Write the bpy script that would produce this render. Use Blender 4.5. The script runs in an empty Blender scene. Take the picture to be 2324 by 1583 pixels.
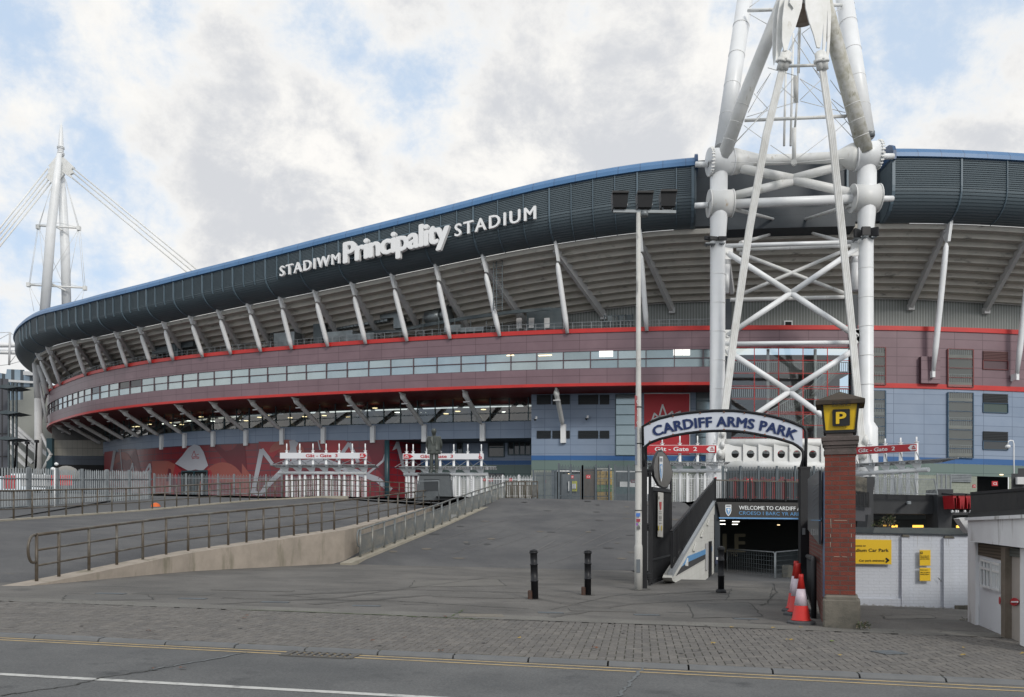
import bpy, bmesh, math, random
from mathutils import Vector, Matrix
random.seed(7)
R = math.radians
scene = bpy.context.scene
# ---------------------------------------------------------------- camera
F = 1937.0; CX = 1162.0; HOR = 1190.0; EYE = 1.65; K = 0.023      # focal length and horizon in photo units (photo 2324 x 1583)
cam_d = bpy.data.cameras.new('camera'); cam = bpy.data.objects.new('camera', cam_d)
scene.collection.objects.link(cam); scene.camera = cam
cam.location = (0, 0, EYE); cam.rotation_euler = (R(90), 0, 0)
cam_d.sensor_width = 36; cam_d.lens = 36 * F / 2324
cam_d.shift_y = (HOR - 791.5) / 2324; cam_d.clip_start = 0.1; cam_d.clip_end = 3000
# ---------------------------------------------------------------- world, sun, exposure
SUN_EL, SUN_AZ = R(31), R(155)
w = bpy.data.worlds.new('World'); scene.world = w; w.use_nodes = True
nt = w.node_tree; N = nt.nodes; L = nt.links; N.clear()
def wn(t, **k):
    n = N.new(t)
    for a, b in k.items(): setattr(n, a, b)
    return n
def wmath(op, a, b=None, c=None, clamp=False):
    n = wn('ShaderNodeMath', operation=op); n.use_clamp = clamp
    for i, v in enumerate((a, b, c)):
        if v is None: continue
        if isinstance(v, (int, float)): n.inputs[i].default_value = v
        else: L.new(v, n.inputs[i])
    return n.outputs[0]
tc = wn('ShaderNodeTexCoord'); D0 = tc.outputs['Generated']
sky = wn('ShaderNodeTexSky', sky_type='NISHITA'); sky.sun_disc = False
sky.sun_elevation = SUN_EL; sky.sun_rotation = SUN_AZ; sky.air_density = 1.0; sky.dust_density = 1.2
def noise(vec, scale, detail, rough, dist=0.0, off=(0, 0, 0), stretch=(1, 1, 1)):
    m = wn('ShaderNodeMapping'); m.inputs['Location'].default_value = off; m.inputs['Scale'].default_value = stretch
    L.new(vec, m.inputs['Vector'])
    n = wn('ShaderNodeTexNoise'); L.new(m.outputs[0], n.inputs['Vector'])
    n.inputs['Scale'].default_value = scale; n.inputs['Detail'].default_value = detail
    n.inputs['Roughness'].default_value = rough; n.inputs['Distortion'].default_value = dist
    return n.outputs['Fac']
def pdir(px, py):
    return Vector(((px - CX) / F, 1, (HOR - py) / F)).normalized()
def blob(px, py, sig, amp):                 # a soft patch of the sky about a compass direction
    d = wn('ShaderNodeVectorMath', operation='DOT_PRODUCT'); L.new(D0, d.inputs[0]); d.inputs[1].default_value = pdir(px, py)
    m = wn('ShaderNodeMapRange', interpolation_type='SMOOTHSTEP'); L.new(d.outputs['Value'], m.inputs['Value'])
    m.inputs['From Min'].default_value = math.cos(sig / F * 1.6); m.inputs['From Max'].default_value = 1.0
    m.inputs['To Min'].default_value = 0; m.inputs['To Max'].default_value = amp
    return m.outputs[0]
dens = noise(D0, 4.6, 14, 0.62, 0.15, (3.1, 1.7, 0.4), (1, 1, 1.1))
f2 = noise(D0, 13, 12, .65, .2, (1.1, 7.7, 3.4), (1, 1, 1.15))
dens = wmath('ADD', dens, wmath('MULTIPLY', wmath('SUBTRACT', f2, .5), .34))
for b in [(30, 120, 330, -.12), (560, 20, 190, -.19), (1060, 60, 200, -.10), (1100, 290, 200, -.08), (1330, 10, 140, -.06), (2010, 70, 280, -.25), (330, 480, 150, -.05), (1500, 120, 300, .05), (1650, 60, 150, .04), (600, 200, 300, .03),
          (820, 200, 330, .12), (300, 420, 330, .12), (1450, 280, 330, .13), (2180, 250, 260, .17), (300, 60, 200, .08),
          (1780, 330, 160, -.06), (700, 480, 200, .05), (2200, 120, 150, .02)]:
    dens = wmath('ADD', dens, blob(*b))
cov = wn('ShaderNodeMapRange', interpolation_type='SMOOTHSTEP'); L.new(dens, cov.inputs['Value'])
cov.inputs['From Min'].default_value = .34; cov.inputs['From Max'].default_value = .55
thick = wn('ShaderNodeMapRange', interpolation_type='SMOOTHSTEP'); L.new(dens, thick.inputs['Value'])
thick.inputs['From Min'].default_value = .44; thick.inputs['From Max'].default_value = .66
n2 = noise(D0, 6.5, 14, 0.66, 0.2, (9.2, 4.1, 2.2), (1, 1, 1.15))
sh = wn('ShaderNodeMapRange', interpolation_type='SMOOTHSTEP'); L.new(n2, sh.inputs['Value'])
sh.inputs['From Min'].default_value = .38; sh.inputs['From Max'].default_value = .60
shade = wmath('MULTIPLY', thick.outputs[0], sh.outputs[0])
def rgbmix(f, a, b):
    n = wn('ShaderNodeMix', data_type='RGBA'); L.new(f, n.inputs[0])
    for v, i in ((a, 6), (b, 7)):
        if isinstance(v, tuple): n.inputs[i].default_value = v
        else: L.new(v, n.inputs[i])
    return n.outputs[2]
SKYK = 0.1
def c10(r, g, b): return (r / SKYK, g / SKYK, b / SKYK, 1)
cloud = rgbmix(shade, c10(.88, .865, .835), c10(.60, .615, .645))
blue = rgbmix(noise(D0, 2.0, 3, .5), c10(.52, .67, .88), c10(.68, .79, .92))
bsky = wn('ShaderNodeMix', data_type='RGBA'); bsky.inputs[0].default_value = .75
L.new(sky.outputs[0], bsky.inputs[6]); L.new(blue, bsky.inputs[7])
col = rgbmix(cov.outputs[0], bsky.outputs[2], cloud)
bg = wn('ShaderNodeBackground'); L.new(col, bg.inputs['Color']); bg.inputs['Strength'].default_value = SKYK
wo = wn('ShaderNodeOutputWorld'); L.new(bg.outputs[0], wo.inputs['Surface'])
sd = bpy.data.lights.new('sun', 'SUN'); sd.energy = 1.5; sd.angle = R(12); sd.color = (1, .95, .88)
sun = bpy.data.objects.new('sun', sd); scene.collection.objects.link(sun)
# light comes from high on the right, over the camera's shoulder, through thin cloud
sun.rotation_euler = Vector((-.36, .76, -.50)).to_track_quat('-Z', 'Y').to_euler()
scene.view_settings.view_transform = 'Standard'; scene.view_settings.look = 'None'
scene.view_settings.exposure = 0.18; scene.view_settings.gamma = 1
scene.render.resolution_x = 1024; scene.render.resolution_y = 697
scene.render.engine = 'CYCLES'; scene.cycles.max_bounces = 6; scene.cycles.transparent_max_bounces = 12
# ---------------------------------------------------------------- geometry helpers
def P(px, py, D):                            # a point of the place: bearing px, elevation py, distance D (m)
    return Vector(((px - CX) / F * D, D, EYE + (HOR - py) / F * D))
def XY(px, D): return ((px - CX) / F * D, D)
def G(px, py, z0=0.10, k=K):                 # where a bearing meets the ground sheet z = z0 - k x
    u = (px - CX) / F; v = (HOR - py) / F
    D = (z0 - EYE) / (v + k * u)
    return Vector((u * D, D, EYE + v * D))
def gz(x, z0=0.10): return z0 - K * x
class Wall:                                  # vertical plane through two ground points
    def __init__(s, a, b, off=0.0):
        s.a = Vector((a[0], a[1])); s.d = (Vector((b[0], b[1])) - s.a).normalized()
        s.n = Vector((s.d.y, -s.d.x))
        if s.n.dot(-s.a) < 0: s.n = -s.n     # faces the street
        s.a = s.a + s.n * off
    def pt(s, px, py, off=0.0):
        u = (px - CX) / F; a = s.a + s.n * off; r = Vector((u, 1))
        D = a.dot(s.n) / r.dot(s.n)
        return Vector((u * D, D, EYE + (HOR - py) / F * D))
ORG = {}
COL = scene.collection
class MB:
    def __init__(s): s.v = []; s.f = []; s.m = []; s.uv = []; s.sm = []; s.mats = []; s.cm = 0; s.smooth = False
    def mat(s, m):
        if m not in s.mats: s.mats.append(m)
        s.cm = s.mats.index(m); return s
    def add(s, vs, fs, uvs=None, smooth=None):
        o = len(s.v); s.v += [Vector(p) for p in vs]
        s.uv += uvs if uvs else [None] * len(vs)
        for f in fs:
            s.f.append([o + i for i in f]); s.m.append(s.cm); s.sm.append(s.smooth if smooth is None else smooth)
        return s
    def hexa(s, p):                           # 8 points: bottom 4 then top 4
        return s.add(p, [(3, 2, 1, 0), (4, 5, 6, 7), (0, 1, 5, 4), (1, 2, 6, 5), (2, 3, 7, 6), (3, 0, 4, 7)], smooth=False)
    def box(s, c, d, rz=0.0):
        c = Vector(c); x, y, z = d[0] / 2, d[1] / 2, d[2] / 2; ca, sa = math.cos(rz), math.sin(rz)
        q = [(-x, -y), (x, -y), (x, y), (-x, y)]; q = [(a * ca - b * sa, a * sa + b * ca) for a, b in q]
        return s.hexa([c + Vector((a, b, -z)) for a, b in q] + [c + Vector((a, b, z)) for a, b in q])
    def bev(s, c, d, r, rz=0.0):              # box with chamfered vertical and top edges
        c = Vector(c); x, y, z = d[0] / 2, d[1] / 2, d[2] / 2; ca, sa = math.cos(rz), math.sin(rz)
        def ring(x, y, zz, r):
            q = [(-x + r, -y), (x - r, -y), (x, -y + r), (x, y - r), (x - r, y), (-x + r, y), (-x, y - r), (-x, -y + r)]
            return [c + Vector((a * ca - b * sa, a * sa + b * ca, zz)) for a, b in q]
        rs = ring(x, y, -z, r) + ring(x, y, z - r, r) + ring(x - r, y - r, z, r * .4)
        fs = [tuple(range(7, -1, -1)), tuple(range(16, 24))]
        for k in (0, 8): fs += [(k + i, k + (i + 1) % 8, k + 8 + (i + 1) % 8, k + 8 + i) for i in range(8)]
        return s.add(rs, fs, smooth=False)
    def beam(s, a, b, w, h, up=(0, 0, 1)):
        a, b = Vector(a), Vector(b); t = (b - a).normalized(); sx = t.cross(Vector(up))
        if sx.length < 1e-4: sx = t.cross(Vector((0, 1, 0)))
        sx.normalize(); u = sx.cross(t); sx = sx * w / 2; u = u * h / 2
        return s.hexa([a - sx - u, a + sx - u, b + sx - u, b - sx - u, a - sx + u, a + sx + u, b + sx + u, b - sx + u])
    def tube(s, a, b, r, r2=None, n=10, caps=True):
        return s.pipe([a, b], [r, r if r2 is None else r2], n, caps)
    def pipe(s, pts, rs, n=10, caps=True):
        pts = [Vector(p) for p in pts]
        if isinstance(rs, (int, float)): rs = [rs] * len(pts)
        vs = []; t0 = (pts[1] - pts[0]).normalized()
        ref = Vector((0, 0, 1)) if abs(t0.z) < .9 else Vector((0, 1, 0)); x = t0.cross(ref).normalized()
        for i, p in enumerate(pts):
            t = (pts[min(i + 1, len(pts) - 1)] - pts[max(i - 1, 0)]).normalized()
            x = (x - t * x.dot(t)).normalized(); y = t.cross(x)
            vs += [p + (x * math.cos(2 * math.pi * k / n) + y * math.sin(2 * math.pi * k / n)) * rs[i] for k in range(n)]
        fs = [(i * n + k, i * n + (k + 1) % n, (i + 1) * n + (k + 1) % n, (i + 1) * n + k) for i in range(len(pts) - 1) for k in range(n)]
        s.add(vs, fs, smooth=True)
        if caps:
            m = (len(pts) - 1) * n; o = len(s.v) - len(vs)
            s.f += [[o + k for k in range(n - 1, -1, -1)], [o + m + k for k in range(n)]]; s.m += [s.cm] * 2; s.sm += [False] * 2
        return s
    def lathe(s, c, prof, n=16, smooth=True):  # prof: (r, z)
        c = Vector(c); vs = [c + Vector((r * math.cos(2 * math.pi * k / n), r * math.sin(2 * math.pi * k / n), z)) for r, z in prof for k in range(n)]
        fs = [(i * n + k, i * n + (k + 1) % n, (i + 1) * n + (k + 1) % n, (i + 1) * n + k) for i in range(len(prof) - 1) for k in range(n)]
        fs2 = [tuple(range(n - 1, -1, -1)), tuple((len(prof) - 1) * n + k for k in range(n))]
        o = len(s.f); s.add(vs, fs + fs2, smooth=smooth); s.sm[-1] = s.sm[-2] = False
        return s
    def prism(s, pts, d):                     # polygon (3D points) extruded by vector d
        pts = [Vector(p) for p in pts]; d = Vector(d); n = len(pts)
        nn = Vector((0, 0, 0))
        for i in range(n): nn += (pts[i] - pts[0]).cross(pts[(i + 1) % n] - pts[0])
        if nn.dot(d) < 0: pts.reverse()
        return s.add(pts + [p + d for p in pts], [tuple(range(n - 1, -1, -1)), tuple(range(n, 2 * n))] + [(i, (i + 1) % n, n + (i + 1) % n, n + i) for i in range(n)], smooth=False)
    def quad(s, a, b, c, d, uvs=None): return s.add([a, b, c, d], [(0, 1, 2, 3)], uvs, smooth=False)
    def strip(s, pts, w, d, closed=False):    # flat ribbon along 3D polyline in plane normal to d, thickness |d|
        pts = [Vector(p) for p in pts]; nd = Vector(d).normalized()
        for a, b in zip(pts, pts[1:] + (pts[:1] if closed else [])):
            t = (b - a).normalized(); x = t.cross(nd) * w / 2; e = t * w * .3
            s.prism([a - x - e, b - x + e, b + x + e, a + x - e], d)
        return s
    def build(s, name, m=None, parent=None):
        me = bpy.data.meshes.new(name); o0 = ORG.get(parent, Vector((0, 0, 0)))
        me.from_pydata([tuple(v - o0) for v in s.v], [], s.f)
        mats = s.mats if s.mats else [m]
        for q in mats: me.materials.append(q)
        me.polygons.foreach_set('material_index', s.m); me.polygons.foreach_set('use_smooth', s.sm)
        if any(u is not None for u in s.uv):
            ul = me.uv_layers.new(name='UVMap')
            for lp in me.loops:
                u = s.uv[lp.vertex_index]
                ul.data[lp.index].uv = u if u else (0, 0)
        me.update(); ob = bpy.data.objects.new(name, me); COL.objects.link(ob)
        if parent: ob.parent = parent; ORG[ob] = o0
        return ob
def thing(name, label, cat, loc=(0, 0, 0), group=None):
    o = bpy.data.objects.new(name, None); COL.objects.link(o); o.location = loc; ORG[o] = Vector(loc); o.empty_display_size = .2
    o['label'] = label; o['category'] = cat
    if group: o['group'] = group
    return o
def tag(o, label, cat, group=None):
    o['label'] = label; o['category'] = cat
    if group: o['group'] = group
    return o
def struct(mb, name, m=None):
    o = mb.build(name, m); o['kind'] = 'structure'; return o
def solo(mb, name, m, label, cat, loc, group=None):   # a thing that is one mesh, origin at its base
    ob = mb.build(name, m); me = ob.data; l = Vector(loc)
    for v in me.vertices: v.co -= l
    ob.location = l; return tag(ob, label, cat, group)
def dup(root, loc, rz=None, label=None):
    r = root.copy(); COL.objects.link(r); r.location = loc
    if rz is not None: r.rotation_euler = (0, 0, rz)
    if label: r['label'] = label
    def rec(src, dst):
        for ch in list(src.children):
            c = ch.copy(); COL.objects.link(c); c.parent = dst; rec(ch, c)
    kids = [(ch, ch.copy()) for ch in root.children]
    for a, c in kids:
        COL.objects.link(c); c.parent = r
        for g in list(a.children): e = g.copy(); COL.objects.link(e); e.parent = c
    return r
# ---------------------------------------------------------------- materials
MATS = {}
def M(name, col, rough=.6, metal=0.0, col2=None, sc=3.0, bump=0.0, bsc=None, stretch=None, brick=None, emit=None, spec=.5, mix=(.35, .65), detail=6, coat=0, dirt=None, speck=0):
    if name in MATS: return MATS[name]
    m = bpy.data.materials.new(name); m.use_nodes = True; t = m.node_tree; b = t.nodes['Principled BSDF']
    b.inputs['Roughness'].default_value = rough; b.inputs['Metallic'].default_value = metal
    b.inputs['Base Color'].default_value = (*col, 1); b.inputs['Specular IOR Level'].default_value = spec
    if coat: b.inputs['Coat Weight'].default_value = coat
    if emit: b.inputs['Emission Color'].default_value = (*emit[0], 1); b.inputs['Emission Strength'].default_value = emit[1]
    tcn = t.nodes.new('ShaderNodeTexCoord'); out = None
    def nz(scale, det=detail, st=stretch, src='Object', loc=(0, 0, 0)):
        mp = t.nodes.new('ShaderNodeMapping'); t.links.new(tcn.outputs[src], mp.inputs[0]); mp.inputs['Location'].default_value = loc
        if st: mp.inputs['Scale'].default_value = st
        n = t.nodes.new('ShaderNodeTexNoise'); n.inputs['Scale'].default_value = scale; n.inputs['Detail'].default_value = det; n.inputs['Roughness'].default_value = .6
        t.links.new(mp.outputs[0], n.inputs['Vector']); return n.outputs['Fac']
    def mr(v, a, c):
        q = t.nodes.new('ShaderNodeMapRange'); q.inputs['From Min'].default_value = a; q.inputs['From Max'].default_value = c; t.links.new(v, q.inputs['Value']); return q.outputs[0]
    def mixc(f, a, c, mode='MIX'):
        q = t.nodes.new('ShaderNodeMix'); q.data_type = 'RGBA'; q.blend_type = mode
        if isinstance(f, float): q.inputs[0].default_value = f
        else: t.links.new(f, q.inputs[0])
        for v, i in ((a, 6), (c, 7)):
            if isinstance(v, tuple): q.inputs[i].default_value = (*v, 1)
            else: t.links.new(v, q.inputs[i])
        return q.outputs[2]
    if col2:
        out = mixc(mr(nz(sc), *mix), tuple(col), tuple(col2))
    if dirt:                                  # (colour, scale, threshold, stretch): patchy stains
        out = mixc(mr(nz(dirt[1], 8, dirt[3] if len(dirt) > 3 else None, loc=(5, 2, 1)), dirt[2], dirt[2] + .14), out if out else tuple(col), dirt[0])
    if speck:
        lo = 1 - speck; q = t.nodes.new('ShaderNodeMapRange'); q.inputs['From Min'].default_value = .38; q.inputs['From Max'].default_value = .62; q.inputs['To Min'].default_value = lo; q.inputs['To Max'].default_value = 1 + speck; t.links.new(nz(38, 5, None, loc=(3, 1, 2)), q.inputs['Value'])
        cbn = t.nodes.new('ShaderNodeCombineXYZ'); [t.links.new(q.outputs[0], cbn.inputs[i]) for i in range(3)]; out = mixc(1.0, out if out else tuple(col), cbn.outputs[0], 'MULTIPLY')
    bh = None
    if brick:                                 # (w, h, mortar, mortar colour, offset, src, tint)
        bw, bhh, mo, mc, offb, src, tint = brick
        br = t.nodes.new('ShaderNodeTexBrick'); br.inputs['Scale'].default_value = 1; br.inputs['Brick Width'].default_value = bw
        br.inputs['Row Height'].default_value = bhh; br.inputs['Mortar Size'].default_value = mo; br.offset = offb; br.inputs['Mortar Smooth'].default_value = .1
        br.inputs['Color1'].default_value = (1, 1, 1, 1); br.inputs['Color2'].default_value = (tint, tint, tint, 1); br.inputs['Mortar'].default_value = (1, 1, 1, 1)
        if src == 'UV': t.links.new(tcn.outputs['UV'], br.inputs['Vector'])
        else:                                 # face the brick pattern to upright walls whatever way they turn
            sp = t.nodes.new('ShaderNodeSeparateXYZ'); t.links.new(tcn.outputs['Object'], sp.inputs[0])
            cb = t.nodes.new('ShaderNodeCombineXYZ')
            ad = t.nodes.new('ShaderNodeMath'); ad.operation = 'ADD'; t.links.new(sp.outputs[0], ad.inputs[0]); t.links.new(sp.outputs[1], ad.inputs[1])
            t.links.new(ad.outputs[0] if src == 'XY' else sp.outputs['X' if src == 'X' else 'Y'], cb.inputs[0]); t.links.new(sp.outputs[2], cb.inputs[1]); t.links.new(cb.outputs[0], br.inputs['Vector'])
        base = out if out else tuple(col)
        out = mixc(1.0, base, br.outputs['Color'], 'MULTIPLY')
        out = mixc(br.outputs['Fac'], out, mc); bh = br.outputs['Fac']
    if out: t.links.new(out, b.inputs['Base Color'])
    if bump:
        bp = t.nodes.new('ShaderNodeBump'); bp.inputs['Strength'].default_value = bump; bp.inputs['Distance'].default_value = .02
        h = nz(bsc or sc * 4, 4)
        if bh:
            q = t.nodes.new('ShaderNodeMath'); q.operation = 'SUBTRACT'; t.links.new(h, q.inputs[0]); t.links.new(bh, q.inputs[1]); h = q.outputs[0]
        t.links.new(h, bp.inputs['Height']); t.links.new(bp.outputs[0], b.inputs['Normal'])
    MATS[name] = m; return m
def glassy(name, tint, refl, rough=.03, rc=(1, 1, 1)):   # window glass: see-through tint plus mirror reflection
    m = bpy.data.materials.new(name); m.use_nodes = True; t = m.node_tree; t.nodes.clear()
    o = t.nodes.new('ShaderNodeOutputMaterial'); mx = t.nodes.new('ShaderNodeMixShader')
    a = t.nodes.new('ShaderNodeBsdfTransparent'); a.inputs[0].default_value = (*tint, 1)
    g = t.nodes.new('ShaderNodeBsdfGlossy'); g.inputs['Color'].default_value = (*rc, 1); g.inputs['Roughness'].default_value = rough
    fr = t.nodes.new('ShaderNodeFresnel'); fr.inputs[0].default_value = 1.5
    ad = t.nodes.new('ShaderNodeMath'); ad.use_clamp = True; t.links.new(fr.outputs[0], ad.inputs[0]); ad.inputs[1].default_value = refl
    t.links.new(ad.outputs[0], mx.inputs[0]); t.links.new(a.outputs[0], mx.inputs[1]); t.links.new(g.outputs[0], mx.inputs[2]); t.links.new(mx.outputs[0], o.inputs[0])
    return m
m_clad = M('slate_cladding', (.105, .138, .16), .5, .0, (.125, .16, .182), .25, mix=(.3, .7))
m_rib = M('cladding_rib_metal', (.10, .145, .18), .45)
m_bluecap = M('blue_roof_cap', (.06, .165, .34), .42, 0, (.08, .19, .37), .4, brick=(2.2, 50, .035, (.04, .09, .19), 0, 'UV', .93), dirt=((.055, .085, .10), .9, .66, (1, 1, 2.5)))
m_maroon = M('maroon_panels', (.18, .112, .132), .42, 0, (.215, .138, .16), .35, brick=(3.05, .98, .028, (.085, .048, .058), 0, 'UV', .9))
m_red = M('red_trim', (.55, .025, .02), .4, 0, (.46, .02, .018), .5)
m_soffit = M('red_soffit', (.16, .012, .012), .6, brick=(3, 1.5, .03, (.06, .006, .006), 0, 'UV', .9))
m_blue = M('blue_panels', (.215, .28, .385), .45, 0, (.25, .315, .42), .3, brick=(3.2, 1.05, .022, (.085, .125, .19), 0, 'UV', .93))
m_dblue = M('blue_stripe_paint', (.03, .12, .32), .5, brick=(3.2, 5, .02, (.02, .06, .16), 0, 'UV', .9))
m_green = M('grey_green_panels', (.14, .20, .185), .5, brick=(3.2, 1.3, .02, (.05, .08, .075), 0, 'UV', .93))
m_block = M('beige_blockwork', (.33, .36, .30), .9, 0, (.28, .31, .26), 1.2, brick=(.6, .3, .012, (.2, .21, .18), .5, 'UV', .92))
m_white = M('white_steel_paint', (.80, .82, .84), .38, 0, (.74, .76, .77), .5, dirt=((.5, .48, .42), 1.4, .70, (1, 1, .35)))
m_white2 = M('weathered_white_steel', (.74, .75, .75), .45, 0, (.64, .65, .63), .8, dirt=((.42, .40, .34), 1.6, .62, (1, 1, .5)))
m_cable = M('wound_cable', (.78, .79, .78), .5, 0, (.66, .66, .63), 1.8, mix=(.4, .7), stretch=(1, 1, .6))
m_rust = M('rusty_white_steel', (.68, .69, .69), .45, 0, (.68, .69, .68), 1, dirt=((.5, .38, .24), 2.2, .62, (1, 1, .22)))
m_conc = M('terrace_concrete', (.52, .50, .455), .9, 0, (.44, .425, .39), .5, bump=.1, dirt=((.13, .13, .12), .6, .6, (1, 1, 3)))
m_greysteel = M('grey_raker_steel', (.58, .585, .59), .6, 0, (.50, .51, .52), .7)
m_corr = M('grey_corrugated_sheet', (.25, .27, .26), .5, 0, (.3, .32, .31), .5, brick=(.35, 40, .10, (.16, .175, .17), 0, 'UV', .92))
m_slate = M('slate_panel', (.028, .038, .05), .5, 0, (.036, .048, .06), .4, brick=(4.5, 1.5, .03, (.02, .03, .04), 0, 'UV', .9))
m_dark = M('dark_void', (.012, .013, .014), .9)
m_teal = M('teal_frame', (.02, .055, .07), .4)
m_duct = M('galvanised_duct', (.22, .25, .26), .35, .6, (.16, .18, .19), 1.5)
m_ductd = M('dark_plant_steel', (.06, .08, .09), .5, .2, (.09, .11, .12), 1.1)
m_gl_up = [M('strip_glass_%s' % n, c, .10, .6, tuple(v * .82 for v in c), .35, spec=.8, mix=(.3, .7)) for n, c in (('pale', (.44, .52, .54)), ('mid', (.40, .475, .50)), ('dim', (.29, .36, .385)))]
m_gl_dark = M('strip_glass_dark', (.05, .055, .06), .05, .3, spec=.8)
m_gl = glassy('ribbon_glass', (.70, .78, .76), .08)
m_gl_st = glassy('stair_glass', (.80, .86, .84), .07)
m_lamp = M('warm_lamp', (1, .8, .5), .5, emit=((1, .76, .42), 2.0))
m_lampw = M('white_tube_light', (1, 1, .9), .5, emit=((1, .97, .88), 2.5))
m_amber = M('amber_lamp', (1, .6, .1), .5, emit=((1, .55, .08), 1.5))
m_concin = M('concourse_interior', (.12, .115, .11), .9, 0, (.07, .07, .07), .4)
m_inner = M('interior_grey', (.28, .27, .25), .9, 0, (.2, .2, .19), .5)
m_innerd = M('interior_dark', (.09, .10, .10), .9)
m_black = M('black_paint', (.011, .012, .015), .45, 0, (.018, .019, .021), 2, spec=.3)
m_text_w = M('white_letter', (.75, .77, .78), .5)
m_rail_b = M('brown_handrail_paint', (.085, .068, .05), .45, .2, (.15, .145, .13), 2.2, mix=(.45, .7))
m_rail_g = M('grey_handrail_paint', (.15, .165, .17), .45, .3, (.24, .23, .20), 3, mix=(.45, .7))
m_galv = M('galvanised_steel', (.25, .275, .29), .5, .4, (.18, .2, .215), 2)
# ---------------------------------------------------------------- stadium plan: a curve from the far left corner to the right
PL = [(-50, 245), (-72, 226), (-86, 206), (-91.5, 188), (-91, 172), (-86, 158), (-80.6, 149), (-73.9, 140.8), (-64.7, 130.8), (-53.7, 121.8), (-44, 115.6),
      (-33, 110), (-16.1, 102.6), (-.1, 96.9), (10, 94.2), (20.8, 92), (38.4, 90.2), (54.4, 90.7), (72, 94), (92, 103), (110, 118)]
def catmull(p0, p1, p2, p3, t):
    return .5 * ((2 * p1) + (p2 - p0) * t + (2 * p0 - 5 * p1 + 4 * p2 - p3) * t * t + (3 * p1 - p0 - 3 * p2 + p3) * t ** 3)
_pts = [Vector(p) for p in PL]; _fine = []
for i in range(len(_pts) - 1):
    a, b, c, d = _pts[max(i - 1, 0)], _pts[i], _pts[i + 1], _pts[min(i + 2, len(_pts) - 1)]
    for k in range(24): _fine.append(catmull(a, b, c, d, k / 24))
_fine.append(_pts[-1])
_cs = [_fine[0]]; acc = 0.0
for a, b in zip(_fine, _fine[1:]):            # resample to 0.5 m steps
    seg = (b - a).length; 
    while acc + seg >= .5 and seg > 1e-9:
        t = (.5 - acc) / seg; a = a + (b - a) * t; _cs.append(a); seg = (b - a).length; acc = 0.0
    acc += seg
for _ in range(60): _cs = [_cs[0]] + [(_cs[i - 1] + _cs[i] * 2 + _cs[i + 1]) / 4 for i in range(1, len(_cs) - 1)] + [_cs[-1]]
SLEN = (len(_cs) - 1) * .5
def C(s, off=0.0):
    s = max(0.001, min(SLEN - .001, s)) / .5; i = int(s); t = s - i
    p = _cs[i] * (1 - t) + _cs[min(i + 1, len(_cs) - 1)] * t
    a = _cs[max(i - 3, 0)]; b = _cs[min(i + 4, len(_cs) - 1)]; d = (b - a).normalized()
    return p + Vector((d.y, -d.x)) * off
def TG(s):
    d = (C(s + .5) - C(s - .5)).normalized(); return Vector((d.x, d.y, 0)), Vector((d.y, -d.x, 0))
def SP(s, off, h): p = C(s, off); return Vector((p.x, p.y, EYE + h - K * p.x))
def PX(s, off=0.0): p = C(s, off); return CX + F * p.x / p.y
_sil = {}
def find(px, off=0.0):
    if off not in _sil: _sil[off] = min(range(60, 200), key=lambda i: PX(i * .5, off)) * .5
    a, b = _sil[off], SLEN - 1
    for _ in range(40):
        m = (a + b) / 2
        if PX(m, off) < px: a = m
        else: b = m
    return (a + b) / 2
def H(px, py, off=0.0):
    p = C(find(px, off), off); return (HOR - py) / F * p.y + K * p.x
def lerp(a, b, t): return a + (b - a) * t
def tab(ts, x):
    if x <= ts[0][0]: return ts[0][1]
    for (a, u), (b, v) in zip(ts, ts[1:]):
        if x <= b: t = (x - a) / (b - a); return u + (v - u) * t
    return ts[-1][1]
_TOP = [(75, 709), (154, 688.5), (308, 648.4), (463, 606.8), (549.5, 585.4), (716.6, 541.4), (866.5, 503.4), (917, 490.5), (1038, 459.6), (1091.5, 445.7), (1221, 412), (1341, 386.6), (1457.8, 368), (1563.6, 356.8), (2034, 335), (2324, 347)]
TOPT = [(find(px, 5), H(px, py, 5) + .42) for px, py in _TOP]
_BOT = [(108, 786), (213, 764), (315, 742.7), (430, 718), (561, 690), (634, 675.8), (796, 643), (886, 623), (986, 603), (1092, 580), (1258, 550), (1450, 522), (2150, 503), (2324, 512)]
BOTT = [(find(px, 2.6), H(px, py, 2.6)) for px, py in _BOT]
ztop = lambda s: sum(tab(TOPT, s + d) for d in (-5, -2.5, 0, 2.5, 5)) / 5
zbot = lambda s: sum(tab(BOTT, s + d) for d in (-4, -2, 0, 2, 4)) / 5
def loft(mb, s0, s1, prof, step=1.5):         # prof: list of functions s -> (off, h)
    n = max(1, math.ceil((s1 - s0) / step)); m = len(prof); vs = []; uv = []
    for i in range(n + 1):
        s = s0 + (s1 - s0) * i / n; acc = 0; lp = None
        for f in prof:
            o, h = f(s) if callable(f) else f
            vs.append(SP(s, o, h)); 
            if lp: acc += math.hypot(o - lp[0], h - lp[1])
            lp = (o, h); uv.append((s, h if m == 2 and abs(prof_off(prof, s)) < .01 else acc))
    fs = [(i * m + k, i * m + k + 1, (i + 1) * m + k + 1, (i + 1) * m + k) for i in range(n) for k in range(m - 1)]
    return mb.add(vs, fs, uv, smooth=False)
def prof_off(prof, s):
    a = prof[0](s) if callable(prof[0]) else prof[0]; b = prof[1](s) if callable(prof[1]) else prof[1]
    return a[0] - b[0]
def slab(mb, s0, s1, h0, h1, o0, o1, step=2.0):   # curved box: offsets o0 (back) .. o1 (front)
    loft(mb, s0, s1, [(o0, h1), (o1, h1), (o1, h0), (o0, h0)], step)
    for s in (s0, s1): mb.quad(SP(s, o0, h0), SP(s, o1, h0), SP(s, o1, h1), SP(s, o0, h1))
    return mb
st = thing('stadium', 'huge curved stadium with slate louvred upper band, maroon and blue panel walls and glass strips', 'stadium', (20, 92, 3))
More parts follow.
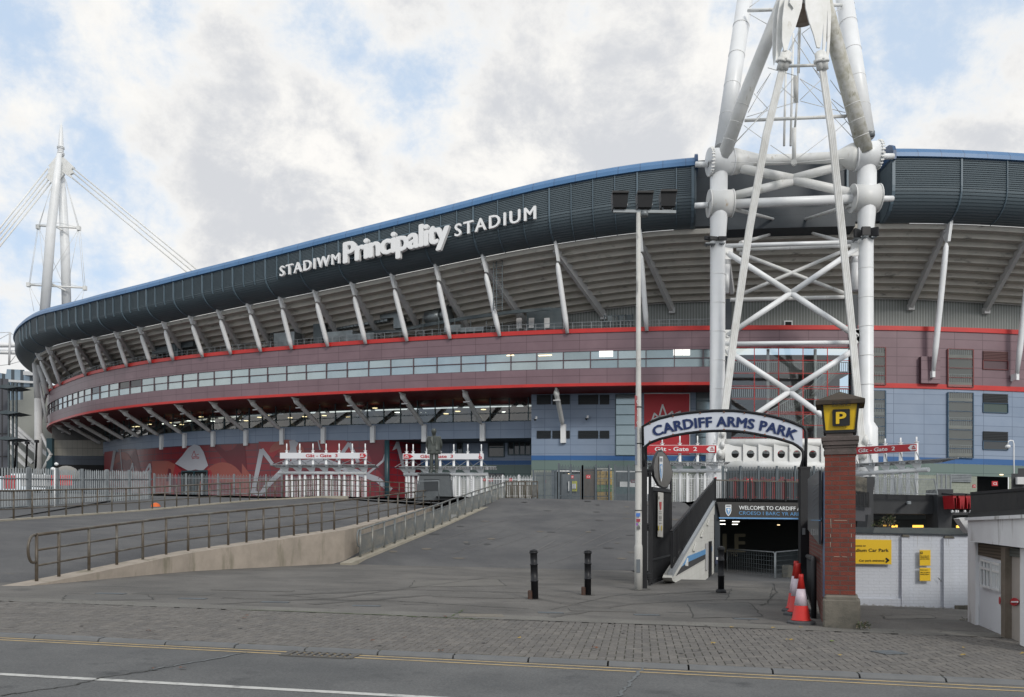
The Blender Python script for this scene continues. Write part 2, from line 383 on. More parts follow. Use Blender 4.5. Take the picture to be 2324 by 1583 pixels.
TW0, TW1 = find(1577, 5), find(2022, 5)       # gap in the cladding behind the near mast
# upper cladding with real horizontal ribs
def clad_prof():
    pr = []; n = 26
    def pt(u):                                # u 0..1 down the face
        def f(s, u=u):
            zt, zb = ztop(s) - 1.45, zbot(s) - .1; hh = zt - zb; straight = .52
            if u < straight: return 5.05, zt - hh * u
            a = (u - straight) / (1 - straight) * math.pi / 2
            return 2.3 + 2.75 * math.cos(a) , zt - hh * straight - hh * (1 - straight) * math.sin(a)
        return f
    for i in range(n):
        u0 = i / n; u1 = (i + .62) / n
        a, b = pt(u0), pt(u1)
        pr.append(lambda s, a=a: (a(s)[0] - .07, a(s)[1])); pr.append(lambda s, a=a: (a(s)[0] + .05, a(s)[1] - .02))
        pr.append(lambda s, b=b: (b(s)[0] + .02, b(s)[1])); pr.append(lambda s, b=b: (b(s)[0] - .07, b(s)[1]))
    pr.append(pt(1.0)); return pr, pt
cp, cpt = clad_prof()
for nm, a, b in (('louvred_cladding', 8, TW0), ('louvred_cladding', TW1, SLEN - 3)):
    mb = MB().mat(m_clad); loft(mb, a, b, cp, 1.6)
    if a > 9 or True:
        for s in (a, b):                      # end plates
            q = [SP(s, *cpt(u / 12)(s)) for u in range(13)] + [SP(s, 1.0, zbot(s)), SP(s, 1.0, ztop(s) - 1.4)]
            mb.prism(q, TG(s)[0] * .15)
    mb.build(nm, m_clad, st)
    mb = MB(); loft(mb, a, b, [lambda s: (.5, ztop(s) + .12), lambda s: (3.1, ztop(s) + .05), lambda s: (4.2, ztop(s) - .12), lambda s: (4.95, ztop(s) - .5), lambda s: (5.3, ztop(s) - .95), lambda s: (5.36, ztop(s) - 1.38), lambda s: (4.9, ztop(s) - 1.42)], 1.6)
    for s in (a, b):
        q = [SP(s, o, ztop(s) + d) for o, d in ((1.0, .3), (3.3, .28), (4.5, .1), (5.3, -.35), (5.6, -.9), (5.6, -1.75), (1.0, -1.75))]
        if 40 < s: mb.prism(q, TG(s)[0] * .3)
    mb.build('blue_roof_edge', m_bluecap, st)
# ribs that run down the cladding
FEET = {108: 137, 166.6: 194, 213: 239, 262: 288, 315: 341, 370: 393, 430: 460, 493.6: 524, 561: 592, 634: 662, 711.5: 744, 796: 830, 886: 924, 986: 1021.5, 1092.5: 1134, 1258: 1288, 1450: 1468, 2152: 2118, 2345: 2308}
RAKE = {1092.5: 105, 1258: 112, 1450: 75, 2152: -86, 2345: -108, 2540: -120}
HEADS = [84, 108, 166.6, 213, 262, 315, 370, 430, 493.6, 561, 634, 711.5, 796, 886, 986, 1092.5, 1258, 1450, 2152, 2345, 2540]
SH = [find(x, 2.6) for x in HEADS]
mb = MB()
def rib(mb, s, u1, w, d=.1):
    tg, nn = TG(s); pts = [cpt(u1 * i / 14)(s) for i in range(15)]
    pts = [SP(s, o + .1, h) for o, h in pts]
    for a, b in zip(pts, pts[1:]): mb.beam(a, b, w, .16, up=nn)
for i, s in enumerate(SH):
    rib(mb, s, 1.0, .16)
    if i + 1 < len(SH) and not (HEADS[i] == 1450):
        e = SH[i + 1]; n = 3 if HEADS[i] < 1100 else (4 if HEADS[i] < 2000 else 2)
        for k in range(1, n): rib(mb, lerp(s, e, k / n), .62 if HEADS[i] < 1000 else 1.0, .08)
for px in (1535,): rib(mb, find(px, 5), 1.0, .1)
for s in (TW0 - .2, TW1 + .2): rib(mb, s, 1.0, .3)
mb.build('cladding_ribs', m_rib, st)
# edge tube under the cladding
mb = MB(); n = 150
for a, b in ((12, TW0 + 3), (TW1 - 4, SLEN - 4)):
    pts = [SP(lerp(a, b, i / n), 1.9, zbot(lerp(a, b, i / n)) - .25) for i in range(n + 1)]; mb.pipe(pts, .2, 8)
mb.build('edge_tube', m_white2, st)
# stepped concrete underside of the upper seating
NS = 10; INW = -8.0
ZT = lambda s: max(zbot(s) - 5.2, 21.5)
mb = MB(); pr = []
for i in range(NS):
    def f(s, i=i, e=0): t = (i + e) / NS; return 2.2 + (INW - 2.2) * t, zbot(s) - .1 + (ZT(s) - zbot(s)) * i / NS
    pr.append(lambda s, i=i: f(s, i, 0)); pr.append(lambda s, i=i: f(s, i, 1)); 
pr.append(lambda s: (INW, ZT(s)))
prs = []
for i in range(NS):
    prs += [lambda s, i=i: (2.2 + (INW - 2.2) * i / NS, zbot(s) - .1 + (ZT(s) - zbot(s) + .1) * (i / NS)),
            lambda s, i=i: (2.2 + (INW - 2.2) * i / NS, zbot(s) - .1 + (ZT(s) - zbot(s) + .1) * ((i + 1) / NS) - .02),
            lambda s, i=i: (2.2 + (INW - 2.2) * (i + .62) / NS, zbot(s) - .1 + (ZT(s) - zbot(s) + .1) * ((i + 1) / NS) + .03)]
prs.append(lambda s: (INW, ZT(s)))
loft(mb, 10, SLEN - 4, prs, 2.0); mb.build('terrace_underside', m_conc, st)
# back wall on the roof terrace, and roof deck
mb = MB(); loft(mb, 10, SLEN - 4, [lambda s: (INW + .15, ZT(s)), (INW + .15, 21.0)], 2.0); mb.build('corrugated_wall', m_corr, st)
mb = MB(); loft(mb, 10, SLEN - 4, [lambda s: (INW + .35, ZT(s) + .1), lambda s: (INW + .35, ZT(s) - .1)], 2.0); mb.build('wall_flashing', m_greysteel, st)
mb = MB(); loft(mb, 10, SLEN - 4, [(INW - 1, 21.3), (-.2, 21.3)], 2.0); mb.build('roof_deck', m_inner, st)
# raker beams and struts, one each
for i, s in enumerate(SH):
    tg, nn = TG(s); zb = zbot(s)
    a = SP(s, 2.0, zb - .45); sb = find(HEADS[i] + RAKE.get(HEADS[i], 85), INW + .3); b = SP(sb, INW + .3, ZT(sb) - .75)
    if HEADS[i] in (711.5, 796): b = a + (b - a) * .72
    mb = MB(); mb.beam(a, b, .42, .95, up=(0, 0, 1)); 
    mb.box(b + Vector((0, 0, -.2)), (.7, .7, .7), math.atan2(tg.y, tg.x)); mb.build('raker_beam', m_greysteel, st)
    # head bracket and strut
    mb = MB(); h0 = SP(s, 2.7, zb + .1)
    long_ = HEADS[i] > 2000
    ft = SP(s, .25 if not long_ else .9, 21.35 if not long_ else 17.0)
    if HEADS[i] in FEET: o_ = .25 if not long_ else .9; ft = SP(find(FEET[HEADS[i]], o_), o_, 21.35 if not long_ else 17.0)
    br = h0 + (ft - h0) * (.22 if not long_ else .14)
    mb.mat(m_white); mb.prism([h0 + tg * .0 + nn * .35, h0 - nn * .9, br - nn * .28 , br + nn * .22], tg * .3)
    mb.prism([h0 - nn * .9, h0 - nn * 1.9 + Vector((0, 0, -.1)), br - nn * .35 + Vector((0, 0, .1))], tg * .12)
    d = (ft - br).normalized(); ln = (ft - br).length
    mb.pipe([br + d * .1, br + d * .5, br + d * (.5 + ln * .12), ft - d * ln * .2, ft], [.1, .26, .3, .3, .2], 10)
    if long_: mb.box(ft + Vector((0, 0, -.3)) - nn * .3, (.3, .9, .7), math.atan2(tg.y, tg.x))
    mb.build('strut', m_white, st)
mb = MB().mat(m_maroon)
s = find(2112, .5); slab(mb, s - 1.0, s + 1.0, 15.8, 18.6, 0, .55); mb.build('strut_mount', m_maroon, st)
# maroon band, red trims
SB0 = 10
def band(name, m, s0, s1, h0, h1, off, step=1.5):
    b = MB(); loft(b, s0, s1, [(off, h1), (off, h0)], step); return b.build(name, m, st)
SG = find(1612, 0); ST0, ST1 = find(1655, 0), find(1932, 0)
UP = 1.62
for a, b in ((SB0, ST0), (ST0, ST1), (ST1, SLEN - 5)):
    q = MB(); loft(q, a, b, [(-.3, 21.5), (-.3, 21.85), (.12, 21.85), (.12, 21.38), (0, 21.38)], 1.5); q.build('red_coping', m_red, st)
band('maroon_wall', m_maroon, SB0, ST0, 19.35, 21.38, 0); band('maroon_wall', m_maroon, SB0, ST0, 15.8, 17.42, 0)
band('maroon_wall', m_maroon, ST0, ST1, 19.5, 21.38, 0)
q = MB(); loft(q, SB0, ST0, [(0, 15.8), (.1, 15.8), (.1, 15.47), (-.3, 15.43)], 1.5); q.build('red_trim', m_red, st)
band('reveal', m_dark, SB0, ST0, 17.3, 19.5, -.35)
# upper window strip: one part per bay
bays = []; s = find(108, 0) - 10
while s < ST0 - .5: bays.append((s, min(s + 3.05, ST0))); s += 3.05
for (a, b) in bays:
    q = MB(); px = PX((a + b) / 2)
    for (h0, h1) in ((17.42, 18.38), (18.44, 19.35)):
        r = random.random()
        if px < 330 and h0 > 18 and r < .6 and px > 200: g = m_gl_dark
        elif px > 1250: g = m_gl_up[2] if r < .7 else m_gl_up[1]
        else: g = m_gl_up[0] if r < .5 else m_gl_up[1]
        q.mat(g); t = random.uniform(-.02, .02); u = random.uniform(-.015, .015)
        q.quad(SP(a + .03, -.12 + t, h0), SP(b - .03, -.12 - t, h0), SP(b - .03, -.12 - t + u, h1), SP(a + .03, -.12 + t + u, h1))
    q.mat(m_teal if px < 0 else MATS['maroon_panels'])
    q.beam(SP(a, -.06, 17.42), SP(a, -.06, 19.35), .09, .12, up=TG(a)[1]); q.beam(SP(a, -.06, 18.41), SP(b, -.06, 18.41), .1, .09)
    q.beam(SP(a, -.06, 17.44), SP(b, -.06, 17.44), .1, .06)
    o = q.build('window', None, st)
# lights seen through the strip (right end of the left wing)
for px, py in ((1164, 806), (1178, 806), (1415, 816)): pass
# ------------- lower storeys, left wing
A0 = -7.0; B0 = -5.0
sJ = find(1206, A0)
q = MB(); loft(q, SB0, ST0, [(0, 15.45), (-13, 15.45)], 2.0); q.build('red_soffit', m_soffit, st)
q = MB(); loft(q, SB0, sJ, [(A0 - 6, 15.2), (A0 - 6, 9.5)], 2); q.build('concourse_back_wall', m_concin, st)
q = MB(); loft(q, SB0, sJ, [(A0 - .1, 12.4), (A0 - 6, 12.4)], 2); q.build('concourse_floor', m_innerd, st)
band('blue_band', m_blue, find(236, A0) - 1, sJ, 10.5, 12.55, A0)
# concourse lights and diagonal braces behind the ribbon glass
for i in range(34):
    s = find(300, A0 - 2) + i * 3.1 + random.uniform(-.6, .6)
    if s > sJ - 2: break
    q = MB(); p = SP(s, A0 - random.uniform(1, 4.5), random.choice((14.2, 14.5, 14.9))); q.lathe(p, [(.0, .05), (.34, .02), (.34, -.03), (.0, -.06)], 10); q.build('concourse_lamp', m_lamp if random.random() < .7 else m_lampw, st)
q = MB()
s = find(150, A0 - 2); k = 0
while s < sJ - 5: q.tube(SP(s, A0 - 3, 12.4), SP(s + 3.4, A0 - 3, 15.3), .24); q.tube(SP(s + 6.6, A0 - 3.2, 12.4), SP(s + 4.0, A0 - 3.2, 15.3), .24); s += 7.6
q.build('concourse_braces', m_inner, st)
s = find(150, A0); bl = []
while s < sJ - .3: bl.append((s, min(s + 2.55, sJ))); s += 2.55
for a, b in bl:
    q = MB().mat(m_gl); q.quad(SP(a, A0, 12.55), SP(b, A0, 12.55), SP(b, A0, 15.45), SP(a, A0, 15.45))
    q.mat(m_teal); q.beam(SP(a, A0 + .05, 12.55), SP(a, A0 + .05, 15.45), .1, .12, up=TG(a)[1])
    for h in (12.6, 13.55, 14.5): q.beam(SP(a, A0 + .05, h), SP(b, A0 + .05, h), .1, .07)
    q.build('ribbon_window', None, st)
# left end beyond the mural
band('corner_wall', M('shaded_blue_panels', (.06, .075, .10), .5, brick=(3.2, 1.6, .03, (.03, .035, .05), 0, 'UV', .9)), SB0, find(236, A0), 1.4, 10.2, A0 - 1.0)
band('corner_band', M('grey_corner_panels', (.26, .25, .22), .6, brick=(2.2, 2.3, .05, (.12, .12, .11), 0, 'UV', .9)), SB0 + 10, find(236, A0) - .6, 9.9, 12.55, A0 + .05)
cA = XY(118, 150); cB = C(find(240, A0) - .5, A0 - .9)
def cquad(h0, h1, m, nm, d=0.0):
    q = MB(); a = Vector((cA[0], cA[1] - d, 0)); b = Vector((cB.x, cB.y - d, 0)); z = lambda p, h: Vector((p.x, p.y, EYE + h - K * p.x)); q.add([z(a, h0), z(b, h0), z(b, h1), z(a, h1)], [(0, 1, 2, 3)], [(0, h0), (25, h0), (25, h1), (0, h1)]); q.build(nm, m, st)
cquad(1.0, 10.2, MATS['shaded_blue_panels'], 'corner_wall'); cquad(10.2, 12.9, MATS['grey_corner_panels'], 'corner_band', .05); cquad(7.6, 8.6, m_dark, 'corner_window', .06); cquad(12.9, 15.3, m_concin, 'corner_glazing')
q = MB(); a = Vector((cA[0], cA[1] - .5, EYE + 1 + 2)); q.beam(a, a + Vector((0, 0, 12)), 1.0, .8, up=(0, 1, 0)); q.build('corner_pier', m_teal, st)
# lower raking struts
LT = [118, 136, 157, 185, 222, 267, 322, 392, 472, 560, 659, 778, 904, 1047.5, 1259]
for px in LT:
    s = find(px, 0); tg, nn = TG(s); short = px > 1200; fo = B0 if short else A0
    a = SP(s, -.35, 15.4); b = SP(s, fo + .55, 12.2 if not short else 12.6)
    if short: b = SP(s, fo + .55, 11.7)
    q = MB().mat(m_white2); d = (b - a).normalized(); l = (b - a).length
    q.prism([a + nn * .3, a - nn * 1.2 + Vector((0, 0, .0)), a + d * l * .12 - nn * .25, a + d * l * .12 + Vector((0, 0, -.25))], tg * .2)
    q.pipe([a + d * l * .06, a + d * l * .14, a + d * l * .2, b - d * .7, b - d * .2], [.18, .36, .29, .29, .18], 10)
    q.mat(m_text_w); q.box(b + Vector((0, 0, -.95)) - nn * .35, (.62, .4, 2.2), math.atan2(tg.y, tg.x)) if px > 225 else None
    q.build('lower_strut', None, st)
    q = MB(); q.box(a + d * l * .25 + nn * .2 - Vector((0, 0, .35)), (.8, .35, .12), math.atan2(tg.y, tg.x)); q.build('floodlight', m_greysteel, st)
# mural wall: red glazed tiles with white, orange and dark shapes
sM0, sM1 = find(236, A0 + .1), find(881, A0 + .1)
m_mural = M('mural_red', (.20, .012, .02), .3, 0, (.165, .01, .018), .3, brick=(2.5, .95, .045, (.035, .03, .05), 0, 'UV', .9), spec=.6)
m_mural_o = M('mural_salmon', (.27, .07, .055), .35); m_mural_w = M('mural_pale_grey', (.36, .37, .41), .35)
m_mural_d = M('mural_dark_red', (.11, .009, .018), .35); m_mural_l = M('mural_bright_red', (.28, .02, .028), .35)
q = MB(); loft(q, sM0, sM1, [(A0 + .1, 10.5), (A0 + .1, 1.3)], 1.5); q.build('mural_wall', m_mural, st)
def mural(mb, pts, off, sub=6):               # polygon given by bearings, laid on the curved wall
    h = [(find(x, A0 + .1), H(x, y, A0 + .1)) for x, y in pts]
    n = len(h); mb.add([SP(a, A0 + .1 + off, b) for a, b in h], [tuple(range(n))])
def zl2(pts): return [(x * .3085, 671.7 + y * .3085) for x, y in pts]
def zl4(pts): return [(549.5 + x * .3085, 854.8 + y * .3085) for x, y in pts]
def fan(mb, pts, off): 
    cx = sum(p[0] for p in pts) / len(pts); cy = sum(p[1] for p in pts) / len(pts)
    for a, b in zip(pts, pts[1:] + pts[:1]): mural(mb, [a, b, (cx, cy)], off)
def ell(cx, cy, rx, ry, a0=0, a1=360, n=18): return [(cx + rx * math.cos(R(a0 + (a1 - a0) * i / n)), cy - ry * math.sin(R(a0 + (a1 - a0) * i / n))) for i in range(n + 1)]
q = MB().mat(m_mural_o)
for pts in (zl2(ell(1640, 1480, 185, 255, 0, 180)), zl2([(1120, 1480), (1120, 1215), (1240, 1215), (1290, 1240), (1240, 1480)]), zl2(ell(905, 1300, 80, 150, 20, 160)), zl4(ell(330, 560, 130, 95, 0, 180)), zl4([(0, 640), (0, 760), (60, 880), (60, 720)])): fan(q, pts, .03)
q.mat(m_mural_l)
for pts in (zl2([(770, 1280), (770, 1150), (840, 1140), (820, 1280)]), zl2([(1290, 1240), (1340, 1290), (1330, 1480), (1240, 1480)]), zl2([(1530, 1250), (1560, 1300), (1540, 1480), (1500, 1480)]), zl4([(120, 480), (330, 480), (230, 600), (160, 560)]), zl4([(560, 470), (760, 470), (900, 640), (640, 600)])): fan(q, pts, .025)
q.mat(m_mural_d)
for pts in (zl2([(1240, 1270), (1200, 1480), (1320, 1480), (1330, 1300)]), zl2([(1560, 1100), (1800, 1090), (1830, 1400), (1700, 1260)]), zl4([(900, 470), (1060, 465), (1060, 760), (960, 640)]), zl4([(330, 740), (600, 640), (800, 800), (600, 880), (330, 880)]), zl2([(870, 1130), (1000, 1125), (1040, 1300), (930, 1300)])): fan(q, pts, .028)
q.mat(m_mural_w)
# pale rounded triangle over the door
fan(q, zl2([(1430, 1093), (1470, 1105), (1500, 1150), (1533, 1250), (1490, 1290), (1440, 1278), (1390, 1290), (1290, 1235), (1340, 1180), (1385, 1120)]), .04)
def stroke(pts, w):
    for (a, b) in zip(pts, pts[1:]):
        dx, dy = b[0] - a[0], b[1] - a[1]; l = math.hypot(dx, dy); nx, ny = -dy / l * w / 2, dx / l * w / 2
        mural(q, [(a[0] - nx, a[1] - ny), (b[0] - nx, b[1] - ny), (b[0] + nx, b[1] + ny), (a[0] + nx, a[1] + ny)], .04 + random.random() * .01)
for pts, w in ((zl2([(845, 1140), (820, 1290)]), 6), (zl2([(885, 1130), (900, 1290)]), 2), (zl2([(960, 1300), (977, 1230), (985, 1300)]), 3), (zl2([(1065, 1310), (1105, 1235), (1110, 1300)]), 4),
               (zl4([(85, 850), (150, 545), (225, 645)]), 8), (zl4([(85, 850), (135, 870), (185, 800), (300, 700)]), 9), (zl4([(170, 820), (300, 690), (400, 480)]), 11), (zl4([(370, 470), (390, 640)]), 14), (zl4([(300, 650), (600, 620), (800, 690), (1000, 760), (1095, 840)]), 13),
               (zl4([(700, 620), (790, 490), (855, 630)]), 8), (zl4([(560, 470), (575, 540)]), 3), (zl4([(920, 720), (1040, 620), (1060, 560)]), 5), (zl2([(1860, 1460), (1925, 1130), (1979, 1200)]), 9)): stroke(pts, w)
q.build('mural_shapes', None, st)
# small crown mark on the pale triangle
q = MB().mat(m_mural_l); q0 = q
stroke(zl2([(1412, 1185), (1430, 1140), (1440, 1175), (1465, 1165)]), 1.3); stroke(zl2([(1412, 1190), (1440, 1182), (1468, 1190)]), 1.5); stroke(zl2([(1415, 1200), (1440, 1193), (1466, 1198)]), 1.5); q.build('crown_mark', None, st)
# entrance in the mural
s0, s1 = find(414, A0 + .1), find(472, A0 + .1)
q = MB().mat(m_dark); q.quad(SP(s0, A0 + .16, 1.3), SP(s1, A0 + .16, 1.3), SP(s1, A0 + .16, H(440, 1070, A0)), SP(s0, A0 + .16, H(440, 1070, A0)))
q.mat(m_teal)
for s in (s0, s1, (s0 + s1) / 2): q.beam(SP(s, A0 + .25, 1.3), SP(s, A0 + .25, H(440, 1070, A0)), .14, .14, up=TG(s)[1])
q.beam(SP(s0, A0 + .25, H(440, 1070, A0)), SP(s1, A0 + .25, H(440, 1070, A0)), .16, .2); q.build('entrance_door', None, st)
# return wall of the mural and the deep recess
p0 = C(sM1, A0 + .1); q = MB(); s2 = find(955, A0 - 5.5)
a, b = SP(sM1, A0 + .1, 1.3), SP(s2, A0 - 5.5, 1.3)
q.mat(m_mural); q.add([a, b, b + Vector((0, 0, 9.15)), a + Vector((0, 0, 9.2))], [(0, 1, 2, 3)], [(0, 0), (9, 0), (9, 9.2), (0, 9.2)])
q.mat(m_mural_w)
def onret(px, py): return Wall((a.x, a.y), (b.x, b.y)).pt(px, py, .04)
for pts in (zl4([(1105, 545), (1135, 480), (1155, 480), (1215, 740), (1195, 740), (1140, 530)]),): q.add([onret(*p) for p in pts], [tuple(range(6))])
q.build('mural_return', None, st)
q = MB(); q.tube(a + Vector((-.1, -.3, 0)), a + Vector((-.1, -.3, 9.1)), .33); q.build('corner_post', m_teal, st)
q = MB(); loft(q, sM1, sJ, [(A0, 10.5), (A0 - 6, 10.5)], 2); q.build('recess_soffit', m_slate, st)
R0 = A0 - 5.5; sR1 = find(1206, R0)
band('recess_wall', m_blue, s2, sR1 + 2, 8.2, 10.5, R0); band('blue_stripe', m_dblue, s2, sR1 + 2, 7.65, 8.2, R0 + .02); band('green_wall', m_green, s2, sR1 + 2, 5.6, 7.65, R0)
band('block_wall', m_block, s2, sR1 + 2, 1.3, 5.6, R0 - .05)
# ------------- blue wing between recess and mast
sJ2 = find(1206, B0); sW1 = find(1640, B0)
a, b = SP(sJ2, B0, 1.3), SP(sJ2 + 1.5, R0, 1.3)
q = MB(); q.add([a, b, b + Vector((0, 0, 14.15)), a + Vector((0, 0, 14.15))], [(0, 1, 2, 3)], [(0, 0), (7, 0), (7, 14), (0, 14)]); q.build('wing_end_wall', m_blue, st)
band('blue_wall', m_blue, sJ2, sW1, 8.2, 15.45, B0); band('blue_stripe', m_dblue, sJ2, sW1, 7.65, 8.2, B0 + .03); band('green_wall', m_green, sJ2, sW1, 6.45, 7.65, B0)
for a, b in ((1206, 1251), (1381, 1397), (1500, 1640)): band('block_wall', m_block, find(a, B0), find(b, B0), 1.0, 6.45, B0 - .02)
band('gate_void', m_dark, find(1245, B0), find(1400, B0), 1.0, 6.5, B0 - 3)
def win(px0, px1, py0, py1, off, m, frame=m_teal, rows=1, cols=1, name='window', depth=.12, fw=.08, parent=None, back=None):
    s0, s1 = find(px0, off), find(px1, off); pm = (px0 + px1) / 2; h1, h0 = H(pm, py0, off), H(pm, py1, off)
    q = MB().mat(m); q.quad(SP(s0, off + .03, h0), SP(s1, off + .03, h0), SP(s1, off + .03, h1), SP(s0, off + .03, h1))
    if frame:
        q.mat(frame)
        for i in range(cols + 1): s = lerp(s0, s1, i / cols); q.beam(SP(s, off + .06, h0), SP(s, off + .06, h1), fw, depth, up=TG(s)[1])
        for j in range(rows + 1): h = lerp(h0, h1, j / rows); q.beam(SP(s0, off + .06, h), SP(s1, off + .06, h), depth, fw)
    return q.build(name, None, st)
m_louv = M('dark_louvre', (.02, .035, .045), .5, brick=(50, .16, .05, (.006, .01, .014), 0, 'UV', .8))
def louv(px0, px1, py0, py1, off, m=m_louv):
    s0, s1 = find(px0, off), find(px1, off); pm = (px0 + px1) / 2; h1, h0 = H(pm, py0, off), H(pm, py1, off); q = MB()
    n = max(4, int((h1 - h0) / .16))
    for i in range(n): h = lerp(h0, h1, (i + .5) / n); q.beam(SP(s0, off + .06, h), SP(s1, off + .06, h), .1, (h1 - h0) / n * .72)
    q.quad(SP(s0, off + .02, h0), SP(s1, off + .02, h0), SP(s1, off + .02, h1), SP(s0, off + .02, h1)); q.build('louvre', m, st)
for x0, x1 in ((585, 688), (700, 828), (890, 1037), (1048, 1118)):
    for y0, y1 in ((328, 405), (592, 655)): louv(1038 + x0 * .3085, 1038 + x1 * .3085, 793.8 + y0 * .3085 + 1.5, 793.8 + y1 * .3085, B0)
m_gw = m_gl_up[2]; m_gd = m_gl_dark
win(1397.5, 1443, 896, 1034, B0, m_gw, m_teal, 6, 1); win(1580, 1612, 890, 1034, B0, m_gw, m_teal, 7, 1)
# recess windows
for x0, x1, y0, y1, c in ((230, 345, 650, 790, 1), (375, 540, 672, 775, 4)): win(1038 + x0 * .3085, 1038 + x1 * .3085, 793.8 + y0 * .3085, 793.8 + y1 * .3085, R0, m_gd, m_teal, 2 if c == 1 else 1, c, fw=.14)
win(1038, 1050, 1000, 1042, R0, m_gd); win(1105, 1144, 1075, 1098, R0, m_gd, m_teal, 1, 2)
win(1402, 1446, 1073, 1093, B0, m_gd, m_green, 1, 6); q = None
band('teal_door', M('teal_door_panel', (.04, .12, .12), .5), find(1398, B0), find(1447, B0), 2.0, 4.6, B0 + .02)
band('grey_shutter', M('grey_shutter', (.10, .12, .14), .5), find(1398, B0), find(1500, B0), 1.0, 3.8, B0 + .05)
# red banner on the blue wing
sb0, sb1 = find(1462, B0), find(1566, B0); q = MB().mat(M('red_banner', (.50, .022, .035), .5, 0, (.46, .02, .03), .5))
slab(q, sb0, sb1, 8.35, H(1514, 894, B0), B0, B0 + .08); q.mat(m_text_w)
WB = Wall(C(sb0, B0 + .1), C(sb1, B0 + .1))
def flat(mb, W, pts, off=.02, t=.02): p = [W.pt(x, y, off) for x, y in pts]; mb.prism(p, Vector((W.n.x, W.n.y, 0)) * t)
def lin(mb, W, pts, w, off=.02, t=.02): mb.strip([W.pt(x, y, off) for x, y in pts], w, Vector((W.n.x, W.n.y, 0)) * t)
def z7(pts): return [(1404.4 + x * .3085, 732.7 + y * .3085) for x, y in pts]
lin(q, WB, z7([(245, 720), (262, 668), (295, 700), (322, 605), (352, 690), (392, 655), (400, 680), (452, 655), (440, 720)]), .18)
lin(q, WB, z7([(240, 722), (300, 690), (360, 685), (440, 722)]), .22)
lin(q, WB, [(1462, 893.5), (1566, 893.5)], .1); lin(q, WB, [(1565.5, 893.5), (1565.5, 1030)], .1)
q.build('red_banner', None, st)
# ------------- wall right of the mast
band('maroon_wall', m_maroon, ST1, SLEN - 5, 15.8, 21.38, 0); q = MB(); loft(q, ST1, SLEN - 5, [(0, 15.8), (.1, 15.8), (.1, 15.3), (0, 15.3)], 1.5); q.build('red_trim', m_red, st)
band('blue_wall', m_blue, ST1, SLEN - 5, 8.05, 15.3, 0); band('blue_stripe', m_dblue, ST1, SLEN - 5, 7.45, 8.05, .02); band('green_wall', m_green, ST1, SLEN - 5, 6.2, 7.45, 0)
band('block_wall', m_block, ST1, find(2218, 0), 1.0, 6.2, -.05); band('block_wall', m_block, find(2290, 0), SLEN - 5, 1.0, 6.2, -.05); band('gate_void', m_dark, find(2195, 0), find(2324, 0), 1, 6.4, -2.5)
def Z8(x0, x1, y0, y1): return 1831.8 + x0 * .2488, 1831.8 + x1 * .2488, 732.7 + y0 * .2488, 732.7 + y1 * .2488
def stairwin(x0, x1, y0, y1, rows, frame):    # tall stair window: glass over landings with railings
    a, b, c, d = Z8(x0, x1, y0, y1); s0, s1 = find(a, 0), find(b, 0); h1, h0 = H((a + b) / 2, c), H((a + b) / 2, d)
    q = MB().mat(m_innerd); q.quad(SP(s0, .02, h0), SP(s1, .02, h0), SP(s1, .02, h1), SP(s0, .02, h1)); 
    h = h0 + .35
    while h < h1:
        q.mat(m_inner); q.beam(SP(s0, .06, h), SP(s1, .06, h), .06, .32); q.mat(m_galv)
        k = int((s1 - s0) / .22)
        for i in range(k + 1): s = lerp(s0, s1, i / k); q.beam(SP(s, .06, h + .15), SP(s, .06, min(h + 1.0, h1)), .05, .04, up=TG(s)[1])
        q.beam(SP(s0, .07, h + 1.0), SP(s1, .07, h + 1.0), .05, .06) if h + 1 < h1 else None; h += 2.9
    q.mat(m_gl_st); q.quad(SP(s0, .16, h0), SP(s1, .16, h0), SP(s1, .16, h1), SP(s0, .16, h1)); q.mat(frame)
    for s in (s0, s1): q.beam(SP(s, .14, h0), SP(s, .14, h1), .1, .16, up=TG(s)[1])
    for i in range(rows + 1): h = lerp(h0, h1, i / rows); q.beam(SP(s0, .17, h), SP(s1, .17, h), .08, .06)
    q.build('stair_window', None, st)
m_mfr = M('maroon_frame', (.16, .03, .03), .5); m_bfr = M('blue_frame', (.03, .08, .14), .5)
stairwin(598, 710, 228, 570, 4, m_mfr); stairwin(598, 710, 622, 1110, 6, m_bfr); stairwin(1277, 1507, 245, 590, 4, m_mfr); stairwin(1277, 1507, 640, 1235, 7, m_bfr)
def lw(x0, x1, y0, y1, m=m_louv): a, b, c, d = Z8(x0, x1, y0, y1); louv(a, b, c, d, 0.02, m)
lw(1602, 1828, 262, 345, M('maroon_louvre', (.09, .03, .03), .5)); lw(1602, 1828, 650, 735); lw(1602, 1828, 994, 1080)
a, b, c, d = Z8(1602, 1828, 348, 428); win(a, b, c, d, 0.0, m_maroon, m_mfr, 1, 1, fw=.06)
a, b, c, d = Z8(1602, 1828, 738, 822); win(a, b, c, d, 0.0, m_green, m_bfr, 1, 1, fw=.06); a, b, c, d = Z8(1602, 1828, 1083, 1160); win(a, b, c, d, 0.0, m_gd, m_bfr, 1, 1, fw=.06)
lw(1310, 1495, 1382, 1455, m_galv)
# grey door vents on the roof terrace wall
for px, py in ((1789, 722), (2153, 723)):
    s = find(px, INW + .3); q = MB().mat(m_text_w); slab(q, s - .5, s + .5, 21.2, 24.2 if px < 2000 else 23.4, INW + .2, INW + .32); q.mat(m_dark); slab(q, s - .36, s + .36, 21.2, 24.05 if px < 2000 else 23.25, INW + .3, INW + .37); q.build('vent_door', None, st)
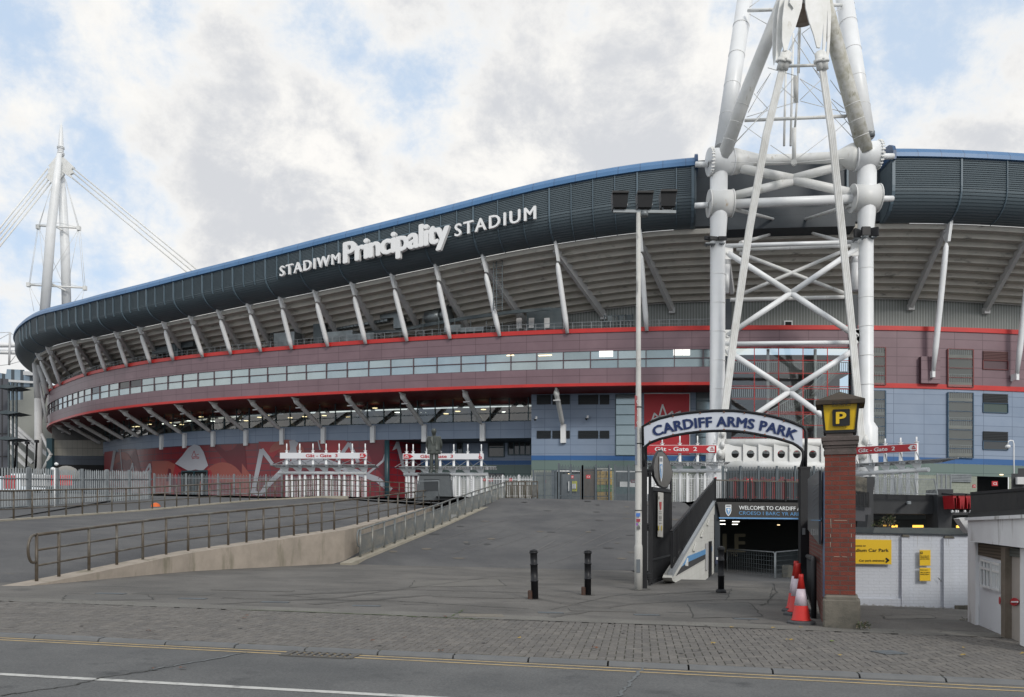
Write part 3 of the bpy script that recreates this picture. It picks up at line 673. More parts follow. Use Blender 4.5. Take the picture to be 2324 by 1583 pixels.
# ------------- glazed stair tower behind the mast
TG0, TG1 = find(1657, 0), find(1933, 0)
q = MB(); hT = H(1790, 789); loft(q, TG0, TG1, [(-4, hT), (-4, 1)], 3); q.build('stair_back_wall', m_concin, st)
q = MB()
for h in (17.2, 14.4, 11.5, 8.6): slab(q, TG0, TG1, h - .35, h, -3.9, -1.2, 4)
q.build('stair_landings', m_inner, st)
q = MB(); f2 = lambda px, h, o=-1.5: SP(find(px, o), o, h)
for (xa, ha, xb, hb) in ((1740, 11.5, 1840, 14.4), (1840, 14.4, 1900, 17.2), (1750, 8.6, 1840, 11.5), (1840, 11.5, 1760, 14.3), (1860, 5.6, 1780, 8.6)):
    A, Bp = f2(xa, ha), f2(xb, hb); q.beam(A, Bp, 1.4, .35)
q.build('stair_flights', m_inner, st)
q = MB()
for h in (17.2, 14.4, 11.5, 8.6):
    n = 60
    for i in range(n + 1): s = lerp(TG0, TG1, i / n); q.beam(SP(s, -1.3, h), SP(s, -1.3, h + 1.0), .05, .05, up=(0, 1, 0))
    q.beam(SP(TG0, -1.3, h + 1.0), SP(TG1, -1.3, h + 1.0), .06, .07)
for (xa, ha, xb, hb) in ((1740, 11.5, 1840, 14.4), (1840, 14.4, 1900, 17.2), (1750, 8.6, 1840, 11.5)):
    A, Bp = f2(xa, ha, -.8), f2(xb, hb, -.8); q.beam(A + Vector((0, 0, 1.1)), Bp + Vector((0, 0, 1.1)), .06, .08)
    for i in range(22): p = A + (Bp - A) * i / 21; q.beam(p, p + Vector((0, 0, 1.1)), .05, .05, up=(0, 1, 0))
q.build('stair_railings', m_text_w, st)
q = MB()
for px in (1743, 1850): A = SP(find(px, -1), -1, 1); q.tube(A, A + Vector((0, 0, hT - 1)), .16)
q.build('stair_columns', m_text_w, st)
nb = 5; e = [lerp(TG0, TG1, i / nb) for i in range(nb + 1)]
for a, b in zip(e, e[1:]):
    q = MB().mat(m_gl_st); q.quad(SP(a, 0, 1), SP(b, 0, 1), SP(b, 0, hT), SP(a, 0, hT)); q.mat(m_red)
    q.beam(SP(a, .05, 1), SP(a, .05, hT), .07, .08, up=(0, 1, 0)); h = hT
    while h > 1.2: q.beam(SP(a, .05, h), SP(b, .05, h), .08, .05); h -= 1.38 if random.random() < 1 else 1
    for h in (15.3, 12.6, 9.9): q.beam(SP(a, .05, h - .2), SP(b, .05, h - .2), .1, .06)
    q.build('stair_tower_window', None, st)
for px in (1652, 1938): q = MB(); s = find(px, .3); slab(q, s - .3, s + .35, 1, 24.6 if px < 1900 else 25, -.6, .45); q.build('slate_pier', m_slate, st)
# dark slate wall in the cladding gap behind the mast
q = MB(); SA, SBn = find(1575, 3.2), find(2034, 3.2)
zu = lambda s: ztop(s) + .35; 
loft(q, SA - 2, SBn + 2, [lambda s: (-2, zu(s)), lambda s: (2.2, zu(s)), lambda s: (2.2, zbot(s) + .15), lambda s: (-2, zbot(s) + .1)], 2.5)
s5, s6 = find(1651, 3.0), find(1941, 3.0)
loft(q, s5, s6, [lambda s: (2.2, zbot(s) + 1.4), lambda s: (3.0, zbot(s) + 1.4), lambda s: (3.0, zbot(s) - .6), lambda s: (-4, zbot(s) - 1.6)], 2.5)
for s in (s5, s6): q.add([SP(s, 2.2, zbot(s) + 1.4), SP(s, 3.0, zbot(s) + 1.4), SP(s, 3.0, zbot(s) - .6), SP(s, -2, zbot(s) - 1.2), SP(s, 0, zbot(s) + .2)], [(0, 1, 2, 3, 4)])
q.build('slate_back_wall', m_slate, st)
q = MB(); 
for s, sg in ((TW0 + 2.3, 1), (TW1 - 3.3, -1)): q.beam(SP(s, 2.4, zu(s)), SP(s, 2.4, zbot(s)), .2, .2, up=(0, 1, 0))
q.build('gap_trim', m_rib, st)
# thin safety rail on the roof edge
q = MB(); n = 110; a, b = find(120, 0), find(1610, 0)
for k in range(n):
    s, e = lerp(a, b, k / n), lerp(a, b, (k + 1) / n); q.beam(SP(s, -.5, 21.8), SP(s, -.5, 22.7), .05, .05, up=(0, 1, 0)); q.beam(SP(s, -.5, 22.7), SP(e, -.5, 22.7), .05, .05); q.beam(SP(s, -.5, 22.3), SP(e, -.5, 22.3), .04, .04)
q.build('roof_edge_rail', m_galv, st)
# big corner column and its struts at the far left
cc = P(87, 1100, 150)
q = MB(); q.tube(P(87, 1102, 150), P(87, 905, 150), .66, .62, 18); q.pipe([P(87, 905, 150), P(80, 825, 150)], [.62, .5], 14)
q.tube(P(92, 960, 151), P(112, 850, 152), .22); q.tube(P(94, 985, 150), P(116, 1035, 149), .25); q.tube(P(94, 1075, 150), P(116, 1030, 149), .28); q.tube(P(88, 830, 150), P(108, 895, 150), .45); q.tube(P(90, 870, 150), P(106, 960, 150), .25)
q.build('corner_column', m_greysteel, st)
# ---------------------------------------------------------------- plant on the roof terrace
def roofthing(name, label, cat, build):
    q = MB(); build(q); c = q.v[0].copy(); c = Vector((sum(v.x for v in q.v) / len(q.v), sum(v.y for v in q.v) / len(q.v), min(v.z for v in q.v)))
    return solo(q, name, m_duct, label, cat, c)
def rb(q, px0, px1, py0, py1, off, dep, m):
    q.mat(m); s0, s1 = find(px0, off), find(px1, off); pm = (px0 + px1) / 2; slab(q, s0, s1, H(pm, py1, off), H(pm, py0, off), off - dep, off, 3)
def b1(q): 
    rb(q, 386, 438, 776, 790, -1.5, 1.2, m_ductd); rb(q, 345, 398, 787, 800, -1.2, 1, m_ductd); rb(q, 388, 404, 776, 812, -1.3, 1, m_ductd)
roofthing('ventilation_duct', 'slate grey boxed duct bending over the roof terrace at the far end', 'duct', b1)
def b2(q):
    s0, s1 = find(745, -3), find(880, -3); n = 16
    for i in range(n):
        a, b = lerp(s0, s1, i / n), lerp(s0, s1, (i + .88) / n); h = lerp(H(745, 745, -3), H(880, 722, -3), i / n); q.mat(m_duct); slab(q, a, b, h - .35, h + .35, -3.8, -3)
    rb(q, 862, 906, 706, 722, -2.8, 1.2, m_duct); rb(q, 893, 913, 720, 745, -2.8, 1.2, m_duct)
roofthing('ventilation_duct', 'long ribbed silver duct running along the terrace below the big lettering', 'duct', b2)
def b3(q):
    rb(q, 622, 668, 755, 786, -1.0, 1.6, m_duct); rb(q, 711, 731, 735, 785, -1.6, 1.4, m_ductd)
roofthing('air_handling_unit', 'pale boxy air handling unit with a dark flue box beside it', 'air unit', b3)
def b4(q): rb(q, 740, 800, 752, 776, -1.0, 1.5, m_duct); rb(q, 798, 848, 757, 772, -.8, 1.5, m_duct)
roofthing('air_handling_unit', 'wide silver air handling units at the red coping below the ribbed duct', 'air unit', b4)
def b5(q): rb(q, 1008, 1045, 738, 753, -.9, 1.6, m_duct); rb(q, 1045, 1098, 744, 753, -.9, 1.6, m_duct)
roofthing('air_handling_unit', 'louvred silver unit on the terrace just left of the caged ladder strut', 'air unit', b5)
def b6(q):
    q.mat(m_duct); a, b = SP(find(968, -3), -3, H(968, 723, -3)), SP(find(1000, -3), -3, H(1000, 718, -3)); q.tube(a, b, .8, n=14)
    q.pipe([b, b + (b - a).normalized() * 1.2], [.8, 1.4], 4)
roofthing('ventilation_duct', 'round silver duct with a flared square end on the terrace', 'duct', b6)
def b7(q): rb(q, 890, 951, 672, 738, -4.6, 3, m_ductd)
roofthing('plant_room', 'tall slate clad plant room under the terrace beams', 'plant room', b7)
def b8(q): rb(q, 340, 372, 782, 812, -3.0, 2, m_ductd)
roofthing('plant_room', 'small dark slate plant room at the far end of the terrace', 'plant room', b8)
def b9(q):
    rb(q, 1195, 1275, 700, 748, -3.4, 3, m_ductd)
    q.mat(m_greysteel)
    for px in (1172, 1200, 1235): rb(q, px, px + 12, 722, 745, -3.3, .1, m_greysteel)
roofthing('plant_room', 'long low slate plant room with small vents near the floodlight pole', 'plant room', b9)
def pipes(q):
    q.mat(m_ductd)
    for k in range(5):
        a = [(830, 757 - k * 1.6), (900, 755 - k * 1.6), (960, 742 - k * 2), (1060, 725 - k * 2), (1160, 712 - k * 2), (1250, 703 - k * 1.6)]
        q.pipe([SP(find(x, -1.6), -1.6 - k * .1, H(x, y, -1.6)) for x, y in a], .07, 6)
    for x in range(960, 1250, 36): q.beam(SP(find(x, -1.5), -1.5, 21.4), SP(find(x, -1.5), -1.5, H(x, 718, -1.6) - (x - 960) * .004), .08, .08, up=(0, 1, 0))
roofthing('pipe_run', 'bundle of dark pipes on a long rack above the red coping', 'pipes', pipes)
def cage(q):
    q.mat(m_ductd); o = 1.5
    f = lambda x, y: SP(find(x, o), o, H(x, y, o))
    for x in (1120, 1127, 1140): q.beam(f(x, 590), f(x, 705), .09, .09, up=(0, 1, 0))
    for y in range(592, 706, 6): q.beam(f(1120, y), f(1140, y), .05, .05)
roofthing('caged_ladder', 'dark caged service ladder hanging beside a white strut', 'ladder', cage)
def cage2(q):
    q.mat(m_ductd); o = -2
    f = lambda x, y: SP(find(x, o), o, H(x, y, o))
    for x in (615, 621): q.beam(f(x, 690), f(x, 775), .09, .09, up=(0, 1, 0))
    for y in range(692, 775, 6): q.beam(f(615, y), f(621, y), .05, .05)
roofthing('ladder', 'thin dark service ladder on the terrace left of the letter S', 'ladder', cage2)
def satd(q):
    q.mat(m_ductd); f = lambda x, y, o=-2.: SP(find(x, o), o, H(x, y, o))
    for x in range(1372, 1438, 8): q.tube(f(x, 742), f(x, random.uniform(712, 722)), .07)
    q.beam(f(1372, 718), f(1436, 716), .1, .1); q.beam(f(1372, 730), f(1436, 728), .1, .1)
    for x in (1384, 1410, 1428): q.box(f(x, 724), (.5, .3, .6)); 
roofthing('antenna_frame', 'cluster of dark aerials and small boxes on the terrace next to the white pole', 'antenna', satd)
# ---------------------------------------------------------------- lettering
_tc = {}
def glyphs(txt, bold=0.0, ext=0.0, sp=1.0):   # text as plain vertices in a unit frame: cap height 1
    key = (txt, bold, ext, sp)
    if key in _tc: return _tc[key]
    cu = bpy.data.curves.new('t', 'FONT'); cu.body = txt; cu.size = 1; cu.extrude = ext; cu.space_character = sp; cu.resolution_u = 3
    ob = bpy.data.objects.new('t', cu); COL.objects.link(ob); dg = bpy.context.evaluated_depsgraph_get()
    me = bpy.data.meshes.new_from_object(ob.evaluated_get(dg)); CAP = .729
    v0 = [(v.co.x / CAP, v.co.y / CAP, v.co.z) for v in me.vertices]; f0 = [tuple(p.vertices) for p in me.polygons]; vs, fs = [], []
    for k, (dx, dy) in enumerate(((0, 0), (-1, 0), (1, 0), (0, .8), (0, -.8), (-.7, .6), (.7, -.6), (.7, .6), (-.7, -.6)) if bold else ((0, 0),)):   # thicker strokes: nested copies
        o = len(vs); z = 1 - .015 * k; vs += [(x + dx * bold * 1.5, y * (1 - 2 * bold * .8) + bold + dy * bold, w * z) for x, y, w in v0]; fs += [tuple(o + i for i in f) for f in f0]
    bpy.data.objects.remove(ob); bpy.data.curves.remove(cu); bpy.data.meshes.remove(me); _tc[key] = (vs, fs); return vs, fs
def text(mb, txt, o, xd, ud, cap, width=None, bold=0.0, depth=.01, align='L', sp=1.0):
    vs, fs = glyphs(txt, bold, .5, sp); o = Vector(o); xd = Vector(xd).normalized(); ud = Vector(ud).normalized(); nn = xd.cross(ud)
    x0 = min(v[0] for v in vs); x1 = max(v[0] for v in vs); sx = cap if width is None else width / (x1 - x0)
    sh = -x0 * sx if align == 'L' else -(x0 + x1) / 2 * sx
    return mb.add([o + xd * (v[0] * sx + sh) + ud * (v[1] * cap) + nn * (v[2] * depth) for v in vs], fs, smooth=False)
def wtext(mb, W, txt, px0, px1, pyb, capx, bold=0.0, off=.02, depth=.012, sp=1.0, py1=None):   # text between two bearings on a wall
    a = W.pt(px0, pyb, off); b = W.pt(px1, pyb if py1 is None else py1, off); cap = capx / F * (a.y + b.y) / 2
    return text(mb, txt, a, b - a, (0, 0, 1), cap, (b - a).length, bold, depth, sp=sp)
def curved_word(name, txt, off, x0, y0, x1, y1, c0, c1, bold, depth, label, sp=1.0, ry=1.0):
    vs, fs = glyphs(txt, bold, .5, sp); mb = MB(); a, b = find(x0, off), find(x1, off); ha, hb = H(x0, y0, off), H(x1, y1, off)
    xa, xb = min(v[0] for v in vs), max(v[0] for v in vs); ca = c0 / F * C(a, off).y; cb = c1 / F * C(b, off).y; out = []
    for v in vs:
        t = (v[0] - xa) / (xb - xa); s = lerp(a, b, t); out.append(SP(s, off + v[2] * depth, lerp(ha, hb, t) + v[1] * lerp(ca, cb, t)))
    mb.mat(m_letter); mb.add(out, fs, smooth=False)
    n = 8                                     # the rails the letters stand on
    mb.mat(m_rib)
    for f in (.25, .75) if ry else ():
        pts = [SP(lerp(a, b, i / n), off - .35, lerp(ha, hb, i / n) + f * lerp(ca, cb, i / n)) for i in range(n + 1)]; mb.pipe(pts, .07, 6)
    return solo(mb, name, m_letter, label, 'sign', SP((a + b) / 2, off, lerp(ha, hb, .5)))
m_letter = M('letter_white', (.80, .81, .82), .4)
curved_word('stadium_lettering', 'STADIWM', 5.75, 636, 629, 772, 598.5, 24.5, 25.5, .018, .3, 'small white capitals reading STADIWM on the slate louvres, left of the big word', 1.22)
curved_word('stadium_lettering', 'Principality', 5.8, 780.5, 601, 1022, 549, 51, 56, .04, .5, 'big bold white letters reading Principality on the slate louvres', .93)
curved_word('stadium_lettering', 'STADIUM', 5.75, 1032.5, 539, 1217, 498, 30, 32, .018, .3, 'small white capitals reading STADIUM on the slate louvres, right of the big word', 1.22)
# ---------------------------------------------------------------- near mast
DL, DR = 82.0, 80.0
def zx(x, y, D): return P(1526.5 + x * .3085, y * .3085, D)            # bearings read off the upper mast
def zm(x, y, D): return P(1526.5 + x * .3085, 305.3 + y * .3085, D)    # middle part
def zb(x, y, D): return P(1404.4 + x * .3085, 732.7 + y * .3085, D)    # lower part
DX = lambda px: lerp(DL, DR, (px - 1628) / 336)
ma = thing('steel_mast', 'giant white tubular steel mast with crossed braces and bundled cables in front of the stadium', 'mast', P(1795, 1180, 81))
lb, rb_ = P(1628, 1160, DL), P(1966, 1165, DR)
q = MB(); q.pipe([P(1625, 1165, DL), P(1625, 985, DL), P(1628, 972, DL), P(1629, 560, DL), P(1631, 500, DL), P(1631.5, 360, DL)], [.96, .96, .72, .72, .82, .84], 20); q.build('column', m_white, ma)
q = MB(); q.pipe([P(1969, 1168, DR), P(1967, 972, DR), P(1966, 958, DR), P(1965, 540, DR), P(1967, 470, DR), P(1967.5, 340, DR)], [.98, .98, .66, .68, .86, .88], 20); q.build('column', m_white, ma)
def drum(a, b, r, nm, m, rim=.12): 
    q = MB(); d = (b - a).normalized(); q.tube(a, b, r, n=24); q.tube(a, a + d * rim, r * 1.03, n=24); q.tube(b - d * rim, b, r * 1.03, n=24); 
    return q.build(nm, m, ma)
# node drums, lying along the top beam
drum(zm(268, 205, DL - .3), zm(436, 198, DL - .1), 1.25, 'node_drum', m_white); drum(zm(1338, 165, DR - .1), zm(1522, 150, DR - .3), 1.25, 'node_drum', m_white)
q = MB()
for (x0, x1, y, D) in ((268, 290, 203, DL), (1500, 1522, 151, DR)):
    a, b = zm(x0, y, D - .3), zm(x1, y, D - .3); c = (a + b) / 2
    for k in range(26): an = k / 26 * 2 * math.pi; q.box(c + Vector((0, math.cos(an) * 1.28, math.sin(an) * 1.28)), (.3, .1, .1))
q.build('flange_bolts', m_white2, ma)
# top beam with conical ends
q = MB(); pts = [zm(430, 200, DL), zm(480, 200, DL - .02), zm(640, 190, DL), zm(890, 182, 81), zm(1200, 172, 80.3), zm(1300, 166, DR), zm(1345, 163, DR)]
q.pipe(pts, [1.28, 1.15, .55, .46, .55, 1.15, 1.28], 20); q.build('top_beam', m_white2, ma)
def tb(nm, m, a, b, r, r2=None, n=14): q = MB(); q.tube(a, b, r, r2, n); return q.build(nm, m, ma)
tb('cross_brace', m_white2, zm(500, 250, 81.6), zm(880, 328, 81.2), .44); tb('cross_brace', m_white2, zm(880, 328, 81.2), zm(1270, 225, 80.4), .42)
tb('cross_brace', m_white2, zm(440, 455, 81.8), zm(880, 345, 81.2), .40); tb('cross_brace', m_white2, zm(880, 335, 81.2), zm(1335, 435, 80.2), .42)
tb('cross_beam', m_white, zm(435, 512, 82), zm(1330, 476, 80), .43)
# sleeves on the columns
for (x0, x1, y0, y1, D) in ((265, 440, 415, 605, DL), (1318, 1515, 372, 572, DR)):
    yc = (y0 + y1) / 2; q = MB(); a, b = zm(x0, yc, D), zm(x1, yc - 3, D); q.tube(a, b, 1.24, n=24); d = (b - a).normalized(); q.tube(a, a + d * .1, 1.3, n=24); q.tube(b - d * .1, b, 1.3, n=24); q.build('node_sleeve', m_rust, ma)
for a, b in ((zm(445, 548, DL), zm(770, 632, 89)), (zm(1320, 518, DR), zm(972, 626, 88)), (zm(500, 800, 82.5), zm(712, 738, 89)), (zm(1280, 800, 81), zm(1030, 728, 88))): tb('back_stay', m_white2, a, b, .2, .14)
for a, b in ((zm(170, 222, DL + .5), zm(262, 222, DL)), (zm(165, 525, DL + .5), zm(265, 520, DL)), (zm(1525, 162, DR), zm(1620, 162, DR + .5)), (zm(1515, 474, DR), zm(1618, 474, DR + .5))): tb('side_stub', m_white, a, b, .27)
for (a, b, r) in ((zm(390, 820, DL), zm(1370, 792, DR), .19), (zb(775, 155, DL), zb(1755, 145, DR), .19)): tb('cross_beam', m_white, a, b, r)
for (a, b, r) in ((zm(470, 850, 86), zm(1350, 820, 85), .16), (zm(425, 1218, 86), zm(1260, 1198, 85), .2)): tb('rear_beam', m_white2, a, b, r)
c = zm(870, 1168, 81)
for x, y, D in ((410, 875, DL), (1345, 847, DR), (1345, 1480, DR), (405, 1480, DL)): tb('cross_brace', m_white, zm(x, y, D), c, .27)
for a, b in ((zm(490, 872, 86), zm(1285, 1178, 85)), (zm(1235, 868, 85), zm(500, 1180, 86))): tb('rear_brace', m_white2, a, b, .19)
c = zb(1255, 508, 81)
for x, y, D in ((795, 205, DL), (1725, 205, DR), (1640, 790, DR), (870, 770, DL)): tb('cross_brace', m_white, zb(x, y, D), c, .27)
for p in (zm(405, 875, DL), zm(1350, 847, DR), zm(405, 1485, DL), zm(1352, 1480, DR), zb(795, 200, DL), zb(1740, 100, DR)): q = MB(); q.box(p, (1.0, .14, 1.2)); q.tube(p - Vector((0, .2, 0)), p + Vector((0, .2, 0)), .16); q.build('brace_gusset', m_white2, ma)
# rear legs standing close behind the columns
q = MB(); q.tube(zm(393, 1170, 84.5), zm(400, 960, 84.5), .3); q.tube(zm(400, 960, 84.5), zm(405, 890, 84.5), .28, .1); q.build('rear_leg', m_white, ma)
q = MB(); q.tube(zm(1342, 1150, 82.5), zm(1348, 950, 82.5), .4); q.tube(zm(1348, 950, 82.5), zm(1352, 870, 82.5), .38, .1); q.build('rear_leg', m_white, ma)
for a, b in ((zm(405, 900, 85), zm(440, 1160, 88)), (zm(1335, 880, 84), zm(1300, 1090, 87))): q = MB(); q.beam(a, b, .35, .8); q.build('rear_fin', m_greysteel, ma)
# bottom box girder with round holes
a0, a1 = zb(775, 888, DL - .6), zb(1760, 884, DR - .6); b0, b1 = zb(775, 1050, DL - .6), zb(1760, 1060, DR - .6)
q = MB(); q.tube(a0, a1, .42, n=20); q.tube(b0, b1, .5, n=20)
fr = Vector((0, -.55, 0)); ux = (a1 - a0).normalized(); Lg = (a1 - a0).length; hx = [853, 967, 1081, 1195, 1309, 1425, 1541, 1656]
zt_, zb_ = a0.z, b0.z; ts = [(x - 775) / 985 * Lg for x in hx]; hr = .37; mid = lambda t: (a0 + ux * t + b0 + (b1 - b0).normalized() * t) / 2 + Vector((0, -.3, .0))
edges = [0] + [(ts[i] + ts[i + 1]) / 2 for i in range(7)] + [Lg]
for i, t in enumerate(ts):                    # web plate with a real hole in each bay
    c = mid(t); l, r_ = edges[i] - t - .01, edges[i + 1] - t + .01; h = (zt_ - zb_) / 2 - .1; n = 64; vs = []; fs = []
    for k in range(n):
        an = 2 * math.pi * k / n; dx, dz = math.cos(an), math.sin(an); ex = r_ if dx > 0 else -l
        sc = min(abs(ex / dx) if abs(dx) > 1e-6 else 1e9, abs(h / dz) if abs(dz) > 1e-6 else 1e9)
        vs += [c + Vector((dx * hr, 0, dz * hr)), c + Vector((dx * sc, 0, dz * sc)), c + Vector((dx * hr, .25, dz * hr))]
    for sx_ in (r_, l):
        for sz_ in (h, -h):
            kk_ = min(range(n), key=lambda k: (math.cos(2 * math.pi * k / n) - sx_ / math.hypot(sx_, sz_)) ** 2 + (math.sin(2 * math.pi * k / n) - sz_ / math.hypot(sx_, sz_)) ** 2); vs[3 * kk_ + 1] = c + Vector((sx_, 0, sz_))
    for k in range(n): j = (k + 1) % n; fs += [(3 * k, 3 * k + 1, 3 * j + 1, 3 * j), (3 * k, 3 * j, 3 * j + 2, 3 * k + 2)]
    q.add(vs, fs, smooth=False)
q.mat(m_white2); q.build('holed_girder', m_rust, ma)
# raking tubes to the head, rear tubes, head plates
D1 = 76.0
q = MB(); q.pipe([zx(372, 1165, DL - .9), zx(560, 640, 79.4), zx(770, 120, 77), zx(880, -180, 75.6)], [.64, .62, .6, .58], 20); q.build('raking_tube', m_white2, ma)
q = MB(); q.pipe([zx(1418, 1120, DR - .9), zx(1290, 650, 78), zx(1160, 180, 76.5), zx(1080, -120, 75.4)], [.72, .70, .68, .64], 20); q.build('raking_tube', M('streaked_steel', (.60, .60, .57), .5, 0, (.44, .43, .36), 1.6, mix=(.4, .62), dirt=((.26, .25, .17), 2.2, .58, (1.2, 1, .5))), ma)
tb('rear_tube', m_white, zx(370, 1095, 84), zx(535, -20, 88), .82, .8, 20); tb('rear_tube', m_white, zx(1420, 1010, 82.4), zx(1262, -20, 87), .86, .84, 20)
q = MB(); A, B = zx(1460, 960, 82.6), zx(1325, -20, 87)
q.pipe([A, B], .045, 6)
for i in range(22): p = A + (B - A) * i / 21; q.beam(p, p - Vector((.6, 0, 0)), .07, .07); q.box(p, (.16, .16, .16))
q.tube(zx(1440, 985, 82), zx(1480, 985, 82), .3); q.build('service_cable', m_galv, ma)
# head: spindle and fanned cable plates
q = MB(); q.pipe([zx(960, -200, 74.6), zx(960, 60, 74.9), zx(957, 185, 75.2)], [.4, .5, .66], 18); q.build('head_cone', M('rusty_underside', (.30, .25, .21), .8, 0, (.2, .15, .12), 1), ma)
def plate(pts, D, th, d2=None):
    p = [zx(x, y, D + (0 if d2 is None else d2 * (y / 400))) for x, y in pts]; q = MB(); q.prism(p, (0, th, 0)); return q.build('head_plate', m_white2, ma)
for pts, D_ in (([(860, -60), (965, -60), (948, 60), (905, 200), (868, 280), (842, 372), (820, 376), (806, 300), (808, 140), (825, 0)], 73.6),
                ([(815, -60), (850, -60), (815, 100), (812, 330), (775, 455), (758, 455), (765, 300), (772, 120), (790, 0)], 74.2),
                ([(790, -60), (812, -60), (780, 100), (768, 300), (748, 480), (738, 400), (738, 240), (745, 110), (765, 30)], 74.8),
                ([(972, -60), (1090, -60), (1105, 60), (1108, 200), (1096, 300), (1085, 352), (1062, 348), (1040, 260), (1005, 160), (980, 60)], 73.4),
                ([(1085, -60), (1128, -60), (1138, 100), (1130, 300), (1118, 385), (1104, 385), (1110, 200), (1100, 60)], 74.0),
                ([(1120, -60), (1150, -60), (1168, 100), (1160, 280), (1146, 470), (1132, 440), (1140, 280), (1140, 100)], 74.6)): plate(pts, D_, .16)
plate([(870, -40), (890, -40), (900, 20), (890, 60), (860, 20)], 73.4, .3); q = MB(); q.box(zx(965, -6, 74.2), (2.6, .6, .5)); q.build('head_plate', m_white2, ma)
# weld seams round the big tubes
def seams(pts, r, n_):
    for k in range(1, n_):
        t = k / n_ * (len(pts) - 1); i = int(t); p = pts[i] + (pts[i + 1] - pts[i]) * (t - i); d = (pts[i + 1] - pts[i]).normalized(); q = MB(); q.tube(p - d * .03, p + d * .03, r, n=22); q.build('weld_seam', m_rust if k % 2 else m_white2, ma)
seams([P(1625, 1150, DL), P(1625, 990, DL)], .97, 3); seams([P(1628.6, 950, DL), P(1629.5, 560, DL)], .735, 6); seams([P(1965.7, 940, DR), P(1965.2, 545, DR)], .69, 6)
seams([zx(372, 1165, DL - .9), zx(560, 640, 79.4)], .645, 4); seams([zx(1418, 1120, DR - .9), zx(1290, 650, 78)], .725, 4); seams([zx(370, 1095, 84), zx(535, -20, 88)], .835, 5); seams([zx(1420, 1010, 82.4), zx(1262, -20, 87)], .87, 5)
# cables: two bundles of four
def bundle(top, bot, ds, r):
    for k, d in enumerate(ds):
        tp = [zx(x + d * .9, y + abs(d) * .9, D) for x, y, D in top[:1]][0]; q = MB()
        pts = [tp] + [zm(x + d, y, D) for x, y, D in bot[:-1]] + [zb(x + d, y, D) for x, y, D in bot[-1:]]
        fine = []
        for a, b in zip(pts, pts[1:]): fine += [a + (b - a) * i / 12 for i in range(12)]
        fine.append(pts[-1]); q.pipe(fine, r, 8); d0 = (pts[1] - pts[0]).normalized()
        q.tube(tp - d0 * .3, tp + d0 * 1.1, .3, .3, 12); q.tube(tp + d0 * .25, tp + d0 * .5, .46, .46, 12); e = pts[-1]; q.tube(e - (e - pts[-2]).normalized() * 1.2, e, .26, .3, 10)
        q.build('cable', m_cable, ma)
bundle([(830, 400, 74)], [(690, 0, 75.2), (565, 700, 77.5), (450, 1500, 79.6), (735, 1000, 81.0)], (-19, -6.5, 6.5, 19), .12)
bundle([(1090, 400, 73.6)], [(1172, 0, 74.6), (1245, 700, 76.8), (1325, 1500, 78.6), (1798, 1000, 79.4)], (-19, -6.5, 6.5, 19), .12)
q = MB()
for x, y in ((1965, 1000), (1960, 1030)): q.pipe([P(x, y - 12, 79.2), P(x, y, 79.0), P(x, y + 14, 79.2)], [.12, .26, .12], 10)
for x, y in ((1640, 985), (1640, 1010), (1634, 1030)): q.pipe([P(x, y - 8, 80.6), P(x, y, 80.4), P(x, y + 8, 80.6)], [.12, .24, .12], 10)
q.build('cable_anchor', m_white2, ma)
# ties and cross wires of the upper frame
q = MB()
q.tube(zx(815, 490, 78), zx(1090, 480, 77.5), .13); q.tube(zx(530, 888, 79.8), zx(1280, 856, 78.8), .15); q.tube(zx(555, 80, 86), zx(750, 72, 84), .16); q.tube(zx(1155, 40, 84), zx(1240, 38, 86), .16)
q.build('tie_beam', m_white2, ma)
wires = [(940, 210, 800, 480), (950, 250, 1055, 420), (890, 280, 1100, 600), (905, 560, 770, 710), (935, 580, 1110, 780), (910, 560, 700, 500), (935, 580, 1140, 700), (720, 540, 555, 830), (720, 540, 620, 690), (700, 800, 455, 1060), (940, 745, 1270, 830), (900, 755, 545, 862),
         (800, 640, 910, 740), (1090, 590, 935, 740), (1160, 590, 1240, 700), (1160, 740, 1330, 960), (1170, 730, 1260, 800), (700, 800, 600, 690), (525, 925, 700, 1050), (1280, 895, 1150, 1010), (1190, 870, 1340, 1030), (720, 1070, 885, 1180), (1140, 1000, 905, 1180), (455, 1055, 700, 800), (900, 300, 840, 430), (565, 55, 640, 0), (565, 105, 705, 185), (1240, 60, 1170, 105), (950, 250, 1010, 205),
         (430, 1196, 885, 1200), (905, 1200, 1350, 1160), (620, 870, 770, 720), (1120, 600, 1010, 470)]
q = MB()
for x0, y0, x1, y1 in wires: q.tube(zx(x0, y0, 77.5 + y0 / 600), zx(x1, y1, 77.5 + y1 / 600), .032, n=5)
q.build('cross_wires', m_white2, ma)
for x0, y0, x1, y1, r in ((935, 200, 925, 540, .13), (905, 560, 905, 760, .2), (925, 230, 920, 760, .06), (915, 760, 900, 940, .1), (895, 940, 893, 1200, .2), (893, 1192, 893, 1204, .25)): q = MB(); q.tube(zx(x0, y0, 78), zx(x1, y1, 79), r, n=8); q.build('hanger_rod', m_cable, ma)
for x0, x1 in ((835, 820), (888, 868)): q = MB(); q.tube(zx(x0, 430 if x0 < 860 else 250, 88), zx(x1, 1075, 88), .12, n=8); q.build('hanger_rod', m_cable, ma)
for i, (x, y, D) in enumerate(((262, 765, DL - 1), (300, 765, DL - 1.1), (365, 765, DL - 1), (1358, 728, DR - 1), (1422, 712, DR - 1.4), (1482, 718, DR - 1))):
    q = MB().mat(m_black); p = zm(x, y, D); q.bev(p, (.85, .3, .8 if i > 2 else .35), .06, (.5, .2, 0, .6, 0, -.6)[i]); q.mat(m_galv); q.box(p + Vector((0, .3, -.45)), (.5, .7, .08)); q.tube(p + Vector((0, .1, -.5)), p + Vector((0, .9, -.5)), .06)
    q.build('floodlight', None, ma)
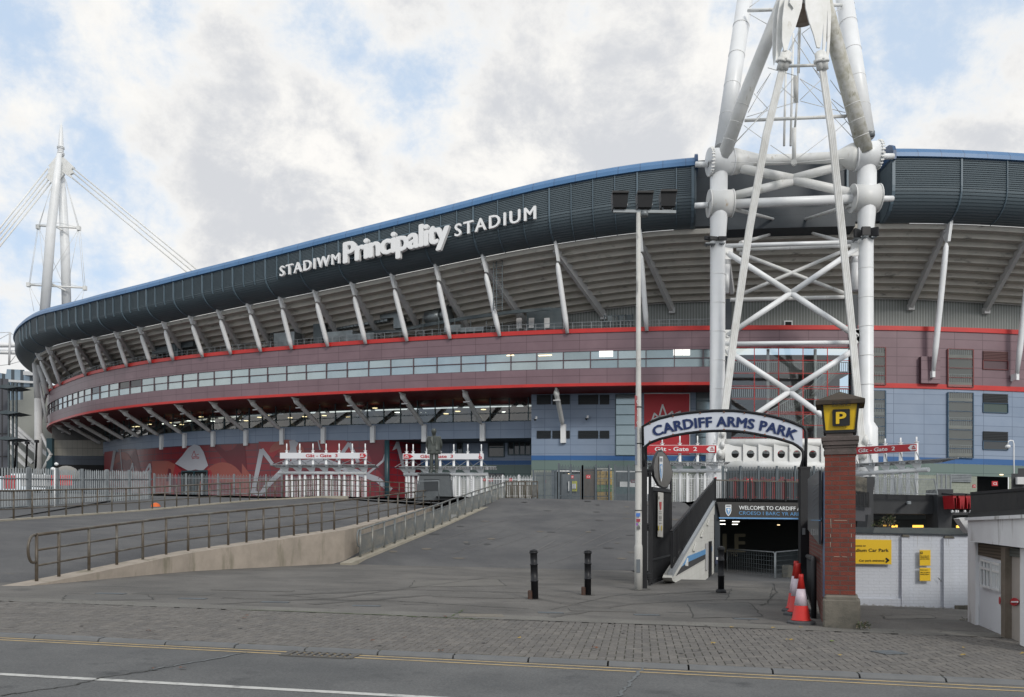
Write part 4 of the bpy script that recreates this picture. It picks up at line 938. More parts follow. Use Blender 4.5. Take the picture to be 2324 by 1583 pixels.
# ---------------------------------------------------------------- far mast
DF = 186.0
def zf(x, y, D=DF): return P(x * .3085, 244.2 + y * .3085, D)
fm = thing('steel_mast', 'distant white spire mast with cables rising behind the far left end of the stadium', 'mast', zf(430, 1500))
def tf(nm, m, a, b, r, r2=None, n=12): q = MB(); q.tube(a, b, r, r2, n); return q.build(nm, m, fm)
q = MB(); q.pipe([zf(450, 115), zf(450, 135), zf(449, 200), zf(447, 280), zf(445, 360)], [.06, .22, .42, .55, .66], 14)
for y in (290, 300, 335, 345): q.tube(zf(447, y), zf(447, y + 5), .75, n=14)
q.build('spire', m_white, fm)
q = MB(); q.pipe([zf(436, 340, DF - 2), zf(410, 600, DF - 2), zf(375, 900, DF - 2), zf(328, 1520, DF - 2)], [.5, .85, .95, 1.0], 16); q.build('leg', m_white, fm)
q = MB(); q.pipe([zf(455, 480, DF + 2), zf(462, 700, DF + 2), zf(478, 1000, DF + 2), zf(490, 1480, DF + 2)], [.5, .85, .95, .95], 16); q.build('leg', m_white, fm)
for pts, D in (([(425, 345), (355, 430), (365, 440), (350, 470), (358, 485), (340, 520), (385, 560), (400, 540), (400, 450)], DF - 1), ([(450, 350), (545, 440), (525, 455), (545, 480), (515, 490), (535, 525), (455, 475), (470, 490), (430, 545), (425, 450)], DF)):
    q = MB(); q.prism([zf(x, y, D) for x, y in pts], (0, .6, 0)); q.build('head_plate', m_white2, fm)
for k in range(4): tf('cable', m_cable, zf(350 + k * 8, 450 + k * 35), zf(-60, 960 + k * 45, DF - 20), .16)
for k, (x, y) in enumerate(((1440, 1190), (1405, 1200), (1370, 1212))): tf('cable', m_cable, zf(535 + (k % 2) * 6, 445 + k * 38), zf(x + 60, y + 44, 150), .15)
q = MB()
for (a, b) in (((280, 870), (585, 888)), ((200, 1305), (630, 1328)), ((415, 880), (460, 905)), ((375, 1295), (485, 1350))): q.tube(zf(*a), zf(*b), .2)
for x, y in ((280, 880), (580, 890), (210, 1305), (625, 1330)): q.box(zf(x, y), (.7, .7, .9))
q.build('spreader', m_white2, fm)
q = MB()
for a, b in (((380, 580), (283, 870)), ((370, 600), (290, 870)), ((470, 500), (575, 885)), ((480, 520), (583, 885)), ((275, 890), (213, 1300)), ((283, 890), (220, 1300)), ((578, 895), (615, 1325)), ((590, 895), (627, 1325)), ((290, 895), (460, 1290)), ((290, 895), (330, 1300)), ((575, 900), (380, 1220)), ((575, 905), (515, 1230)), ((213, 1310), (250, 1500)), ((215, 1310), (310, 1490)), ((622, 1335), (590, 1470)), ((618, 1335), (530, 1450)), ((280, 865), (440, 850)), ((440, 850), (585, 885)), ((205, 1300), (420, 1285)), ((420, 1285), (630, 1325))): q.tube(zf(*a), zf(*b), .05, n=4)
q.build('stay_wires', m_white2, fm)
# ---------------------------------------------------------------- ground sheets
def asph(name, c, c2, sc, dirt=None, speck=.5): 
    m = M(name, c, .92, 0, c2, sc, bump=.5, bsc=60, dirt=dirt, mix=(.38, .62), detail=14, speck=.16); return m
m_road = asph('road_asphalt', (.088, .091, .093), (.128, .130, .130), .5, ((.055, .057, .06), 1.4, .58))
m_fore = asph('forecourt_asphalt', (.098, .094, .088), (.146, .139, .129), .55, ((.055, .055, .053), .7, .57, (1, 3.5, 1)))
m_ramp = asph('ramp_asphalt', (.070, .071, .075), (.104, .104, .105), .45, ((.125, .113, .095), 1.6, .66, (.6, 2.2, 1)))
m_strip = asph('pavement_edge_concrete', (.135, .13, .12), (.17, .165, .15), .9, ((.08, .085, .06), 1.6, .62))
m_plaza = asph('plaza_asphalt', (.075, .078, .082), (.09, .092, .095), .3)
def sheet(name, pts, m, z0=None, k=K, add=0.0):
    q = MB(); p = [Vector((x, y, gz(x, z0) + add)) if z0 is not None else Vector((x, y, z)) for (x, y, *r) in pts for z in ([0] if z0 is not None else [r[0]])]
    q.add(p, [tuple(range(len(p)))]); return q
# kerb line: measured at two bearings
k0 = G(0, 1439.5); k1 = G(2324, 1548); kd = (k1 - k0).xy.normalized(); kn = Vector((-kd.y, kd.x))     # kn points away from the camera
if kn.y < 0: kn = -kn
def KL(t, o, z=0.0, dz=0.0):                   # t m along the kerb, o m beyond it
    p = k0.xy + kd * t + kn * o; return Vector((p.x, p.y, gz(p.x) + dz))
RD = -.045
q = MB(); q.quad(KL(-120, -40, dz=RD - 0), KL(140, -40, dz=RD), KL(140, 0, dz=RD), KL(-120, 0, dz=RD)); struct(q, 'road', m_road)
# far terrain under everything
q = MB(); q.quad(Vector((-900, -200, gz(-900) - .6 - 20)), Vector((900, -200, gz(900) - .6)), Vector((900, 1800, gz(900) - .6)), Vector((-900, 1800, gz(-900) - .6)))
q.v[0].z += 20; struct(q, 'ground', m_plaza)
# kerb stones with joints
m_kerb = M('kerb_stone', (.115, .12, .125), .8, 0, (.145, .148, .15), 2.5, bump=.2, dirt=((.09, .09, .085), 2.2, .6)); kb = MB(); t = -40.0
while t < 60: 
    w = .9 + random.uniform(-.02, .02); a, b = t + .012, t + w - .01; j = random.uniform(-.004, .004)
    prof = [(-.0, RD - .05), (-.0, -.035 + j), (.03, -.005 + j), (.15, .0 + j), (.15, RD - .05)]
    vs = [KL(a, o, dz=h) for o, h in prof] + [KL(b, o, dz=h) for o, h in prof]; n = 5
    kb.add(vs, [tuple(range(n)), tuple(range(2 * n - 1, n - 1, -1))] + [(i, n + i, n + (i + 1) % n, (i + 1) % n) for i in range(n)]); t += w
struct(kb, 'kerb', m_kerb)
# double yellow lines and white line
m_yel = M('yellow_road_paint', (.46, .34, .17), .8, 0, (.30, .24, .15), 7, mix=(.42, .72)); m_wl = M('white_road_paint', (.50, .50, .48), .8, 0, (.24, .24, .24), 9, mix=(.5, .72), stretch=(1, 1, 1))
def roadline(px0, py0, px1, py1, wdt, m, name, t0, t1):
    a, b = G(px0, py0, .10 + RD), G(px1, py1, .10 + RD); d = (b - a).normalized(); s = Vector((-d.y, d.x, 0)) * wdt / 2; q = MB(); a2, b2 = a + d * t0, b + d * t1
    for p in (a2, b2): p.z = gz(p.x) + RD + .004
    n = 30; p = [a2 + (b2 - a2) * i / n for i in range(n + 1)]
    for u, v in zip(p, p[1:]):
        e = [random.uniform(-.006, .006) for _ in range(2)]; q.quad(u - s, v - s, v + s, u + s)
    return struct(q, name, m)
roadline(0, 1448.5, 2324, 1562.5, .05, m_yel, 'road_marking', -30, 30); roadline(0, 1453, 2324, 1570, .05, m_yel, 'road_marking', -30, 30)
a = G(0, 1531, .10 + RD); roadline(0, 1531, 775, 1573, .105, m_wl, 'road_marking', -30, 1.6)
# block paving laid herringbone, each block real
def cross(px, py): 
    p = G(px, py); v = p.xy - k0.xy; return v.dot(kd), v.dot(kn)
tA, oA = cross(775, 1392.6); tB, oB = cross(1551, 1421.0)
def edge_o(t): return oA + (oB - oA) * (t - tA) / (tB - tA)
blk = [M('block_paver_%d' % i, c, .9, 0, tuple(v * .8 for v in c), 6, bump=.25, bsc=90, speck=.12) for i, c in enumerate(((.155, .146, .135), (.142, .134, .125), (.168, .157, .144), (.130, .123, .116)))]
pv = MB(); g = .0035; W_, L_ = .105, .21
def paver(x, y, w, l):
    cx, cy = x + w / 2, y + l / 2
    if cy < .15 or cy > edge_o(cx) or not (-3.0 < cx < 17.2): return
    pv.mat(random.choices(blk, (5, 4, 2, 3))[0]); h = random.uniform(-.0015, .0015); tx, ty = random.uniform(-.0018, .0018), random.uniform(-.0018, .0018)
    y0, y1 = max(y, .155), min(y + l, edge_o(cx)); x0, x1 = x + g, x + w - g; y0 += g; y1 -= g
    c = .004; f = lambda a, b, z: KL(a, b, dz=z + h + tx * (a - cx) / w * 2 + ty * (b - cy) / l * 2)
    vs = [f(x0, y0, -.009), f(x1, y0, -.012), f(x1, y1, -.012), f(x0, y1, -.012), f(x0 + c, y0 + c, 0), f(x1 - c, y0 + c, 0), f(x1 - c, y1 - c, 0), f(x0 + c, y1 - c, 0)]
    pv.add(vs, [(4, 5, 6, 7), (0, 1, 5, 4), (1, 2, 6, 5), (2, 3, 7, 6), (3, 0, 4, 7)], smooth=False)
u = W_
for i in range(-60, 220):                      # 90 degree herringbone
    for j in range(-10, 60):
        k = (i - j) % 4
        if k == 0: paver(i * u, j * u, 2 * u, u)
        elif k == 2 and False: pass
        if k == 3: paver(i * u, j * u, u, 2 * u) if (i - j) % 4 == 3 else None
pv.build('pavement', None)['kind'] = 'structure'
m_sand = M('joint_sand', (.06, .06, .052), .95, 0, (.062, .075, .04), 3)
q = MB(); q.quad(KL(-40, .15, dz=-.010), KL(60, .15, dz=-.010), KL(60, 4.6, dz=-.010), KL(-40, edge_o(-40) if edge_o(-40) < 5 else 4, dz=-.010)); struct(q, 'paving_bed', m_sand)
# left end: big flags
q = MB(); fl = M('flagstone', (.125, .12, .105), .9, 0, (.10, .10, .085), 1.5, bump=.2, dirt=((.06, .075, .04), 2, .64))
t = -14.0
while t < -2.9:
    for r in range(4):
        o0 = .16 + r * .62; q.add([KL(t + .008, o0, dz=0), KL(t + .9 - .008, o0, dz=0), KL(t + .9 - .008, o0 + .605, dz=0), KL(t + .008, o0 + .605, dz=0)], [(0, 1, 2, 3)])
    t += .9
struct(q, 'flagstones', fl)
# concrete edging strip with cracks, then forecourt asphalt
m_crack = M('crack', (.048, .048, .044), .95); m_moss = M('moss', (.06, .10, .02), .95)
q = MB(); n = 60
for i in range(n):
    a, b = lerp(-14, 17.2, i / n), lerp(-14, 17.2, (i + 1) / n); ea, eb = edge_o(a), edge_o(b)
    q.quad(KL(a, ea, dz=.002), KL(b, eb, dz=.002), KL(b, eb + .62, dz=.004), KL(a, ea + .62, dz=.004))
struct(q, 'edging_strip', m_strip)
FA = gz
q = MB(); pts = []
for i in range(41):
    t = lerp(-60, 60, i / 40); pts.append(KL(t, max(edge_o(t), .2) + .6 if t < 17 else edge_o(17) + .6, dz=0))
q.add(pts + [Vector((60, 40, gz(60))), Vector((-60, 40, gz(-60)))], [tuple(range(len(pts) + 2))]); 
# ---- forecourt is cut where the walk dips to the underpass: build it from pieces instead
q = MB(); dipY = 25.6
def fp(x, y, d=0): return Vector((x, y, gz(x) + d))
nx = 60
xs = [lerp(-60, 60, i / nx) for i in range(nx + 1)]
def edgeY(x):                                 # y of the edging strip's far side at x
    lo, hi = 0.0, 40.0
    for _ in range(30):
        m = (lo + hi) / 2; v = Vector((x, m)) - k0.xy; t, o = v.dot(kd), v.dot(kn)
        if o < edge_o(max(-14, min(17.2, t))) + .6: lo = m
        else: hi = m
    return lo
for a, b in zip(xs, xs[1:]):
    far = 30.2 if b < 4.2 else 23.5
    q.quad(fp(a, edgeY(a)), fp(b, edgeY(b)), fp(b, far), fp(a, far))
q.quad(fp(4.0, 23.5), fp(12, 23.5), fp(12, 25.8), fp(4.0, 25.8)); q.quad(fp(2, 23.4, -.002), fp(4.2, 23.4, -.002), fp(4.2, 30.2, -.002), fp(2, 30.2, -.002))
struct(q, 'forecourt', m_fore)
q = MB(); q.quad(fp(4.0, 25.8), fp(12, 25.8), fp(12.5, 36, -1.3), fp(4.4, 36, -1.3)); q.quad(fp(4.4, 36, -1.3), fp(12.5, 36, -1.3), fp(30, 80, -1.8), fp(4.4, 80, -1.8)); struct(q, 'underpass_path', m_fore)
# ramps up to the plaza
def pz(x, z0=3.2): return z0 - K * x
rA = P(817, 1266, 31); rB = P(1146, 1134, 50)
FT = [Vector((-6.4, 30.2, gz(-6.4))), Vector((4.3, 30.2, gz(4.3)))]
q = MB(); n = 12; wr = (Vector((4.55, 24, 0)), Vector((10.0, 42, 0)))
rows = []
for i in range(n + 1):
    t = i / n; y = lerp(30.2, 50.5, t); xl = lerp(-6.6, -.2, t); xr = lerp(4.3, 9.9, (y - 23.2) / 18.8) - .14 if y < 42 else 9.9
    zz = lerp(.10, 3.2, t) if t < .86 else lerp(.10, 3.2, .86) + (1 - .86) * 3.1 * (1 - (1 - (t - .86) / .14) ** 2 * .0 - 0) * ((t - .86) / .14) * (1.0)
    zz = .10 + 3.1 * (t if t < .8 else .8 + .2 * (1 - (1 - (t - .8) / .2) ** 2) * .95 + .2 * .05 * (t - .8) / .2)
    rows.append((Vector((xl, y, zz - K * xl)), Vector((xr, y, zz - K * xr))))
for a, b in zip(rows, rows[1:]): q.quad(a[0], a[1], b[1], b[0])
q.smooth = True; struct(q, 'ramp', m_ramp)
q = MB(); zt3 = 3.2 - .0
q.quad(Vector((-110, 72, pz(-110))), Vector((60, 72, pz(60))), Vector((60, 130, pz(60))), Vector((-110, 200, pz(-110))))
q.quad(Vector((-.4, 50.5, pz(-.4))), Vector((10.4, 50.5, pz(10.4))), Vector((10.4, 72, pz(10.4))), Vector((-.4, 72, pz(-.4))))
q.quad(Vector((-14, 56, pz(-14))), Vector((-.4, 56, pz(-.4))), Vector((-.4, 72, pz(-.4))), Vector((-14, 72, pz(-14))))
q.quad(Vector((-110, 60, pz(-110))), Vector((-14, 60, pz(-14))), Vector((-14, 72, pz(-14))), Vector((-110, 72, pz(-110))))
q.quad(Vector((10.4, 43, pz(10.4))), Vector((60, 43, pz(60))), Vector((60, 72, pz(60))), Vector((10.4, 72, pz(10.4))))
q.quad(Vector((-4.5, 50, pz(-4.5) - .02)), Vector((-.2, 50, pz(-.2) - .02)), Vector((-.2, 56, pz(-.2) - .02)), Vector((-4.5, 56, pz(-4.5) - .02)))
q.quad(Vector((-14, 58.2, pz(-14) - .1)), Vector((.2, 58.2, pz(.2) - .1)), Vector((.2, 73, pz(.2) - .1)), Vector((-14, 73, pz(-14) - .1)))
q.quad(Vector((-12.5, 54.8, pz(-12.5) - .12)), Vector((-4.3, 54.8, pz(-4.3) - .35)), Vector((-4.3, 58.3, pz(-4.3) - .1)), Vector((-12.5, 58.3, pz(-12.5) - .1)))
struct(q, 'plaza', m_plaza)
# left ramp surface between front rail and rear rail
FR = [P(72, 1326, 18.6), P(400, 1258, 24.2), P(775, 1203, 31.2), P(1014, 1142, 60.0)]
BR = [P(-260, 1197, 25.5), P(30, 1179, 33), P(300, 1160, 41.5), P(560, 1136.5, 51), P(727, 1127, 55)]
def along(pl, t):
    Ls = [(b - a).length for a, b in zip(pl, pl[1:])]; d = t * sum(Ls)
    for (a, b), l in zip(zip(pl, pl[1:]), Ls):
        if d <= l: return a + (b - a) * (d / l)
        d -= l
    return pl[-1].copy()
q = MB(); n = 24
F2 = [P(20, 1330, 18.0)] + FR
def zramp(y):                                  # long slope of the left ramp
    return .12 + (y - 17.5) * .078 if y < 33 else min(3.2, 1.33 + (y - 33) * .105)
a0 = [along(FR, i / n) for i in range(n + 1)]
vs = []
for i in range(n + 1):
    y = lerp(16.5, 60, i / n)
    # front edge x at this y
    def xat(pl, y):
        for a, b in zip(pl, pl[1:]):
            if a.y <= y <= b.y: t = (y - a.y) / (b.y - a.y); return lerp(a.x, b.x, t), lerp(a.z, b.z, t)
        return (pl[0].x, pl[0].z) if y < pl[0].y else (pl[-1].x, pl[-1].z)
    xf, zf_ = xat(FR, y); xb, zbk = xat(BR, y)
    if y < FR[0].y: zf_ = FR[0].z - (FR[0].y - y) * .08; 
    if y < BR[0].y: xb = BR[0].x - (BR[0].y - y) * .6; zbk = BR[0].z - (BR[0].y - y) * .08
    if y > 55: xb = -12.4
    vs.append((Vector((xf, y, zf_ - .05)), Vector((xb, y, zbk - .04))))
for a, b in zip(vs, vs[1:]): q.quad(a[1], a[0], b[0], b[1])
a = vs[0]; q.quad(a[1] + Vector((-30, 0, .3)), a[1], vs[10][1], vs[10][1] + Vector((-40, 0, .6)))
q.smooth = True; struct(q, 'left_ramp', m_ramp)
# ground behind the left ramp up to the palisade
q = MB(); bb = [BR[0] + Vector((-20, -10, -.3))] + BR
for a, b in zip(bb, bb[1:]): q.quad(a + Vector((-.3, .3, -.35)), b + Vector((-.3, .3, -.35)), Vector((b.x * 1.25 - 3, 62, pz(b.x * 1.25 - 3) + .02)), Vector((a.x * 1.7 - 3, 62, pz(a.x * 1.7 - 3) + .02)))
q.quad(Vector((-140, 30, 3.6)), Vector((-60, 22, 1.5)), Vector((-60, 63, 4.55)), Vector((-140, 63, 6.4))); struct(q, 'service_yard', m_plaza)
# concrete retaining wall under the front rail
m_rw = M('retaining_concrete', (.37, .32, .27), .92, 0, (.28, .245, .205), 1.6, bump=.35, bsc=25, dirt=((.20, .18, .135), 1.5, .56, (1.4, 1.4, .35)))
wt = [P(55, 1330, 18.6), P(105, 1337, 18.2), P(400, 1303, 0.1), P(640, 1290, .1), P(810, 1273, .1)]
q = MB(); n = 26; W = .42
top = [P(lerp(60, 815, i / n), 1325 - 0, 1) for i in range(n + 1)]
fr = [FR[0] + Vector((-.45, -.7, -.06))] + [a for a in FR[1:3]] + [P(1014, 1142, 60.0)]
for i in range(n):
    ya, yb = lerp(18.0, 60, i / n), lerp(18.0, 60, (i + 1) / n)
    def wp(y):
        x, z = xat(FR, y); 
        if y < FR[0].y: x = FR[0].x - .12 - (FR[0].y - y) * .1; z = FR[0].z - (FR[0].y - y) * .08
        return x, z
    (xa, za), (xb, zb2) = wp(ya), wp(yb)
    o1, o2 = .32, -.16
    A = [Vector((xa - .16, ya, gz(xa) - .5)), Vector((xa + o1, ya - .12, gz(xa) - .5)), Vector((xb + o1, yb - .12, gz(xb) - .5)), Vector((xb - .16, yb, gz(xb) - .5))]
    B_ = [Vector((xa - .16, ya, za + .05)), Vector((xa + o1, ya - .12, za + .02)), Vector((xb + o1, yb - .12, zb2 + .02)), Vector((xb - .16, yb, zb2 + .05))]
    q.hexa(A + B_)
solo(q, 'retaining_wall', m_rw, 'long low weathered buff concrete wall rising under the brown handrail', 'wall', (FR[0].x, FR[0].y, gz(FR[0].x)))
# low kerb wall along the rear rail, and along the ramp rail
def kerbwall(pl, w, h, name, m, label, loc):
    q = MB()
    for a, b in zip(pl, pl[1:]): q.beam(a + Vector((0, 0, -h / 2 + .02)), b + Vector((0, 0, -h / 2 + .02)), w, h)
    return solo(q, name, m, label, 'kerb wall', loc)
m_kw = M('pale_kerb_concrete', (.36, .33, .27), .9, 0, (.28, .26, .21), 2, dirt=((.16, .16, .10), 1.2, .6))
kerbwall(BR + [P(790, 1127, 55)], .35, .5, 'kerb_wall', m_kw, 'pale concrete kerb wall under the far brown handrail on the left', BR[1])
RR = [P(785, 1279, 29.6), P(820, 1265, 31.2), P(980, 1202, 38), P(1085, 1157, 45), P(1146, 1134.5, 50), P(1222, 1133, 51.5)]
kerbwall(RR, .4, .55, 'kerb_wall', m_kw, 'pale mossy concrete kerb climbing beside the dark central ramp', RR[0])
# ---------------------------------------------------------------- handrails
def rail(pl, xs, hgt, name, label, mat, rails=(.36, .68), curl=False, bars=0, grp=None, post=.072, sq=False):
    root = thing(name, label, 'railing', pl[0]); bases = []
    for px in xs:                              # post bases by bearing along the polyline
        lo, hi = 0.0, 1.0
        for _ in range(40):
            m_ = (lo + hi) / 2; p = along(pl, m_)
            if CX + F * p.x / p.y < px: lo = m_
            else: hi = m_
        bases.append(along(pl, lo))
    for b in bases: q = MB(); q.tube(b - Vector((0, 0, .1)), b + Vector((0, 0, hgt)), post * .5, n=8) if not sq else q.beam(b, b + Vector((0, 0, hgt)), post, post, up=(0, 1, 0)); q.build('post', mat, root)
    q = MB(); tp = [b + Vector((0, 0, hgt)) for b in bases]
    if curl: 
        d = (tp[0] - tp[1]).normalized(); e = tp[0]; r = .30
        arc = [e + d * (.10 + .16 * math.sin(R(a))) - Vector((0, 0, r * (1 - math.cos(R(a))))) for a in range(0, 181, 20)]; arc = [e + d * .0 ] + arc + [e - Vector((0, 0, 2 * r)) + d * .0]
        q.pipe(arc, .03, 8)
    q.pipe(tp, .036, 8); q.build('handrail', mat, root)
    for f in rails:
        q = MB(); q.pipe([b + Vector((0, 0, hgt * f)) for b in bases], .026, 6); q.build('rail', mat, root)
    if bars:
        for a, b in zip(bases, bases[1:]):
            q = MB(); L_ = (b - a).length; n = bars; u = (b - a) * (.06); a2, b2 = a + u, b - u
            for h in (.12, hgt - .22): q.beam(a2 + Vector((0, 0, h)), b2 + Vector((0, 0, h)), .035, .035)
            for i in range(n + 1): p = a2 + (b2 - a2) * i / n; q.beam(p + Vector((0, 0, .12)), p + Vector((0, 0, hgt - .22)), .028, .028, up=(0, 1, 0))
            q.build('bar_panel', mat, root)
    return root
zxl = lambda z: z * .3337
fx = [83, 133.6, 202, 265, 324, 377, 427, 474.5, 518, 559.5, 598, 633.5, 667, 699, 730, 758.5] + [549.5 + .3085 * z for z in (848, 928, 1004, 1075, 1145, 1210, 1270, 1333, 1390, 1447, 1505)]
fx = sorted(set(fx))
rail(FR, fx, 1.06, 'handrail_fence', 'worn brown three-rail handrail with looped end along the buff concrete wall', m_rail_b, curl=True)
bx = [-60, -15, 31, 73, 111, 150, 187, 221, 254, 286, 316, 346, 374, 401, 427, 452, 476, 500, 523, 545, 566, 586, 605, 624, 642, 660, 678, 694, 710, 726]
rail(BR, bx, 1.1, 'handrail_fence', 'thin brown three-rail handrail across the far side of the left ramp', m_rail_b)
rx = [549.5 + .3085 * z for z in (868, 958, 1045, 1122, 1200, 1272, 1342, 1407, 1468, 1527, 1585, 1640, 1690, 1740, 1787, 1833, 1880, 1935)]
rail(RR[:5], rx, 1.02, 'handrail_fence', 'grey handrail with close vertical bars climbing beside the central ramp', m_rail_g, rails=(), curl=True, bars=10, post=.09)
rail([P(1147, 1134.5, 50), P(1222, 1133, 51.5)], [1148, 1162, 1177, 1192, 1207, 1220], 1.05, 'handrail_fence', 'short flat barred railing at the crest of the central ramp', m_rail_b, rails=(), bars=6)
rail([P(728, 1128, 56), P(945, 1131, 66)], [731, 752, 774, 796, 818, 840, 862, 884, 906, 928, 942], 1.15, 'handrail_fence', 'brown handrail at the plaza edge left of the bronze statue', m_rail_b)
# ---------------------------------------------------------------- grey palisade fence on the left
pf = thing('palisade_fence', 'tall galvanised palisade fence with pointed pales across the left of the yard', 'fence', P(0, 1180, 41))
PFp = [P(-90, 1186, 38), P(0, 1176, 41), P(170, 1165, 48), P(345, 1153, 57)]
q = MB(); n = 84
for i in range(n):
    p = along(PFp, i / n); h = 2.35 + random.uniform(-.03, .03); w = .07; a = Vector((.9, .44, 0)).normalized()
    q.mat(m_galv); s = a * w / 2; b0 = p + Vector((0, 0, .02)); t = Vector((0, 0, h)); f = Vector((-.02, -.02, 0)) * 1.0
    q.prism([b0 - s, b0 + s, b0 + s + t, b0 + t + Vector((0, 0, .1)), b0 - s + t], Vector((.012, -.02, 0)))
q.build('pales', m_galv, pf)['kind'] = 'stuff' if False else ''
del pf.children[0]['kind']
for h in (.5, 1.9):
    q = MB(); q.pipe([p + Vector((.03, .05, h)) for p in PFp], .035, 4); q.build('rail', m_galv, pf)
for i in range(8): p = along(PFp, i / 7.2); q = MB(); q.beam(p + Vector((.05, .08, 0)), p + Vector((.05, .08, 2.5)), .14, .14, up=(0, 1, 0)); q.build('post', m_galv, pf)
# ---------------------------------------------------------------- bollards
def bollard(px, py, ph, label, lean=0, foot=True):
    p = G(px, py); h = ph / F * p.y; b = thing('bollard', label, 'bollard', p, 'black bollards across the forecourt'); r = .075
    q = MB(); pr = [(r * 1.0, -.05), (r * 1.0, h * .35), (r * 1.12, h * .352), (r * 1.12, h * .375), (r, h * .378), (r, h * .68), (r * 1.12, h * .682), (r * 1.12, h * .705), (r * .97, h * .71), (r * .97, h * .915), (r * 1.22, h * .92), (r * 1.22, h * .94), (r * 1.1, h * .955)]
    q.lathe(p, pr, 20); q.build('shaft', m_black, b)
    q = MB(); q.lathe(p, [(r * 1.12, h * .955), (r * 1.1, h * .975), (r * .8, h * .985), (r * .5, h), (.01, h * 1.003)], 20); q.build('cap', m_black, b)
    if foot: q = MB(); q.bev(p + Vector((-.10, -.02, .09)), (.09, .1, .2), .02); q.build('lock_box', M('rusty_iron', (.08, .035, .02), .8, 0, (.03, .03, .03), 9), b)
    else: q = MB(); q.lathe(p, [(r * 1.7, -.01), (r * 1.7, .05), (r * 1.3, .09)], 16); q.build('base', m_black, b)
    return b
b1_ = bollard(1214, 1360, 113, 'black ringed bollard with a rusty foot, leftmost and nearest of three')
b1_.rotation_euler = (0, R(-1.6), 0)
bollard(1334, 1351, 102.5, 'black ringed bollard with a rusty foot, in the middle of three'); bollard(1636.5, 1346, 106, 'black bollard with a flared base in front of the underpass', foot=False)
# ---------------------------------------------------------------- ground details
m_iron = M('iron_cover', (.088, .085, .08), .85, .0, (.12, .115, .106), 8)
def cover(px, py, w, d, m, name, label, cat, rz=.06, dz=.006, slots=0, z0=.10):
    p = G(px, py, z0); q = MB(); p.z += dz
    if slots:
        q.mat(m_dark); q.box(p - Vector((0, 0, .004)), (w, d, .004), rz); q.mat(m)
        for i in range(slots): t = (i + .5) / slots - .5; q.box(p + Vector((math.cos(rz) * t * w, math.sin(rz) * t * w, .002)), (w / slots * .5, d, .01), rz)
        for sg in (-1, 1): q.box(p + Vector((-math.sin(rz) * sg * d / 2, math.cos(rz) * sg * d / 2, .003)), (w, .03, .012), rz); q.box(p + Vector((math.cos(rz) * sg * w / 2, math.sin(rz) * sg * w / 2, .003)), (.03, d, .012), rz)
    else: q.box(p, (w, d, .006), rz)
    for v in q.v: v.z -= K * (v.x - p.x)
    return solo(q, name, m, label, cat, p)
m_cov = M('blue_grey_cover', (.12, .14, .155), .6, .3, (.09, .1, .11), 6)
for px, py, l in ((416, 1347.5, 'small blue-grey cover plate nearest the looped handrail end'), (438 + 0, 1359, ''), (627, 1367, 'small cover plate on the forecourt below the brown drain cover'), (832, 1375.5, 'small cover plate left of the broken edging patch'), (1038 + 0, 1376 + 0, ''), (1555, 1417.5, ''), (1577, 1387 - 0, '')):
    pass
for px, py, w, l in ((252, 1348, .55, 'blue-grey access plate in the asphalt, leftmost on the forecourt'), (438, 1359.5, .5, 'blue-grey access plate second from the left on the forecourt'), (625, 1367.5, .5, 'blue-grey access plate third from the left on the forecourt'), (832, 1376, .5, 'blue-grey access plate nearest the broken concrete edging patch'),
                     (1250, 1391.5, .45, 'blue-grey access plate in front of the leftmost bollard'), (1468, 1396.5, .45, 'blue-grey access plate in front of the white lamp pole'), (1692, 1405.5, .42, 'blue-grey access plate left of the traffic cones')):
    cover(px, py, w, .2, m_cov, 'access_cover', l, 'cover plate', rz=.02)
cover(1366, 1386, 1.2, .45, m_iron, 'manhole_cover', 'dark rectangular manhole cover in front of the middle bollard', 'manhole cover', rz=.03)
cover(1075, 1356, 1.7, .28, m_iron, 'drain_cover', 'long dark patterned cover left of the leftmost bollard', 'drain cover', rz=0)
cover(575, 1340.5, 1.7, .35, m_iron, 'drain_cover', 'dark patterned cover in front of the buff concrete wall', 'drain cover', rz=0)
cover(730, 1486.5, .85, .42, m_iron, 'drain_grate', 'slotted iron drain grate by the kerb on the double yellow lines', 'drain grate', rz=math.atan2(kd.y, kd.x), slots=9, z0=.10 + RD)
cover(2017, 1482, .34, .3, m_cov, 'stopcock_cover', 'small square cover set in the block paving right of the pillar', 'cover plate', rz=.3)
cover(1092, 1397.5, .75, .42, M('patch_concrete', (.2, .18, .15), .95, 0, (.15, .14, .12), 12), 'concrete_patch', 'pale broken concrete patch in the pavement edging', 'patch', rz=.1)
cover(395, 1348.5, 1.5, .45, M('dark_patch', (.085, .083, .078), .95), 'asphalt_patch', 'dark trapezoid asphalt repair before the buff wall', 'patch', rz=0, dz=.002)
# cracks and repair seams as thin inlays
def seam(pts, w, m, name, label, z0=.10, dz=.006):
    q = MB(); pp = [G(x, y, z0) for x, y in pts]; fine = []
    for a, b in zip(pp, pp[1:]):
        for i in range(8): p = a + (b - a) * i / 8; fine.append(p + Vector((random.uniform(-.03, .03), random.uniform(-.04, .04), 0)))
    fine.append(pp[-1])
    for a, b in zip(fine, fine[1:]):
        d = (b - a).normalized(); s = Vector((-d.y, d.x, 0)) * w * random.uniform(.5, 1.2); e = Vector((0, 0, dz)); q.quad(a - s + e, b - s + e, b + s + e, a + s + e)
    o = struct(q, name, m); return o
rz_ = .10 + RD
seam([(0, 1579), (150, 1560), (240, 1538), (330, 1524), (420, 1508)], .012, m_crack, 'road_crack', '', rz_); seam([(330, 1524), (440, 1504), (560, 1482)], .022, M('sealed_seam', (.13, .14, .145), .8), 'road_seam', '', rz_)
seam([(1404, 1583), (1420, 1562), (1440, 1535), (1470, 1512)], .02, MATS['sealed_seam'], 'road_seam', '', rz_)
